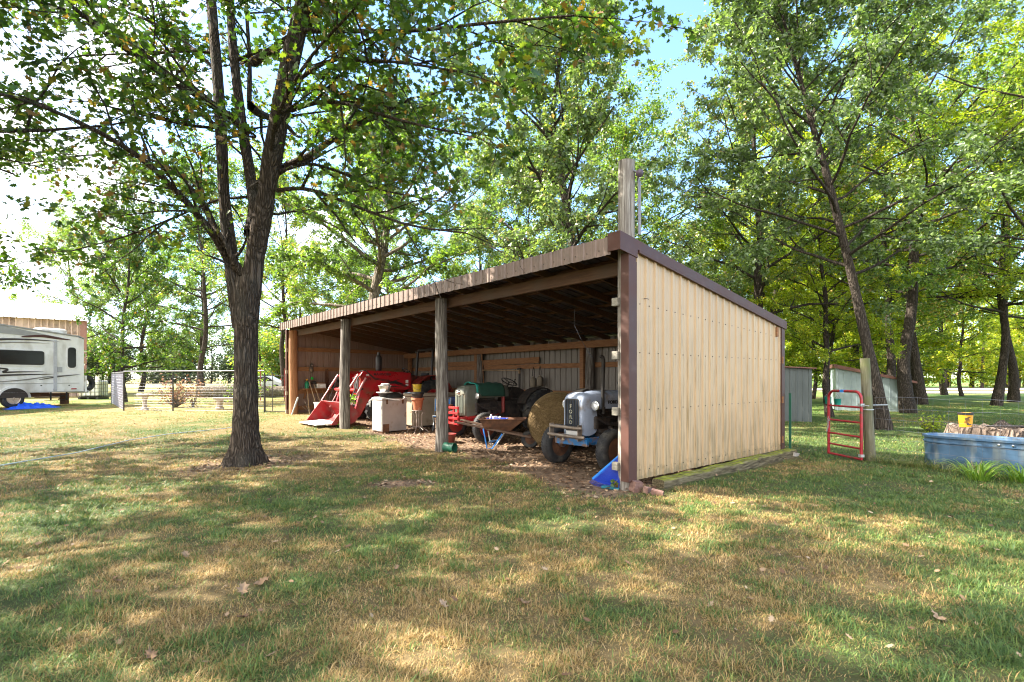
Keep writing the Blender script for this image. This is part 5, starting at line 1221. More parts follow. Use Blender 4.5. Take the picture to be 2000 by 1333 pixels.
for y0, y1, z0, z1 in ((-.95, -.25, .70, .98), (-1.95, -1.3, .70, .98)):   # compartment doors and their latches
    mb = MB(); mb.prism(rrect(y1 - y0, z1 - z0, .03, 3, (y0 + y1) / 2, (z0 + z1) / 2), .0, .012); dr = mb.build('compartment_door', M['camper'], cp, bevel=.003)
    mb = MB(); mb.box((.016, (y0 + y1) / 2, z1 - .06), (.012, .06, .04)); mb.build('latch', M['blackmetal'], dr)
mb = MB(); mb.box((.010, -.95, 1.62), (.02, .18, .24)); mb.box((.022, -.95, 1.62), (.006, .14, .2)); mb.build('vent', mat_surf('vent_grey', flat2((.42, .42, .42)), rough=.5), cp, bevel=.003)
mb = MB(); mb.box((.012, -1.12, 1.78), (.03, .13, 2.2)); mb.box((.03, -1.12, 2.85), (.03, .12, .10)); mb.box((.03, -1.15, .74), (.03, .12, .08)); mb.build('slide_trim', mat_surf('camper_trim', flat2((.50, .50, .53)), rough=.4), cp, bevel=.006)
mb = MB(); mb.box((.006, -3.2, 1.015), (.012, 6.0, .02)); mb.box((.006, -3, .64), (.02, 6.0, .03)); mb.build('belt_moulding', M['camper_grey'], cp)
def swoosh(pts, w, mat, nm='decal'):
    # smooth tapered stripe on the side wall
    mb = MB(); a = []; b = []; n = 24
    P = [Vector((p[0], p[1])) for p in pts]
    def cr(t):
        k = t * (len(P) - 1); i = min(int(k), len(P) - 2); f = k - i
        p0, p1, p2, p3 = P[max(i - 1, 0)], P[i], P[i + 1], P[min(i + 2, len(P) - 1)]
        return .5 * ((2 * p1) + (p2 - p0) * f + (2 * p0 - 5 * p1 + 4 * p2 - p3) * f * f + (3 * p1 - p0 - 3 * p2 + p3) * f ** 3)
    for i in range(n + 1):
        t = i / n; q = cr(t); d = (cr(min(t + .01, 1)) - cr(max(t - .01, 0))).normalized(); nn = Vector((-d.y, d.x)); ww = w * math.sin(PI * min(1, .06 + t * .94)) ** .7 * (1 - .35 * t) / 2
        a.append(q + nn * ww); b.append(q - nn * ww)
    vs = [(.016, p.x, p.y) for p in a] + [(.016, p.x, p.y) for p in b]; k = n + 1
    mb.add(vs, [(i, i + 1, k + i + 1, k + i) for i in range(n)]); ob = mb.build(nm, mat, cp); ob.modifiers.new('t', 'SOLIDIFY').thickness = .004
swoosh([(-7, 2.55), (-4, 2.72), (-2.4, 2.86), (-.95, 2.86)], .10, M['decal']); swoosh([(-7, 2.35), (-4, 2.55), (-2.6, 2.72), (-1.3, 2.75)], .06, M['decal_tan'])
swoosh([(-2.3, 2.97), (-1.6, 3.05), (-1.0, 2.99), (-.5, 2.95)], .13, M['decal_red']); swoosh([(-6, 1.20), (-4, 1.28), (-2.6, 1.37), (-1.1, 1.42)], .10, M['decal'])
swoosh([(-3.2, 1.66), (-2.75, 1.60), (-2.9, 1.48), (-2.4, 1.50), (-1.5, 1.52)], .09, M['decal']); swoosh([(-3.6, 1.68), (-3.05, 1.62), (-3.2, 1.44), (-4.2, 1.30)], .08, M['decal_tan'])
swoosh([(-3.2, 1.08), (-2.2, 1.17), (-1.4, 1.30), (-.2, 1.42)], .05, M['decal_tan']); swoosh([(-1.7, 1.17), (-1.2, 1.27), (-.8, 1.33), (-.15, 1.41)], .05, M['decal'])
mb = MB(); mb.loft([[(-.75 + a, -.95 + b, 3.16) for a, b in rrect(.66, 1.05, .1)], [(-.75 + a, -.95 + b, 3.40) for a, b in rrect(.66, 1.05, .12)], [(-.75 + a, -.95 + b, 3.46) for a, b in rrect(.52, .9, .12)]]); ac = mb.build('air_conditioner', M['plasticw'], cp, smooth=True, angle=40)
mb = MB(); mb.box((-.75, -.95, 3.15), (.6, .95, .07)); mb.build('gasket', M['decal'], ac)
def camper_wheel(y):
    t = wheel(cp, -.12, y, .385, .24, .24, M['blackmetal'])
    mb = MB(); mb.lathe([(.235, .11), (.225, .125), (.20, .10), (.19, .06)], 24, (-.12, y, .385), axis='X')
    for i in range(5):
        a = 2 * PI * i / 5 + .3; mb.bar((-.02, y + .05 * math.sin(a), .385 + .05 * math.cos(a)), (-.025, y + .21 * math.sin(a), .385 + .21 * math.cos(a)), .065, .04, up=(1, 0, 0))
    mb.lathe([(0, .14), (.05, .14), (.06, .10), (.06, .05)], 14, (-.12, y, .385), axis='X'); mb.build('alloy_rim', mat_surf('alloy', flat2((.55, .50, .45)), metal=.7, rough=.3), t, smooth=True, angle=40)
camper_wheel(-2.55); camper_wheel(-3.45)
mb = MB(); arc = []
for i in range(17): a = PI * i / 16; arc.append((-2.55 + .56 * math.cos(a), .42 + .48 * math.sin(a)))
arc2 = [(-2.55 + .48 * math.cos(PI * i / 16), .42 + .41 * math.sin(PI * i / 16)) for i in range(17)]
mb.prism(arc + arc2[::-1], -.06, .05); mb.build('fender', M['camper'], cp)
mb = MB(); mb.prism(arc2, -.30, .016); mb.build('wheel_well', M['decal'], cp)
mb = MB(); mb.box((-.25, -.30, .70), (.02, .02, .02)); mb.box((.018, -.42, .76), (.02, .20, .05)); mb.build('marker_light', M['carr'], cp)
mb = MB(); mb.box((-.35, -1.7, .50), (.1, 2.5, .14)); mb.box((-.3, -1.2, .40), (.3, .9, .03)); mb.box((-.45, -.55, .32), (.12, .3, .5)); mb.box((-2.0, -1.7, .5), (.1, 2.6, .14)); mb.bar((-.2, -.9, .3), (-.2, -.5, .55), .03); mb.build('chassis', M['rust'], cp)
mb = MB(); mb.box((-.25, -.98, .27), (.5, .62, .025)); mb.box((-.25, -.98, .45), (.5, .55, .025)); mb.bar((-.02, -1.27, .27), (-.02, -1.27, .62), .02, .06); mb.bar((-.02, -.68, .27), (-.02, -.68, .62), .02, .06); mb.build('folding_step', M['dark'], cp)
mb = MB(); mb.box((-1.2, .08, .62), (2.3, .12, .12)); mb.lathe([(.06, 0), (.06, .12), (.05, .12), (.05, 0)], 14, (-.02, .08, .62), axis='X', close=True); mb.box((-.02, .06, 1.0), (.05, .08, .7)); mb.build('rear_bumper', M['plasticw'], cp)
sp = MB(); tyre(sp, 0, 0, .37, .23, .2); o = sp.build('spare_wheel', M['black'], cp, smooth=True, angle=50); o.location = (-.42, .30, .62); o.rotation_euler = (0, 0, R(12))
o = thing('blue_tarp', 'bright blue tarp lying crumpled on the grass under the camper', 'tarp', (cp.location + CD * -2.0 + Vector((.15, 0, 0))), C_RZ)
o.location.z = G(o.location.x, o.location.y)
mb = MB(); crumple(mb, .9, 1.9, .28, 6, 16, 26); ob = mb.build('tarp', M['blue_tarp'], o, smooth=True, angle=180)
# tote tank behind the camper
o = thing('tote_tank', 'white caged liquid tote standing behind the camper', 'tank', (-24.4, 30.2, G(-24.4, 30.2)), .2)
mb = MB(); mb.box((0, 0, .62), (1.05, 1.05, .92)); mb.build('tank', M['plasticw'], o, bevel=.09); mb = MB()
for z in (.2, .42, .64, .86, 1.08): mb.tube([(.56 * a, .56 * b, z) for a, b in ((-1, -1), (1, -1), (1, 1), (-1, 1), (-1, -1))], .012, 5, cap=False)
for i in range(6):
    for s in (-1, 1): k = -.56 + .224 * i; mb.tube([(k, s * .56, .14), (k, s * .56, 1.1)], .012, 5); mb.tube([(s * .56, k, .14), (s * .56, k, 1.1)], .012, 5)
mb.build('cage', M['dark'], o); mb = MB()
for x in (-.45, 0, .45): mb.box((x, 0, .06), (.12, 1.1, .12))
mb.box((0, 0, .13), (1.12, 1.12, .03)); mb.build('pallet', M['blackmetal'], o)
o = thing('white_bucket', 'small white bucket set on top of the caged tote', 'bucket', (-24.05, 30.1, G(-24.4, 30.2) + 1.10), 0)
mb = MB(); mb.lathe([(0, 0), (.13, 0), (.15, .3), (.16, .31), (.16, .33), (0, .33)], 18); mb.build('bucket', M['plasticw'], o, smooth=True, angle=40)

# ------------------------------------------------------------------ metal building behind the camper
b0 = Vector((-29.0, 35.0, 0)); bd = Vector((-.77, -.64, 0)).normalized(); bn = Vector((.28, -.96, 0)).normalized()
bg = thing('metal_building', 'tan metal building with white ribbed roof behind the camper', 'building', (b0.x, b0.y, .38), math.atan2(-bd.y, -bd.x))
mb = MB(); sheet(mb, (-16, 0, 0), (1, 0, 0), (0, -1, 0), 16, lambda s: 0, lambda s: 5.15, .3, .007, False); mb.build('wall', M['bldg'], bg)
mb = MB(); mb.prism([(0, 0), (0, 5.1), (5, 6.5), (10, 5.1), (10, 0)], -.02, -15.98); mb.build('gable_wall', M['bldg'], bg)
mb = MB(); pr = rib_profile(16.5, .3, .03, False); vs = []
for s, o_ in pr: vs += [(-16.25 + s, -.3, 5.07 + o_), (-16.25 + s, 5, 6.66 + o_)]
mb.add(vs, [(2 * i, 2 * i + 2, 2 * i + 3, 2 * i + 1) for i in range(len(pr) - 1)]); mb.prism([(5, 6.66), (10.3, 5.07), (10.3, 5.03), (5, 6.6)], -16.25, .25); mb.build('roof', M['whiteroof'], bg)
mb = MB(); mb.box((.02, -.03, 2.55), (.34, .10, 5.1)); mb.prism([(-.3, 4.93), (-.3, 5.06), (5, 6.65), (10.3, 5.06), (10.3, 4.93), (5, 6.50)], .24, .27); mb.build('corner_trim', mat_surf('reddish_trim', flat2((.34, .17, .13)), rough=.5), bg)

# ------------------------------------------------------------------ wire pen to the left of the shed
def gp(x, y): return Vector((x, y, G(x, y)))
pen = thing('wire_pen', 'wire mesh garden pen with black posts and pale top rail beside the shed', 'fence', (-15.3, 20.4, 0))
A0 = gp(-15.3, 20.4); A1 = gp(-9.35, 19.55); A2 = gp(-8.35, 19.4); B0 = gp(-19.5, 25.2); Bb = gp(-22.5, 29.4)
po = pen.location
def mesh_panel(p, q, h, nx, hs, r, mat, nm='wire_mesh', zoff=.05):
    mb = MB(); d = q - p
    for z in hs: mb.tube([p + Vector((0, 0, z + zoff)) - po, p + d * .5 + Vector((0, 0, z + zoff)) - po, q + Vector((0, 0, z + zoff)) - po], r, 4)
    for i in range(nx + 1):
        b = p + d * (i / nx) - po; mb.tube([b + Vector((0, 0, zoff)), b + Vector((0, 0, h + zoff))], r * .8, 4)
    return mb.build(nm, mat, pen)
hs = [.05 * 0, .10, .2, .3, .4, .5, .6, .7, .8, .92, 1.04, 1.16, 1.28, 1.40]
mesh_panel(A0, A1, 1.42, 110, hs, .0022, M['wire_lt']); mesh_panel(B0, A0, 1.42, 120, hs, .0042, M['wire_side']); mesh_panel(Bb, B0, 1.42, 90, hs, .0035, M['wire'])
mb = MB(); mb.tube([A0 - po + Vector((0, 0, 1.56)), A1 - po + Vector((0, 0, 1.58))], .022, 7); mb.build('top_rail', M['wire_lt'], pen)
mb = MB(); mb.tube([B0 - po + Vector((0, 0, 1.5)), A0 - po + Vector((0, 0, 1.53))], .02, 7); mb.build('top_rail', M['wire_lt'], pen)
for k, q in enumerate((A0, A0.lerp(A1, .36), A1, B0, B0.lerp(Bb, .12), B0.lerp(Bb, .5), Bb)):
    mb = MB(); mb.box(q - po + Vector((0, 0, .72)), (.038, .038, 1.56)); mb.build('post', M['blackmetal'], pen)
gt = thing('garden_gate', 'black wire gate between the big oak and the shed end post', 'gate', A1, math.atan2(A2.y - A1.y, A2.x - A1.x))
gw = (A2 - A1).length - .06
mb = MB(); mb.tube([(.03, 0, .05), (.03, 0, 1.42), (gw, 0, 1.36), (gw, 0, .05), (.03, 0, .05)], .022, 7); mb.tube([(gw * .36, 0, .05), (gw * .36, 0, 1.5)], .018, 6); mb.tube([(.03, 0, .85), (gw, 0, .85)], .010, 6); mb.build('frame', M['blackmetal'], gt)
mb = MB()
for i in range(18): x = .03 + (gw - .03) * i / 17; mb.tube([(x, 0, .05), (x, 0, .85)], .0022, 4)
for i in range(8): mb.tube([(.03, 0, .1 + .1 * i), (gw, 0, .1 + .1 * i)], .0022, 4)
mb.build('wire_mesh', M['wire'], gt); mb = MB(); mb.box((gw + .02, 0, 1.1), (.10, .03, .03)); mb.box((gw + .02, 0, .3), (.10, .03, .03)); mb.build('hinge', M['blackmetal'], gt)
# concrete garden furniture
o = thing('stone_table', 'pale concrete pedestal table inside the wire pen', 'table', gp(-14.75, 20.8), .2); o.scale = (.70, .70, .85)
mb = MB(); mb.lathe([(0, .66), (.34, .66), (.40, .70), (.40, .76), (.38, .79), (0, .79)], 24); mb.build('top', M['concrete'], o, smooth=True, angle=40)
mb = MB(); mb.lathe([(.20, 0), (.20, .06), (.13, .12), (.10, .25), (.12, .45), (.15, .60), (.20, .66)], 18); mb.build('pedestal', M['concrete'], o, smooth=True, angle=40)
o = thing('stone_bench', 'low concrete bench behind the big oak trunk inside the pen', 'bench', gp(-11.5, 21.0), -.08)
mb = MB(); mb.box((0, 0, .44), (1.15, .36, .09)); mb.build('seat', M['concrete'], o, bevel=.015)
for s in (-1, 1): mb = MB(); mb.loft([[(s * .38 + a * k, b * k, z) for a, b in rrect(.20, .30, .05)] for z, k in ((0, 1.1), (.06, 1.1), (.1, .8), (.3, .8), (.39, 1.1))]); mb.build('leg', M['concrete'], o, smooth=True, angle=40)
# far things through the gate: two cars, log, red posts
def far_car(x, y, rz, mat, lab):
    o = thing('parked_car', lab, 'car', gp(x, y), rz)
    prof = [(-2.2, .35), (-2.25, .75), (-1.5, .92), (-.8, 1.40), (.7, 1.42), (1.5, .95), (2.15, .82), (2.2, .35)]
    mb = MB(); mb.prism(prof, -.85, .85, 'XZ'); mb.build('body', mat, o, bevel=.08)
    mb = MB(); mb.prism([(-1.25, .95), (-.72, 1.34), (.62, 1.36), (1.22, .97)], -.86, .86, 'XZ'); mb.build('windows', M['glass'], o)
    for a in (-1.4, 1.4):
        for s in (-.8, .8): mb = MB(); mb.lathe([(0, -.1), (.32, -.1), (.34, 0), (.32, .1), (0, .1)], 18, (a, s, .33), axis='Y'); mb.build('wheel', M['black'], o)
far_car(-22.9, 47.5, .15, M['carw'], 'white car far beyond the black wire gate'); far_car(-20.6, 49.5, -.3, M['carr'], 'red car far beyond the black wire gate, next to the white one')
o = thing('fallen_log', 'long grey log lying beyond the black wire gate', 'log', gp(-16.6, 33), .1); mb = MB(); mb.tube([(-3.2, 0, .35), (-1, .05, .40), (1, 0, .38), (3.2, -.05, .36)], [.40, .42, .36, .34], 14); mb.build('log', M['bark_lt'], o, smooth=True)
for x, y, lab in ((-13.6, 28.0, 'left of two thin dull red posts beyond the black gate'), (-12.4, 28.2, 'right of two thin dull red posts beyond the black gate')):
    o = thing('metal_post', lab, 'post', gp(x, y), .3); mb = MB(); mb.box((0, 0, .85), (.05, .015, 1.8)); mb.box((0, .02, .85), (.012, .04, 1.8)); mb.build('post', M['dullred'], o)
# hose across the lawn
mb = MB(); hp = [(-9.9, 7.9), (-9.18, 9.29), (-9.02, 10.74), (-9.27, 12.5), (-9.05, 13.7), (-8.32, 15.0), (-8.0, 16.0)]
mb.tube([(x, y, G(x, y) + .035) for x, y in hp], .010, 7); tag(mb.build('garden_hose', M['hose'], None, smooth=True, angle=180), 'pale blue garden hose lying across the lawn left of the oak', 'hose')

# ------------------------------------------------------------------ right side: gate, fence, tank, stump
gh = Vector((6.60, 9.78, G(6.6, 9.8))); ge = Vector((6.52, 10.66, G(6.5, 10.6)))
rg = thing('red_gate', 'narrow red tube gate standing open beside the wooden post', 'gate', gh, math.atan2(ge.y - gh.y, ge.x - gh.x))
w = .88; rr = .15; pts = [(0, 0, .04), (0, 0, 1.33 - rr)]
pts += [(rr - rr * math.cos(R(15 * i)), 0, 1.33 - rr + rr * math.sin(R(15 * i))) for i in range(1, 7)]
pts += [(w - rr + rr * math.sin(R(15 * i)), 0, 1.33 - rr + rr * math.cos(R(15 * i))) for i in range(0, 7)] + [(w, 0, .04)]
mb = MB(); mb.tube(pts, .027, 10); mb.tube([(0, 0, .05), (w, 0, .05)], .022, 8); mb.build('frame', M['rail_red'], rg, smooth=True)
for z in (1.03, .74, .47, .25): mb = MB(); mb.tube([(.02, 0, z), (w - .02, 0, z)], .019, 8); mb.build('rail', M['rail_red'], rg, smooth=True)
mb = MB(); mb.box((0, 0, 1.08), (.07, .07, .05)); mb.tube([(0, 0, 1.08), (-.16, -.02, 1.07)], .01, 6); mb.box((0, 0, .12), (.07, .07, .05)); mb.build('hinge', M['galv'], rg)
mb = MB(); mb.box((w * .55, 0, 1.332), (.10, .058, .055)); mb.build('sticker', M['blue_rib'], rg); mb = MB(); ch = [(w, .01, .86), (w - .03, .035, .72), (w - .02, .03, .60), (w + .01, .035, .50)]
for i in range(13):
    t = i / 12 * 3; k = min(int(t), 2); q = Vector(ch[k]).lerp(Vector(ch[k + 1]), t - k); mb.tube([q + Vector((.012 * math.cos(a_), .004 * (i % 2) * math.cos(a_), .018 * math.sin(a_))) for a_ in [2 * PI * j / 8 for j in range(9)]], .003, 4, cap=False)
mb.build('chain', M['galv'], rg)
mb = MB(); mb.tube([(w, 0, .78), (w - .05, .02, .72), (w, .04, .70)], .008, 5); mb.build('latch', M['galv'], rg)
wp = thing('fence_post', 'weathered round wooden post between red gate and wire fence', 'post', gp(6.88, 9.93), 0)
mb = MB(); secs = []
for i in range(9):
    t = i / 8; secs.append([(-.10 * t + (.093 - .010 * t) * (1 + .03 * math.sin(3 * q + 4 * t)) * math.cos(q), .02 * t + (.093 - .010 * t) * math.sin(q), -.05 + 2.02 * t) for q in [2 * PI * j / 16 for j in range(16)]])
mb.loft(secs); mb.build('post', mat_surf('mossy_post', [(0.25, (.065, .062, .038)), (0.5, (.135, .125, .08)), (0.75, (.22, .21, .15))], scale=5, stretch=(6, 6, .5), rough=.9, bump=.6, dist=.02, grime=(.14, .16, .05), gscale=2), wp, smooth=True, angle=60)
mb = MB(); mb.tube([(-.06, 0, 1.07), (.35, .03, 1.075)], .011, 6); mb.lathe([(.09, .0), (.103, .0), (.103, .02), (.09, .02)], 16, (-.05, .01, .98), close=True); mb.build('bolt', M['galv'], wp)
wf = thing('wire_fence', 'woven wire fence running from the wooden post past the stock tank', 'fence', (0, 0, 0))
F0 = Vector((6.95, 9.9, 0)); F1 = Vector((8.55, 7.8, 0)); fd = F1 - F0
mb = MB()
for z in (.08, .26, .44, .62, .82, 1.02, 1.24):
    mb.tube([F0 + fd * (i / 8) + Vector((0, 0, z + .012 * math.sin(i * 2.1 + z * 9))) for i in range(9)], .0024, 5)
for i in range(13):
    b = F0 + fd * (i / 12.0); mb.tube([b + Vector((.012 * math.sin(z * 7 + i), 0, z)) for z in (.06, .3, .6, .9, 1.25)], .0017, 4)
mb.build('wire_mesh', M['wire'], wf)
mb = MB(); b = F1; mb.box((b.x, b.y, .75), (.05, .04, 1.6)); mb.build('post', M['green_pl'], wf)
tk = thing('stock_tank', 'blue grey oval metal stock tank behind the wire fence at the right edge', 'tank', (8.33, 8.85, G(8.3, 8.8)), math.atan2(8.0 - 9.62, 9.05 - 7.72))
def oval(a, b, z, n=40): return [((a - b) * (1 if math.cos(q) > 0 else -1) * (1 if abs(math.cos(q)) > 1e-6 else 0) + b * math.cos(q), b * math.sin(q), z) for q in [2 * PI * (i + .5) / n for i in range(n)]]
mb = MB(); a, b = 1.02, .40
prof = [(-.02, 0, 0), (-.02, .03, .0), (0, .06, 0), (-.012, .20, 0), (0, .40, 0), (.0, .44, 0), (.018, .455, 0), (.018, .475, 0), (.0, .49, 0), (.0, .53, 0), (.028, .545, 0), (.028, .575, 0), (.0, .58, 0), (-.02, .56, 0), (-.03, .1, 0), (-.03, .05, 0)]
mb.loft([oval(a + d, b + d, z) for d, z, _ in prof]); mb.build('tank', M['tank'], tk, smooth=True, angle=50)
mb = MB(); mb.loft([oval(a - .04, b - .04, .36), oval(a - .05, b - .05, .362)]); mb.build('soil', mat_surf('soil', flat2((.05, .035, .025)), scale=9, rough=.95), tk)
mb = MB(); mb.ball((.05, -b - .02, .50), .022, 8); mb.ball((.22, -b - .02, .50), .022, 8); mb.build('rivet', M['chrome'], tk)
st = thing('tree_stump', 'wide weathered tree stump with a bucket on it behind the stock tank', 'stump', gp(10.15, 10.95), .4)
mb = MB(); secs = []; n = 40; rnd = random.Random(3); rz_ = [rnd.uniform(-1, 1) for _ in range(n)]
for k, (z, r) in enumerate(((-.05, 1.25), (.05, 1.02), (.2, .86), (.42, .76), (.56, .73), (.58, .66), (.55, .3), (.56, .01))):
    secs.append([((r * (1 + .13 * math.sin(5 * q + .6) * (1 - k / 9) + (.05 * rz_[j] if k < 6 else 0))) * math.cos(q), (r * (1 + .13 * math.sin(5 * q + .6) * (1 - k / 9) + (.05 * rz_[j] if k < 6 else 0))) * math.sin(q), z + (.045 * rz_[(j * 3) % n] if 2 < k < 6 else 0)) for j, q in enumerate([2 * PI * i / n for i in range(n)])])
mb.loft(secs); mb.build('stump', M['stump'], st, smooth=True, angle=55)
o = thing('amber_bucket', 'amber yellow bucket with dark rim standing on the tree stump', 'bucket', st.location + Vector((-.66, -.12, .585)), .2)
mb = MB(); mb.lathe([(0, 0), (.105, 0), (.122, .26), (.122, .30), (.11, .30), (.095, .02), (0, .02)], 26); ob = mb.build('bucket', M['amber'], o, smooth=True, angle=40); mb = MB(); mb.lathe([(.121, .255), (.130, .255), (.133, .30), (.121, .305)], 26, close=True); mb.build('rim', M['blackmetal'], ob, smooth=True)
rnd = random.Random(6); mb = MB()
for i in range(7): a0 = 4.0 + rnd.uniform(-.4, .2); z = .06 + .025 * i; mb.box(((.103 + .066 * z) * math.cos(a0 + .2), (.103 + .066 * z) * math.sin(a0 + .2), z), (.012, rnd.uniform(.03, .08), .014), Matrix.Rotation(a0 + .2, 3, 'Z'))
mb.build('stain', M['blackmetal'], ob)
o = thing('bark_slab', 'dark curved slab of bark lying on the stump beside the bucket', 'bark', st.location + Vector((.05, -.2, .60)), .1)
mb = MB(); mb.loft([[(-.35 + .12 * i, -.10 * (1 - abs(i - 3) / 6), .0), (-.35 + .12 * i, 0, .02 + .13 * math.exp(-((i - 2.6) / 1.3) ** 2)), (-.35 + .12 * i, .10 * (1 - abs(i - 3) / 6), .0), (-.35 + .12 * i, 0, -.02)] for i in range(9)]); mb.build('bark', M['bark'], o, smooth=True, angle=60)

# two low grey metal sheds in the wood
s1 = thing('metal_shed', 'small grey metal shed directly behind the tan wall corner', 'shed', gp(10.15, 18.6), -.32)
mb = MB(); sheet(mb, (-2.2, 0, 0), (1, 0, 0), (0, -1, 0), 2.75, lambda s: 0, lambda s: 2.02 - .05 * s, .2, .015, False); sheet(mb, (.55, 0, 0), (0, 1, 0), (1, 0, 0), 1.9, lambda s: 0, lambda s: 1.86, .2, .015, False); sheet(mb, (-2.2, 1.9, 0), (1, 0, 0), (0, 1, 0), 2.75, lambda s: 0, lambda s: 1.9, .2, .015, False); mb.build('wall', M['shedgrey'], s1)
mb = MB(); mb.prism([(-2.35, 2.07), (.68, 1.89), (.68, 1.93), (-2.35, 2.12)], -.14, 2.1, 'XZ'); mb.build('roof', M['rustroof'], s1)
s2 = thing('metal_shed', 'pale blue metal shed with rusty roof behind the wooden fence post', 'shed', gp(15.2, 24.3), -.45)
mb = MB(); sheet(mb, (0, 0, 0), (1, 0, 0), (0, -1, 0), 2.75, lambda s: 0, lambda s: 2.0 - .23 * s, .25, .012, False); mb.prism([(0, 0), (2.74, 0), (2.74, 1.36), (0, 1.98)], .01, 2.2, 'XZ'); mb.build('wall', M['shedblue'], s2)
mb = MB(); mb.prism([(-.08, 1.99), (3.05, 1.27), (3.05, 1.36), (-.08, 2.17)], -.16, 2.45, 'XZ'); mb.build('roof', M['rustroof'], s2)
mb = MB(); mb.box((2.76, 1.1, .68), (.03, 1.9, 1.3)); mb.build('end_board', mat_surf('dark_brown_board', flat2((.08, .035, .022)), rough=.8), s2)
for x, y, z, lab in ((12.42, 20.35, .60, 'left one of two green buckets hung on a slim trunk behind the red gate'), (12.80, 20.35, .52, 'right one of two green buckets hung on a slim trunk behind the red gate')):
    o = thing('green_bucket', lab, 'bucket', (x, y, z), 0); mb = MB(); mb.lathe([(0, 0), (.10, 0), (.125, .26), (.135, .27), (.12, .27), (.09, .02), (0, .02)], 18); mb.build('bucket', M['teal'], o, smooth=True, angle=40); mb = MB(); mb.tube([(-.12, 0, .26), (0, 0, .45), (.12, 0, .26)], .006, 5); mb.build('handle', M['wire'], o)

# day lilies and weeds
def blades(name, c, n, ln, spread, w, mat, lab, cat, seed, stuff=False):
    rnd = random.Random(seed); vs = []; fs = []
    for i in range(n):
        a = rnd.uniform(0, 2 * PI); r0 = rnd.uniform(0, spread); x, y = c[0] + r0 * math.cos(a), c[1] + r0 * math.sin(a); L_ = ln * rnd.uniform(.55, 1.15); th = a + rnd.uniform(-.7, .7); up = rnd.uniform(.9, 1.35); base = len(vs); p = Vector((x, y, G(x, y) - .01)); el = up
        side = Vector((-math.sin(th), math.cos(th), 0)); k = 7
        for j in range(k + 1):
            t = j / k; ww = w * (1 - t) ** .6 * (.6 + .4 * min(1, t * 4)); dip = Vector((0, 0, -.25 * ww))
            vs += [p - side * ww, p + dip, p + side * ww]
            p = p + Vector((math.cos(th) * math.cos(el), math.sin(th) * math.cos(el), math.sin(el))) * (L_ / k); el -= 2.6 * up / k * (.35 + t)
        for j in range(k):
            for q in (0, 1): fs.append((base + 3 * j + q, base + 3 * j + q + 1, base + 3 * j + q + 4, base + 3 * j + q + 3))
    me = np_mesh(name, np.array([tuple(v) for v in vs]), [np.array(fs)], mat, smooth=True); o = link(name, me)
    if stuff: kind(o, 'stuff'); o['label'] = lab; return o
    return tag(o, lab, cat)
blades('day_lily', (7.35, 8.15), 90, .62, .16, .011, M['leaf_lily'], 'left clump of arching day lily leaves before the stock tank', 'plant', 1)
blades('day_lily', (7.85, 7.95), 90, .60, .16, .011, M['leaf_lily'], 'right clump of arching day lily leaves cut by the photo edge', 'plant', 2)
M['weed'] = mat_leaf('weed', [(0.0, (.07, .13, .03)), (0.6, (.16, .20, .06)), (0.9, (.36, .30, .15))], (1.3, 1.4, .5), tmix=.3, rough=.6)
rnd = random.Random(17); pts = []
for i in range(28): t = rnd.random(); pts.append((6.75 + 1.1 * t + rnd.uniform(-.12, .12), 9.95 - 1.45 * t + rnd.uniform(-.15, .15)))
vs_all = []
for i, p in enumerate(pts):
    o = blades('tall_grass', p, 26, rnd.uniform(.22, .5), .09, .0035, M['weed'], '', '', 30 + i, True); vs_all.append(o)
# join the tufts into one mass of uncut grass
bmj = bmesh.new()
for o in vs_all: bmj.from_mesh(o.data)
mej = bpy.data.meshes.new('tall_grass'); bmj.to_mesh(mej); bmj.free(); mej.materials.append(M['weed'])
for o in vs_all: bpy.data.objects.remove(o)
kind(link('tall_grass', mej), 'stuff')
# ------------------------------------------------------------------ trees
class Tubes:
    def __init__(s): s.v = []; s.f = []; s.n = 0
    def add(s, pts, rad, n):
        P = np.asarray(pts, float); k = len(P); rad = np.asarray(rad, float)
        T = np.gradient(P, axis=0); T /= np.linalg.norm(T, axis=1)[:, None] + 1e-9
        ref = np.array([.31, .95, .05]) if abs(T[0, 2]) > .8 else np.array([0, 0, 1.0])
        A = np.cross(T, ref); A /= np.linalg.norm(A, axis=1)[:, None] + 1e-9; B = np.cross(T, A)
        q = np.arange(n) * 2 * PI / n
        ring = A[:, None, :] * np.cos(q)[None, :, None] + B[:, None, :] * np.sin(q)[None, :, None]
        V = P[:, None, :] + ring * rad[:, None, None]
        i = np.arange(k - 1)[:, None] * n + np.arange(n)[None, :]; j = np.arange(k - 1)[:, None] * n + (np.arange(n)[None, :] + 1) % n
        s.v.append(V.reshape(-1, 3)); s.f.append(np.stack([i, j, j + n, i + n], -1).reshape(-1, 4) + s.n); s.n += k * n
    def mesh(s, name, mat):
        return np_mesh(name, np.concatenate(s.v), [np.concatenate(s.f)], mat, smooth=True)

def spline(P, n):
    P = np.asarray(P, float); k = len(P); t = np.linspace(0, k - 1, n); i = np.clip(t.astype(int), 0, k - 2); f = (t - i)[:, None]
    p0 = P[np.maximum(i - 1, 0)]; p1 = P[i]; p2 = P[i + 1]; p3 = P[np.minimum(i + 2, k - 1)]
    return .5 * (2 * p1 + (p2 - p0) * f + (2 * p0 - 5 * p1 + 4 * p2 - p3) * f ** 2 + (3 * p1 - p0 - 3 * p2 + p3) * f ** 3)

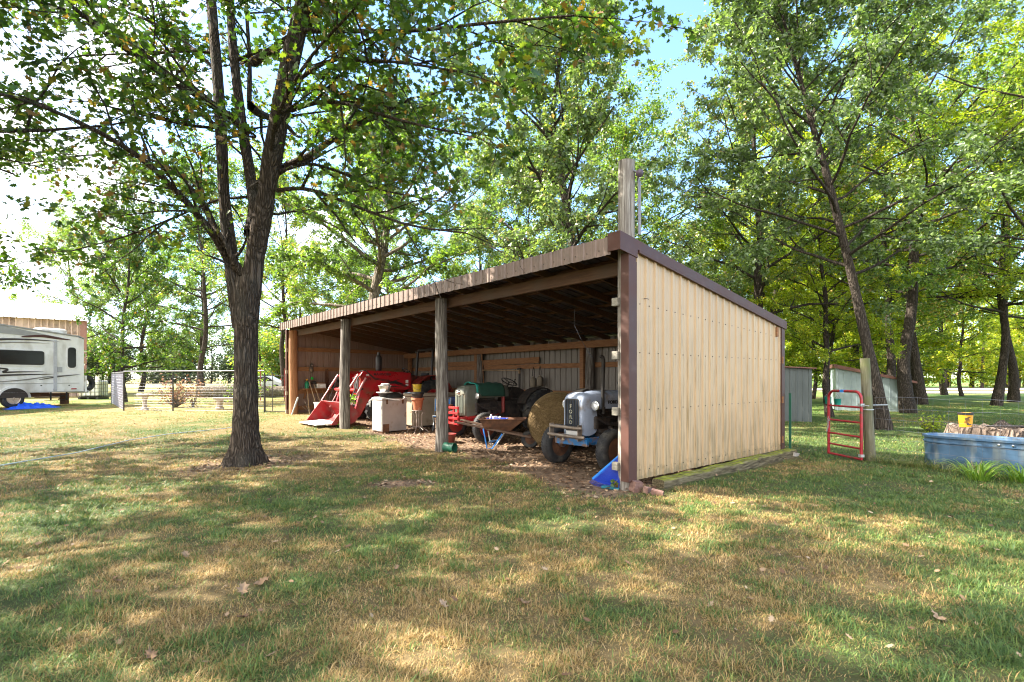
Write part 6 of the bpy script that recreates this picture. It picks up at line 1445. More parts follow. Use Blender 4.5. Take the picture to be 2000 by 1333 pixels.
OAKLEAF = np.array([(0, 0), (.05, .18), (.26, .22), (.16, .36), (.34, .50), (.15, .58), (.26, .78), (.09, .80), (0, 1.0), (-.09, .80), (-.26, .78), (-.15, .58), (-.34, .50), (-.16, .36), (-.26, .22), (-.05, .18)])
def leaf_mesh(name, rng, C, size, mat, shape='plain', droop=0.0, aspect=.55):
    N = len(C)
    a = rng.normal(size=(N, 3)); a[:, 2] = a[:, 2] * .6 - droop; a /= np.linalg.norm(a, axis=1)[:, None]
    up = rng.normal(size=(N, 3)) * .75 + np.array([0, 0, 1.0]); b = np.cross(a, up); b /= np.linalg.norm(b, axis=1)[:, None] + 1e-9
    nn = np.cross(b, a); L_ = size * (rng.uniform(.45, 1.5, N) ** .9)[:, None]
    if shape == 'plain':
        W = L_ * aspect * .5; fold = W * .35
        V = np.stack([C, C + a * L_ * .45 + b * W + nn * fold, C + a * L_ - nn * L_ * .08, C + a * L_ * .45 - b * W + nn * fold], 1)
        base = np.arange(N)[:, None] * 4
        F = np.concatenate([base + np.array([[0, 2, 1]]), base + np.array([[0, 3, 2]])])
        return np_mesh(name, V.reshape(-1, 3), [F], mat)
    k = len(OAKLEAF); t = OAKLEAF
    cup = (np.abs(t[:, 0]) * .35 - (t[:, 1] - .4) ** 2 * .30)
    V = C[:, None, :] + a[:, None, :] * L_[:, None, :] * t[None, :, 1:2] + b[:, None, :] * L_[:, None, :] * t[None, :, 0:1] + nn[:, None, :] * L_[:, None, :] * cup[None, :, None]
    F = np.arange(N * k).reshape(N, k)
    return np_mesh(name, V.reshape(-1, 3), [F], mat)

def make_tree(seed, H=14, r0=.25, crown0=.30, R_=4.0, nlimb=24, el=(15, 62), trunk=None, trunk_r=None, limbs=(), leaf=.12, mat='leaf_mid', bark='bark', shape='plain',
              nsec=6, ntw=5, nleaf=34, prof=None, droop=.15, twl=.75, drop=.33, spread=.10, sides=14, aspect=.55, leafcap=None, keep=None, twig_geo=True):
    rng = np.random.default_rng(seed); tb = Tubes(); LP = []
    if trunk is None:
        n = 9; t = np.linspace(0, 1, n); w = np.cumsum(rng.normal(size=(n, 2)) * H * .010, axis=0)
        trunk = [np.column_stack([w[:, 0], w[:, 1], t * H])]
        trunk[0][0, :2] = 0; trunk_r = [[r0 * 1.45] + [r0 * (1 - x) ** .8 + .015 for x in t[1:]]]
    stems = []
    for P, rr in zip(trunk, trunk_r):
        n = max(16, len(P) * 4); S_ = spline(P, n); r_ = np.interp(np.linspace(0, 1, n), np.linspace(0, 1, len(rr)), rr)
        stems.append((S_, r_)); 
        Pw = S_.copy(); tb.add(Pw, r_ * (1 + .03 * rng.normal(size=n)), sides)
    def bend(p, d, L_, n, wob, grav):
        d = d / np.linalg.norm(d); pts = [p]; st = L_ / n
        for i in range(n):
            d = d + rng.normal(size=3) * wob; d[2] += grav; d = d / np.linalg.norm(d); pts.append(pts[-1] + d * st)
        return np.array(pts)
    def twigs(path, L_, r, level):
        if twig_geo or level < 2: tb.add(path, np.linspace(r, max(.004, r * .3), len(path)), 5 if level == 1 else 3)
        k = len(path)
        m = ntw if level == 2 else nsec
        if level == 3 or (level == 2 and ntw == 0):
            m = rng.poisson(nleaf); t = rng.uniform(.12, 1.03, m) * (k - 1); i = np.clip(t.astype(int), 0, k - 2); f = (t - i)[:, None]
            LP.append(path[i] * (1 - f) + path[i + 1] * f + rng.normal(size=(m, 3)) * spread); return
        for s in np.linspace(.14 if level == 1 else .10, 1.0, m):
            if rng.random() < drop: continue
            i = min(int(s * (k - 1)), k - 2); f = s * (k - 1) - i; p = path[i] * (1 - f) + path[i + 1] * f
            d = path[i + 1] - path[i]; d = d / np.linalg.norm(d)
            side = np.cross(d, rng.normal(size=3)); side /= np.linalg.norm(side) + 1e-9; side[2] *= .6
            ang = rng.uniform(.5, 1.1) if s < .97 else .1
            nd = d * math.cos(ang) + side * math.sin(ang)
            if level == 1: l2 = L_ * rng.uniform(.28, .48) * (1.15 - .55 * s) + .35; twigs(bend(p, nd, l2, 5, .13, .012), l2, r * .5 * (1 - .5 * s) + .004, 2)
            else: l3 = twl * rng.uniform(.6, 1.2); twigs(bend(p, nd, l3, 3, .18, -droop * .35), l3, .008, 3)
    for P, rr in limbs:
        S_ = spline(P, 14); L_ = np.linalg.norm(np.diff(S_, axis=0), axis=1).sum()
        tb.add(S_, np.linspace(rr * .78, .014, 14), 8); twigs_path = S_
        k = 14
        for s in np.linspace(.22, 1.0, int(nsec * max(1.0, L_ / 3.2))):
            i = min(int(s * (k - 1)), k - 2); f = s * (k - 1) - i; p = S_[i] * (1 - f) + S_[i + 1] * f; d = S_[i + 1] - S_[i]; d /= np.linalg.norm(d)
            side = np.cross(d, rng.normal(size=3)); side /= np.linalg.norm(side); side[2] *= .7; ang = rng.uniform(.45, 1.05) if s < .97 else .1
            l2 = L_ * rng.uniform(.20, .34) * (1.15 - .5 * s) + .4; twigs(bend(p, d * math.cos(ang) + side * math.sin(ang), l2, 5, .12, .0), l2, .025 * (1.2 - s) + .006, 2)
    for S_, r_ in stems if nlimb else []:
        h0 = crown0 * H; zs = S_[:, 2]; az = rng.uniform(0, 6.28); nl = max(3, int(nlimb / len(stems)))
        for i in range(nl):
            f = (i + rng.uniform(-.3, .3)) / (nl - 1); z = h0 + (zs[-1] * .985 - h0) * np.clip(f, 0, 1); j = int(np.clip(np.searchsorted(zs, z), 1, len(zs) - 1)); a = (z - zs[j - 1]) / max(zs[j] - zs[j - 1], 1e-6)
            p = S_[j - 1] * (1 - a) + S_[j] * a; az += 2.4 + rng.uniform(-.4, .4); e = R(el[0] + (el[1] - el[0]) * np.clip(f, 0, 1) + rng.uniform(-10, 10))
            pf = (prof or (lambda x: .55 + .75 * math.sin(PI * min(1, .18 + .72 * x)) - .35 * x))(float(np.clip(f, 0, 1)))
            L_ = R_ * pf * rng.uniform(.75, 1.2); rl = max(.02, r_[j] * .45)
            path = bend(p, np.array([math.cos(az) * math.cos(e), math.sin(az) * math.cos(e), math.sin(e)]), L_, 8, .085, .012)
            twigs(path, L_, rl, 1)
    C = np.concatenate(LP)
    if keep is not None: C = C[keep(C)]
    if leafcap and len(C) > leafcap: C = C[rng.choice(len(C), leafcap, replace=False)]
    return tb.mesh('trunk', M[bark]), leaf_mesh('crown', rng, C, leaf, M[mat], shape, droop, aspect)

def plant(name, meshes, loc, rz, label, group=None, scale=1.0, cat='tree', leaf=None):
    o = thing(name, label, cat, loc, rz, group); o.scale = scale if isinstance(scale, tuple) else (scale,) * 3
    a = link('trunk', meshes[0], o); b = link('crown', meshes[1], o)
    if leaf: b.material_slots[0].link = 'OBJECT'; b.material_slots[0].material = M[leaf]
    return o

def Wp(px, py, Y): return np.array([(px - 1000) / 1012 * Y, Y, 1.6 - (py - 739) * Y / 1012])

# --- the big forked oak on the lawn: trunk, three stems and its main limbs, measured point by point
OB = np.array([-5.0, 9.70, G(-5.0, 9.7)])
def rel(L_): return np.array([Wp(*q) for q in L_]) - OB
base = np.array([(0, 0, -.12), (0, 0, .08), (0, 0, .30), (.01, 0, .8), (.015, 0, 1.5), (0.02, 0, 2.3), (.02, 0, 3.0), (.03, 0, 3.5)])
stemL = rel([(470, 640, 9.72), (458, 560, 9.70), (449, 490, 9.7), (437, 380, 9.75), (431, 250, 9.85), (422, 120, 10.0), (412, 0, 10.2), (405, -140, 10.5), (395, -330, 11)])
stemR = rel([(481, 660, 9.66), (488, 580, 9.62), (498, 500, 9.58), (511, 430, 9.5), (521, 370, 9.45), (540, 260, 9.3), (560, 150, 9.1), (585, 40, 8.9), (600, -60, 8.7), (612, -240, 8.5)])
stemM = rel([(499, 430, 9.62), (488, 340, 9.8), (476, 270, 9.95), (465, 190, 10.1), (452, 60, 10.3), (445, -90, 10.6), (430, -240, 11)])
stemS = rel([(486, 200, 10.0), (487, 120, 10.1), (480, 0, 10.3), (478, -120, 10.5)])
lims = [
 ([(450, 520, 9.7), (402, 440, 9.3), (300, 330, 8.6), (200, 262, 8.0), (60, 200, 7.2), (-90, 165, 6.5)], .085),
 ([(443, 490, 9.75), (405, 420, 10.1), (385, 385, 10.3), (330, 325, 10.9), (210, 300, 11.6), (20, 325, 12.2)], .065),
 ([(541, 372, 9.45), (585, 368, 9.3), (630, 378, 9.15), (700, 405, 9.0), (800, 440, 8.8), (910, 455, 8.5)], .055),
 ([(545, 335, 9.4), (600, 320, 9.7), (660, 335, 10.1), (740, 370, 10.6), (870, 395, 11.2)], .05),
 ([(568, 215, 9.25), (620, 200, 9.0), (680, 203, 8.7), (770, 232, 8.2), (900, 262, 7.6)], .06),
 ([(575, 175, 9.2), (640, 175, 9.6), (720, 200, 10.2), (860, 230, 11)], .05),
 ([(482, 385, 9.8), (420, 392, 10.0), (340, 425, 10.3), (250, 460, 10.6), (140, 490, 11.0)], .035),
 ([(590, 60, 8.9), (680, 60, 8.6), (800, 60, 8.2), (950, 45, 7.8), (1120, 30, 7.3)], .06),
 ([(600, -40, 8.7), (720, -60, 9.0), (900, -50, 9.6), (1100, -20, 10.2)], .06),
 ([(432, 260, 9.85), (390, 215, 9.6), (330, 150, 9.2), (240, 70, 8.6), (100, 10, 7.9), (-40, -20, 7.2)], .065),
 ([(424, 140, 10.0), (330, 60, 10.5), (200, 10, 11), (40, -10, 11.6)], .05),
 ([(530, 310, 9.4), (540, 230, 8.6), (600, 120, 7.8), (690, 20, 7.0)], .055),
 ([(445, 255, 9.9), (455, 258, 9.8), (500, 268, 9.3), (450, 230, 8.4), (300, 120, 7.4)], .03),
 ([(600, -20, 8.7), (560, -80, 7.6), (520, -160, 6.4)], .06),
 ([(412, 0, 10.2), (300, -60, 9.4), (150, -100, 8.6), (0, -120, 7.8)], .06),
 ([(555, 180, 9.1), (640, 120, 8.4), (760, 120, 7.8), (900, 140, 7.2)], .05),
 ([(430, 250, 9.85), (370, 245, 9.4), (280, 225, 8.9), (180, 200, 8.4)], .04),
]
def oak_keep(C):
    # the wind and light side of the fork is bare: few leaves close round the lower stems
    d = np.minimum(np.hypot(C[:, 0] + .35, C[:, 1]), np.hypot(C[:, 0] - .55, C[:, 1])); h = C[:, 2]
    rr = np.random.default_rng(4).random(len(C))
    k = (rr < np.clip((d - .25) / 1.5, .10, 1)) | (h > 9.5)
    return k & ~((C[:, 0] > 1.4) & (C[:, 2] < 4.5))
tr_r = [[.38, .31, .262, .230, .205, .202, .215, .19], [.15, .135, .12, .102, .098, .095, .09, .07, .04], [.18, .18, .175, .165, .16, .165, .16, .14, .11, .05], [.095, .095, .095, .09, .08, .06, .03], [.045, .04, .03, .02]]
oak = make_tree(101, H=12.5, crown0=.62, R_=3.2, nlimb=30, el=(5, 55), trunk=[base, stemL, stemR, stemM, stemS], trunk_r=tr_r, limbs=[(rel(a), r) for a, r in lims],
                leaf=.135, mat='leaf_oak', bark='bark_oak', shape='oak', nsec=7, ntw=5, nleaf=25, twl=.62, spread=.11, sides=28, drop=.28, keep=oak_keep)
# root flare and bark furrows modelled into the foot of the trunk
def furrow(me, zmax, amp, seed):
    n = len(me.vertices); co = np.empty(n * 3, np.float32); me.vertices.foreach_get('co', co); co = co.reshape(-1, 3)
    m = (co[:, 2] < zmax) & (np.hypot(co[:, 0], co[:, 1]) < .75); a = np.arctan2(co[:, 1], co[:, 0]); k = np.clip(1 - co[:, 2] / .75, 0, 1) ** 2
    f = 1 + k * (.24 * np.abs(np.sin(2.5 * a + seed)) ** 3 * 2 - .12 + .07 * np.sin(3 * a + 1.3) + .05 * np.sin(7 * a)) + .03 * np.sin(9 * a + 4 * co[:, 2]) * np.clip(1 - co[:, 2] / 1.0, 0, 1)
    co[m, 0] *= f[m]; co[m, 1] *= f[m]; me.vertices.foreach_set('co', co.ravel()); me.update()
furrow(oak[0], 1.0, .1, 1.0)
oak_o = plant('oak_tree', oak, OB, 0, 'big forked oak on the lawn with dark trunk and wide shady crown')
# --- other trees: one of each kind, then copies
kindA = make_tree(11, H=15.5, r0=.20, crown0=.24, R_=4.2, nlimb=30, el=(25, 66), leaf=.125, mat='leaf_grey', nleaf=112, droop=.45, aspect=.60, spread=.10)
kindB = make_tree(12, H=14.0, r0=.17, crown0=.30, R_=5.0, nlimb=30, el=(10, 60), leaf=.14, mat='leaf_mid', nleaf=82, droop=.2, spread=.13)
kindC = make_tree(13, H=15.0, r0=.24, crown0=.28, R_=5.2, nlimb=30, el=(12, 60), leaf=.13, mat='leaf_yel', nleaf=88, spread=.105, droop=.3, aspect=.42)
kindD = make_tree(14, H=8.2, r0=.13, crown0=.18, R_=3.0, nlimb=26, el=(5, 62), leaf=.16, mat='leaf_oak', nleaf=52, shape='oak', twl=.6, bark='bark')
kindE = make_tree(15, H=9.0, r0=.10, crown0=.16, R_=2.9, nlimb=24, el=(5, 55), leaf=.13, mat='leaf_yel', nleaf=100, twl=.7)
kindF = make_tree(16, H=17.5, r0=.24, crown0=.32, R_=5.2, nlimb=30, el=(5, 58), leaf=.14, mat='leaf_mid', nleaf=72, spread=.105, bark='bark')
KIND = dict(A=kindA, B=kindB, C=kindC, D=kindD, E=kindE, F=kindF)

# leaning grey-green tree by the gatepost, trunk traced in depth
T1 = np.array([11.35, 15.8, G(11.35, 15.8)])
t1p = np.array([Wp(*q) for q in [(1727, 850, 15.8), (1724, 820, 15.8), (1712, 760, 15.8), (1692, 665, 15.9), (1676, 590, 16), (1655, 500, 16), (1630, 400, 16.1), (1612, 330, 16.2), (1592, 260, 16.3), (1570, 180, 16.4), (1545, 90, 16.5), (1520, 0, 16.6)]]) - T1
t1 = make_tree(21, H=13.2, crown0=.36, R_=4.0, nlimb=32, el=(15, 62), trunk=[t1p], trunk_r=[[.29, .225, .19, .15, .13, .12, .112, .105, .09, .07, .05, .025]], leaf=.13, mat='leaf_grey', nleaf=120, spread=.10, droop=.45, aspect=.6, bark='bark')
plant('leaning_tree', t1, T1, 0, 'grey green tree with dark leaning trunk just behind the wooden fence post')
# tall tree right behind the shed roof
T2 = np.array([2.25, 19.0, G(2.25, 19)])
t2p = np.array([Wp(*q) for q in [(1128, 825, 19), (1124, 600, 19), (1117, 470, 19), (1102, 380, 19), (1086, 300, 19), (1080, 220, 19.1), (1092, 130, 19.2), (1098, 50, 19.2)]]) - T2
t2 = make_tree(22, H=14.6, crown0=.30, R_=4.0, nlimb=34, el=(18, 64), trunk=[t2p], trunk_r=[[.24, .18, .16, .14, .12, .10, .06, .02]], leaf=.135, mat='leaf_grey', nleaf=100, drop=.16, spread=.10, droop=.4, aspect=.6, prof=lambda x: .7 + .55 * math.sin(PI * min(1, .15 + .75 * x)) - .35 * x)
plant('tall_tree', t2, T2, 0, 'tall grey green tree rising behind the middle of the shed roof under open blue sky')
# light green leaning tree behind the far bay
T3 = np.array([-7.4, 26.5, G(-7.4, 26.5)])
t3p = np.array([Wp(*q) for q in [(716, 790, 26.5), (722, 640, 26.5), (732, 570, 26.5), (746, 500, 26.4), (757, 430, 26.3), (760, 350, 26.2), (752, 280, 26.1)]]) - T3
t3 = make_tree(23, H=13.6, crown0=.34, R_=5.0, nlimb=32, el=(8, 60), trunk=[t3p], trunk_r=[[.34, .27, .25, .22, .17, .11, .03]], leaf=.16, mat='leaf_yel', nleaf=105, drop=.16, spread=.105, aspect=.55, bark='bark_lt')
plant('leaning_tree', t3, T3, 0, 'light green tree with pale leaning trunk behind the left part of the shed roof', leaf='leaf_mid')

TREES = [
 # kind, name, x, y, scale, turn, leaf, label
 ('D', 'young_tree', -20.1, 26.9, (.78, .78, 1.12), .4, 'leaf_oak', 'young leafy tree beside the camper with a slanting trunk behind the wire pen'),
 ('B', 'shade_tree', -24.6, 41.0, 1.2, 1.2, 'leaf_mid', 'loose shade tree with straight dark trunk in the field left of the oak'),
 ('B', 'shade_tree', -14.8, 34.0, .95, 3.0, 'leaf_mid', 'tree seen between the oak trunk and the shed end post'),
 ('A', 'tall_tree', 9.9, 20.4, .95, 2.0, None, 'dense grey green tree over the tan wall, left of the leaning trunk'),
 ('B', 'tall_tree', 5.4, 25.5, .98, .3, 'leaf_mid', 'green tree behind the corner pole of the shed'),
 ('C', 'yellow_tree', 18.6, 16.6, 1.02, .8, None, 'bright yellow green tree filling the upper right corner'),
 ('F', 'wood_tree', 17.3, 22.6, 1.0, .2, None, 'thick straight trunk directly right of the leaning trunk'),
 ('F', 'wood_tree', 22.9, 29.0, 1.08, 1.9, 'leaf_yel', 'thickest dark trunk with wide foot, second right of the leaning trunk'),
 ('F', 'wood_tree', 19.2, 26.6, .85, 4.0, None, 'slimmer trunk half hidden behind the leaning trunk'),
 ('B', 'wood_tree', 26.0, 27.8, 1.12, 5.0, 'leaf_mid', 'dark straight trunk nearest the right edge, before the pale gravel road'),
 ('F', 'wood_tree', 31.0, 32.0, .95, 2.6, 'leaf_mid', 'pale sunlit trunk close behind the dark one near the right edge'),
 ('F', 'wood_tree', 34.4, 34.0, .9, 3.7, 'leaf_yel', 'pale trunk farthest right by the gravel road'),
 ('A', 'wood_tree', 14.5, 28.5, 1.0, 1.1, 'leaf_yel', 'green tree above the pale blue shed roof'),
 ('A', 'wood_tree', 12.65, 20.6, .62, 2.2, 'leaf_yel', 'slim tree with a thin trunk behind the red gate'),
 ('E', 'understory_tree', 16.9, 34.0, 1.05, .5, None, 'low yellow green tree between the two small metal sheds'),
 ('E', 'understory_tree', 21.5, 37.0, 1.15, 1.5, 'leaf_mid', 'low green tree behind the thick trunk foot'),
 ('E', 'understory_tree', 26.5, 39.0, 1.1, 2.6, None, 'low yellow green tree left of the dark straight trunk by the road'),
 ('E', 'understory_tree', 31.0, 41.5, 1.15, 3.6, 'leaf_mid', 'low leafy tree in front of the pale gravel road'),
 ('E', 'understory_tree', 36.5, 42.0, 1.2, 4.6, None, 'low yellow tree by the road at the right edge'),
 ('E', 'understory_tree', 12.2, 31.0, 1.1, 5.2, None, 'low yellow green tree just right of the tan wall'),
 ('C', 'wood_tree', 29.0, 24.0, 1.0, 2.9, None, 'yellow green crown high over the stock tank'),
 ('C', 'wood_tree', 24.0, 35.5, 1.05, 4.2, 'leaf_yel', 'tall thin wood tree behind the straight trunks'),
 ('A', 'wood_tree', 19.0, 40.0, 1.05, .9, 'leaf_yel', 'tall tree far back between the thick trunks'),
 ('B', 'wood_tree', 30.5, 46.0, 1.1, 3.3, 'leaf_yel', 'far wood tree with thin dark trunk beside the gravel road'),
 ('A', 'wood_tree', 38.0, 45.5, 1.05, 2.0, 'leaf_yel', 'far tall tree over the road at the right edge'),
 ('B', 'wood_tree', 1.0, 33.0, 1.0, 5.6, 'leaf_mid', 'far green tree between the tall tree and the corner pole'),
 ('C', 'wood_tree', 8.8, 34.5, 1.0, 3.1, 'leaf_mid', 'far yellowish tree over the back of the tan wall'),
 ('A', 'wood_tree', -1.8, 36.0, .82, 4.4, 'leaf_mid', 'far green tree over the middle of the shed roof'),
 ('E', 'small_tree', -11.6, 37.0, .95, 2.2, 'leaf_mid', 'small light tree behind the far end of the shed'),
 ('B', 'shade_tree', -37.5, 44.0, .95, .7, 'leaf_mid', 'large tree behind the white roof of the metal building'),
 ('D', 'shade_tree', -33.0, 46.0, 1.35, 1.4, 'leaf_mid', 'tree with dense crown rising over the right end of the white roof'),
 ('B', 'oak_tree', -9.8, 4.6, .95, 4.9, 'leaf_oak', 'shady tree whose crown hangs into the upper left corner'),
 ('B', 'oak_tree', -15.5, 9.6, .92, 2.4, 'leaf_oak', 'shady tree left of the lawn beyond the photo edge'),
 ('B', 'oak_tree', -7.0, -2.2, 1.0, .6, 'leaf_oak', 'shady tree behind the camera on the left'),
 ('B', 'oak_tree', -13.2, 2.0, 1.0, 3.6, 'leaf_oak', 'second shady tree left of the lawn beyond the photo edge'),
 ('A', 'shade_tree', -31.0, 52.0, 1.0, 2.7, 'leaf_mid', 'tall loose tree far behind the caged tote'),
 ('B', 'shade_tree', -15.0, 53.0, .95, 1.3, 'leaf_mid', 'far field tree just left of the oak trunk'),
 ('F', 'shade_tree', -10.8, 46.0, .9, 3.4, 'leaf_mid', 'far tall tree behind the left end of the shed roof'),
 ('C', 'shade_tree', -19.5, 47.0, .8, 2.0, 'leaf_yel', 'light tree behind the straight trunked shade tree in the field'),
 ('E', 'understory_tree', 19.0, 31.0, 1.2, 3.3, 'leaf_yel', 'low bright tree right behind the thick straight trunks'),
 ('E', 'understory_tree', 24.5, 33.5, 1.2, 4.9, 'leaf_yel', 'low bright tree between the thick and the dark straight trunks'),
]
for k, nm, x, y, s, rz, lf, lab in TREES:
    plant(nm, KIND[k], (x, y, G(x, y) - .05), rz, lab, None, s, 'tree', lf)

# shrubs in the pen
def shrub(name, loc, n, h, w, leaf, mat, lab, seed, nleaf=9):
    rng = np.random.default_rng(seed); tb = Tubes(); LP = []
    for i in range(n):
        a = rng.uniform(0, 6.28); e = rng.uniform(.1, .75); d = np.array([math.cos(a) * math.sin(e), math.sin(a) * math.sin(e), math.cos(e)]); L_ = h * rng.uniform(.6, 1.1); p = np.array([d[0] * .08, d[1] * .08, 0.]); pts = [p]
        for j in range(7): d = d + rng.normal(size=3) * .15; d /= np.linalg.norm(d); pts.append(pts[-1] + d * L_ / 7 * np.array([w, w, 1]))
        pts = np.array(pts); tb.add(pts, np.linspace(.012, .003, 8), 4)
        t = rng.uniform(1.5, 7, nleaf); k = np.clip(t.astype(int), 0, 6); f = (t - k)[:, None]; LP.append(pts[k] * (1 - f) + pts[k + 1] * f + rng.normal(size=(nleaf, 3)) * .06)
    o = thing(name, lab, 'shrub', loc); link('stem', tb.mesh('stem', M['bark_lt']), o); link('foliage', leaf_mesh('foliage', rng, np.concatenate(LP), leaf, M[mat], 'plain', .3), o); return o
shrub('dry_bush', gp(-14.55, 22.4), 60, 1.45, 1.25, .11, 'leaf_dead', 'dried brown bush inside the wire pen', 3, 11)
shrub('dry_bush', gp(-13.75, 22.3), 18, 1.3, .8, .09, 'leaf_dead', 'smaller dried bush right of the larger brown one in the pen', 4, 9)
shrub('green_bush', gp(-11.9, 23.2), 60, 1.5, 1.0, .11, 'leaf_mid', 'fresh green bush beside the oak trunk inside the pen', 5, 26)
shrub('green_bush', gp(-9.9, 25.0), 40, 1.1, 1.0, .10, 'leaf_mid', 'sparse green bush seen through the black wire gate', 6, 14)
shrub('green_bush', gp(12.3, 15.2), 24, .55, 1.1, .09, 'leaf_yel', 'small bright weed bush at the foot of the leaning trunk', 7, 14)

# far woods that read as one mass
def far_woods(name, spots, seed, leafmat, hmin, hmax, leaf=.42):
    rng = np.random.default_rng(seed); C = []; tb = Tubes()
    for x, y in spots:
        h = rng.uniform(hmin, hmax); w = h * rng.uniform(.28, .42); z0 = G(x, y)
        for q in range(10):
            c = np.array([x, y, z0 + h * rng.uniform(.10, .85)]) + rng.normal(size=3) * np.array([w * .42, w * .42, 0]); m = 170
            g = rng.normal(size=(m, 3)); g /= np.linalg.norm(g, axis=1)[:, None]; C.append(c + g * (rng.uniform(.45, 1.0, (m, 1)) * w * .45))
        tb.add(np.array([[x, y, z0], [x + .2, y, z0 + h * .4], [x, y, z0 + h * .8]]), [.22, .16, .05], 5)
    o = link(name, leaf_mesh(name, rng, np.concatenate(C), leaf, M[leafmat], 'plain', .1, .75)); kind(o, 'stuff')
    t = link(name + '_trunks', tb.mesh(name + '_trunks', M['bark'])); kind(t, 'stuff'); return o
rng = np.random.default_rng(5)
sp = [(x + rng.uniform(-2, 2), 112 + rng.uniform(0, 14) + .10 * x) for x in np.arange(-150, -6, 1.25)]
far_woods('far_woods', sp, 3, 'leaf_far', 10, 16)
sp = [(x + rng.uniform(-2, 2), 74 + rng.uniform(0, 16)) for x in np.arange(-14, 130, 1.3)]
far_woods('far_forest', sp, 4, 'leaf_yel', 11, 17, .36)
sp = [(-8.5 - i * .75 + rng.uniform(-.8, .8), 64 + rng.uniform(0, 10)) for i in range(34)]
far_woods('far_thicket', sp, 6, 'leaf_mid', 5, 9, .30)
# ------------------------------------------------------------------ lawn, leaf litter
def in_things(x, y):
    u, v = uv_of(x, y); m = (u > -.16) & (u < 15.4) & (v > 5.0 - .12) & (v < 5.1)
    m |= (u > -.42) & (u < -.14) & (v > .3) & (v < 5.1)
    return m
def lawn():
    rng = np.random.default_rng(77); X = []; Y = []
    for y0, y1, dens in ((1.6, 3.6, 13000), (3.6, 5, 10000), (5, 7, 6000), (7, 10, 2900), (10, 14, 1150), (14, 20, 480), (20, 28, 170)):
        w = 1.12 * y1 + 1.2; n = int(dens * 2 * w * (y1 - y0)); x = rng.uniform(-w, w, n); y = rng.uniform(y0, y1, n)
        keep = np.abs(x) < 1.06 * y + 1.2; X.append(x[keep]); Y.append(y[keep])
    # tufts that stand above the mown sward
    nt = 2600; ty = 1.8 + 13 * rng.random(nt) ** 1.6; tx = rng.uniform(-1, 1, nt) * (1.04 * ty + .8); kk = rng.integers(8, 30, nt); ti = np.repeat(np.arange(nt), kk)
    nb = len(ti); tr = rng.normal(size=(nb, 2)) * (.018 + .03 * rng.random(nt)[ti])[:, None]
    n0 = sum(len(a) for a in X); X.append(tx[ti] + tr[:, 0]); Y.append(ty[ti] + tr[:, 1]); tuft = np.concatenate([np.zeros(n0), (.5 + rng.random(nt))[ti]])
    x = np.concatenate(X); y = np.concatenate(Y)
    clump = fnoise(x * 5, y * 5, 61, 3); bare = bare_mask(x, y); dry = dry_mask(x, y)
    k = (rng.random(len(x)) > bare * 1.05) & (rng.random(len(x)) < np.maximum(tuft, (.35 + 1.1 * clump) * (1 - .62 * smooth(.56, .70, fnoise(x * 1.3, y * 1.3, 71, 3))))) & ~in_things(x, y); x, y, clump, dry, tuft = x[k], y[k], clump[k], dry[k], tuft[k]
    n = len(x); z = gz(x, y) - .004
    h = (.018 + .075 * clump ** 1.6) * rng.uniform(.5, 1.35, n) * (1 - .25 * dry) * (1 + .75 * tuft) + .018 * tuft; wd = (.0011 + .00034 * y) * rng.uniform(.7, 1.3, n)
    az = rng.uniform(0, 2 * PI, n); ln = rng.uniform(.3, 1.35, n); ln2 = ln + rng.uniform(.2, .8, n)
    dx, dy = np.cos(az), np.sin(az); sx, sy = -dy, dx
    p0 = np.stack([x, y, z], 1); d1 = np.stack([dx * np.sin(ln), dy * np.sin(ln), np.cos(ln)], 1); d2 = np.stack([dx * np.sin(ln2), dy * np.sin(ln2), np.cos(ln2)], 1); sd = np.stack([sx, sy, 0 * x], 1) * wd[:, None]
    p1 = p0 + d1 * (h * .6)[:, None]; p2 = p1 + d2 * (h * .6)[:, None]
    V = np.stack([p0 - sd, p0 + sd, p1 + sd * .75, p1 - sd * .75, p2], 1).reshape(-1, 3); b = np.arange(n)[:, None] * 5
    p = 1 / (1 + np.exp(-(dry - .5) * 7.5)); isdry = rng.random(n) < p * (1 - .55 * (tuft > 0))
    col = np.clip(np.where(isdry, .62 + .38 * rng.random(n) + .12 * (dry - .5), .05 + .50 * rng.random(n) ** 1.2 + .12 * (dry - .3)), 0, 1)
    me = np_mesh('grass', V, [b + np.array([[0, 1, 2, 3]]), b + np.array([[3, 2, 4]])], M['grass'], {'dry': np.repeat(col, 5)})
    kind(link('grass', me), 'stuff')
lawn()
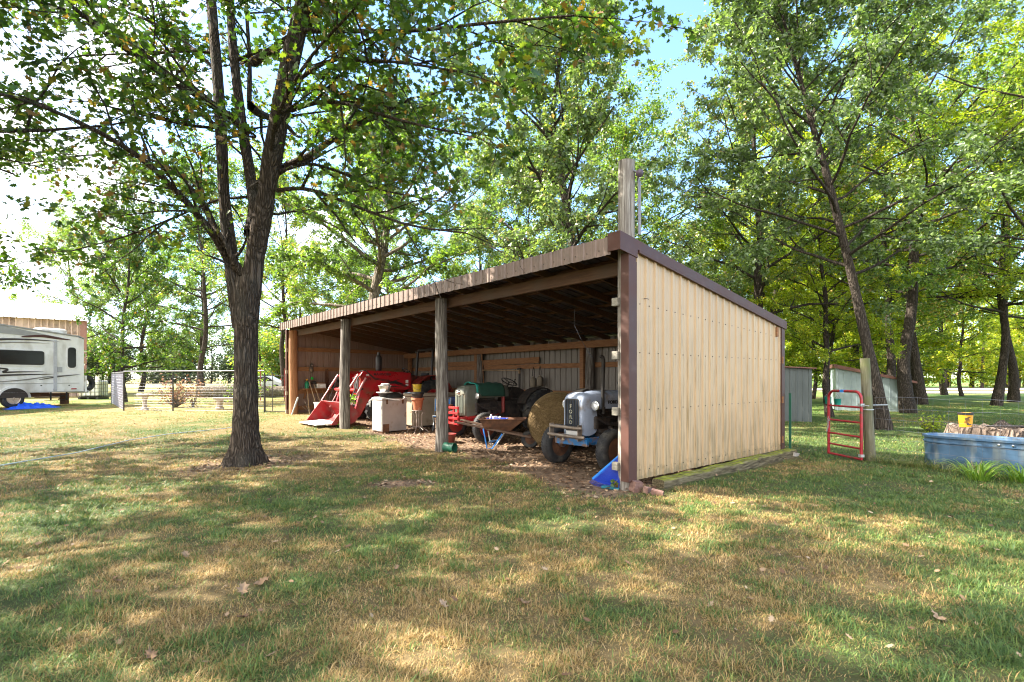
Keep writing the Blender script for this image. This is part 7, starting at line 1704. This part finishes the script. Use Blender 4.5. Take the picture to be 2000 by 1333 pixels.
def litter(name, n, xr, yr, prob, size, seed, lift=.012, tone=(0, 1)):
    rng = np.random.default_rng(seed); x = rng.uniform(*xr, n); y = rng.uniform(*yr, n); k = rng.random(n) < prob(x, y); x, y = x[k], y[k]; n = len(x)
    C = np.stack([x, y, gz(x, y) + rng.uniform(.002, lift, n)], 1); a0 = rng.uniform(0, 2 * PI, n); t1 = rng.normal(size=n) * .28; t2 = rng.normal(size=n) * .35
    a = np.stack([np.cos(a0) * np.cos(t1), np.sin(a0) * np.cos(t1), np.sin(t1)], 1); b = np.stack([-np.sin(a0) * np.cos(t2), np.cos(a0) * np.cos(t2), np.sin(t2)], 1); nn = np.cross(a, b)
    L_ = (size * rng.uniform(.5, 1.3, n))[:, None]; t = OAKLEAF * np.array([1.0, 1.0]) - np.array([0, .5]); curl = rng.uniform(-.3, 1.1, n)[:, None, None]
    cup = (t[:, 0] ** 2 * 1.6 + t[:, 1] ** 2 * .7)[None, :, None] * curl
    V = C[:, None, :] + a[:, None, :] * L_[:, None, :] * t[None, :, 1:2] + b[:, None, :] * L_[:, None, :] * t[None, :, 0:1] + nn[:, None, :] * L_[:, None, :] * cup + np.array([0, 0, .006])
    F = np.arange(n * 16).reshape(n, 16); tn = rng.uniform(tone[0], tone[1], n)
    kind(link(name, np_mesh(name, V.reshape(-1, 3), [F], M['litter'], {'tone': np.repeat(tn, 16)})), 'stuff')
litter('leaf_litter', 60000, (-11, 6.5), (6.5, 23), lambda x, y: np.where(uv_of(x, y)[1] < 5, bare_mask(x, y), 0) * .75, .075, 5, .03, (0, .95))
litter('fallen_leaves', 9000, (-14, 14), (2.2, 19), lambda x, y: (np.abs(x) < 1.05 * y + .5) * (1 - bare_mask(x, y)) * .30, .062, 6, .045, (.1, .95))
# the larger fallen leaves one can pick out
def big_leaf(x, y, size, tone, rz, tilt, lab, grp):
    rng = np.random.default_rng(int(abs(x * 100) + abs(y * 1000))); t = (OAKLEAF - np.array([0, .5])) * size
    ring = np.concatenate([t, t * .5]); z = .9 * ring[:, 0] ** 2 / size + .5 * ring[:, 1] ** 2 / size + rng.normal(size=32) * .006
    V = np.column_stack([ring[:, 0], ring[:, 1], z]); F4 = np.array([[i, (i + 1) % 16, 16 + (i + 1) % 16, 16 + i] for i in range(16)]); F16 = np.arange(16, 32)[None, :]
    me = np_mesh('fallen_leaf', V, [F4, F16], M['litter'], {'tone': np.full(32, tone)}); o = link('fallen_leaf', me); o.location = (x, y, G(x, y) + .028); o.rotation_euler = (tilt, tilt * .6, rz); tag(o, lab, 'leaf', grp)
for x, y, s, tn, rz, ti in ((-2.0, 3.85, .15, .72, .4, .35), (-1.93, 4.0, .13, .62, 2.4, -.3), (-.48, 3.62, .10, .85, 1.2, .5), (.08, 3.66, .12, .62, 2.0, .35), (-2.06, 2.95, .11, .5, .8, .3), (-1.78, 3.42, .10, .42, 2.7, .2), (2.82, 3.43, .12, .8, .2, .3), (-2.9, 4.6, .11, .75, 1.0, .4)):
    big_leaf(x, y, s, tn, rz, ti, 'large curled dry oak leaf lying on the foreground grass', 'large dry leaves on the lawn')
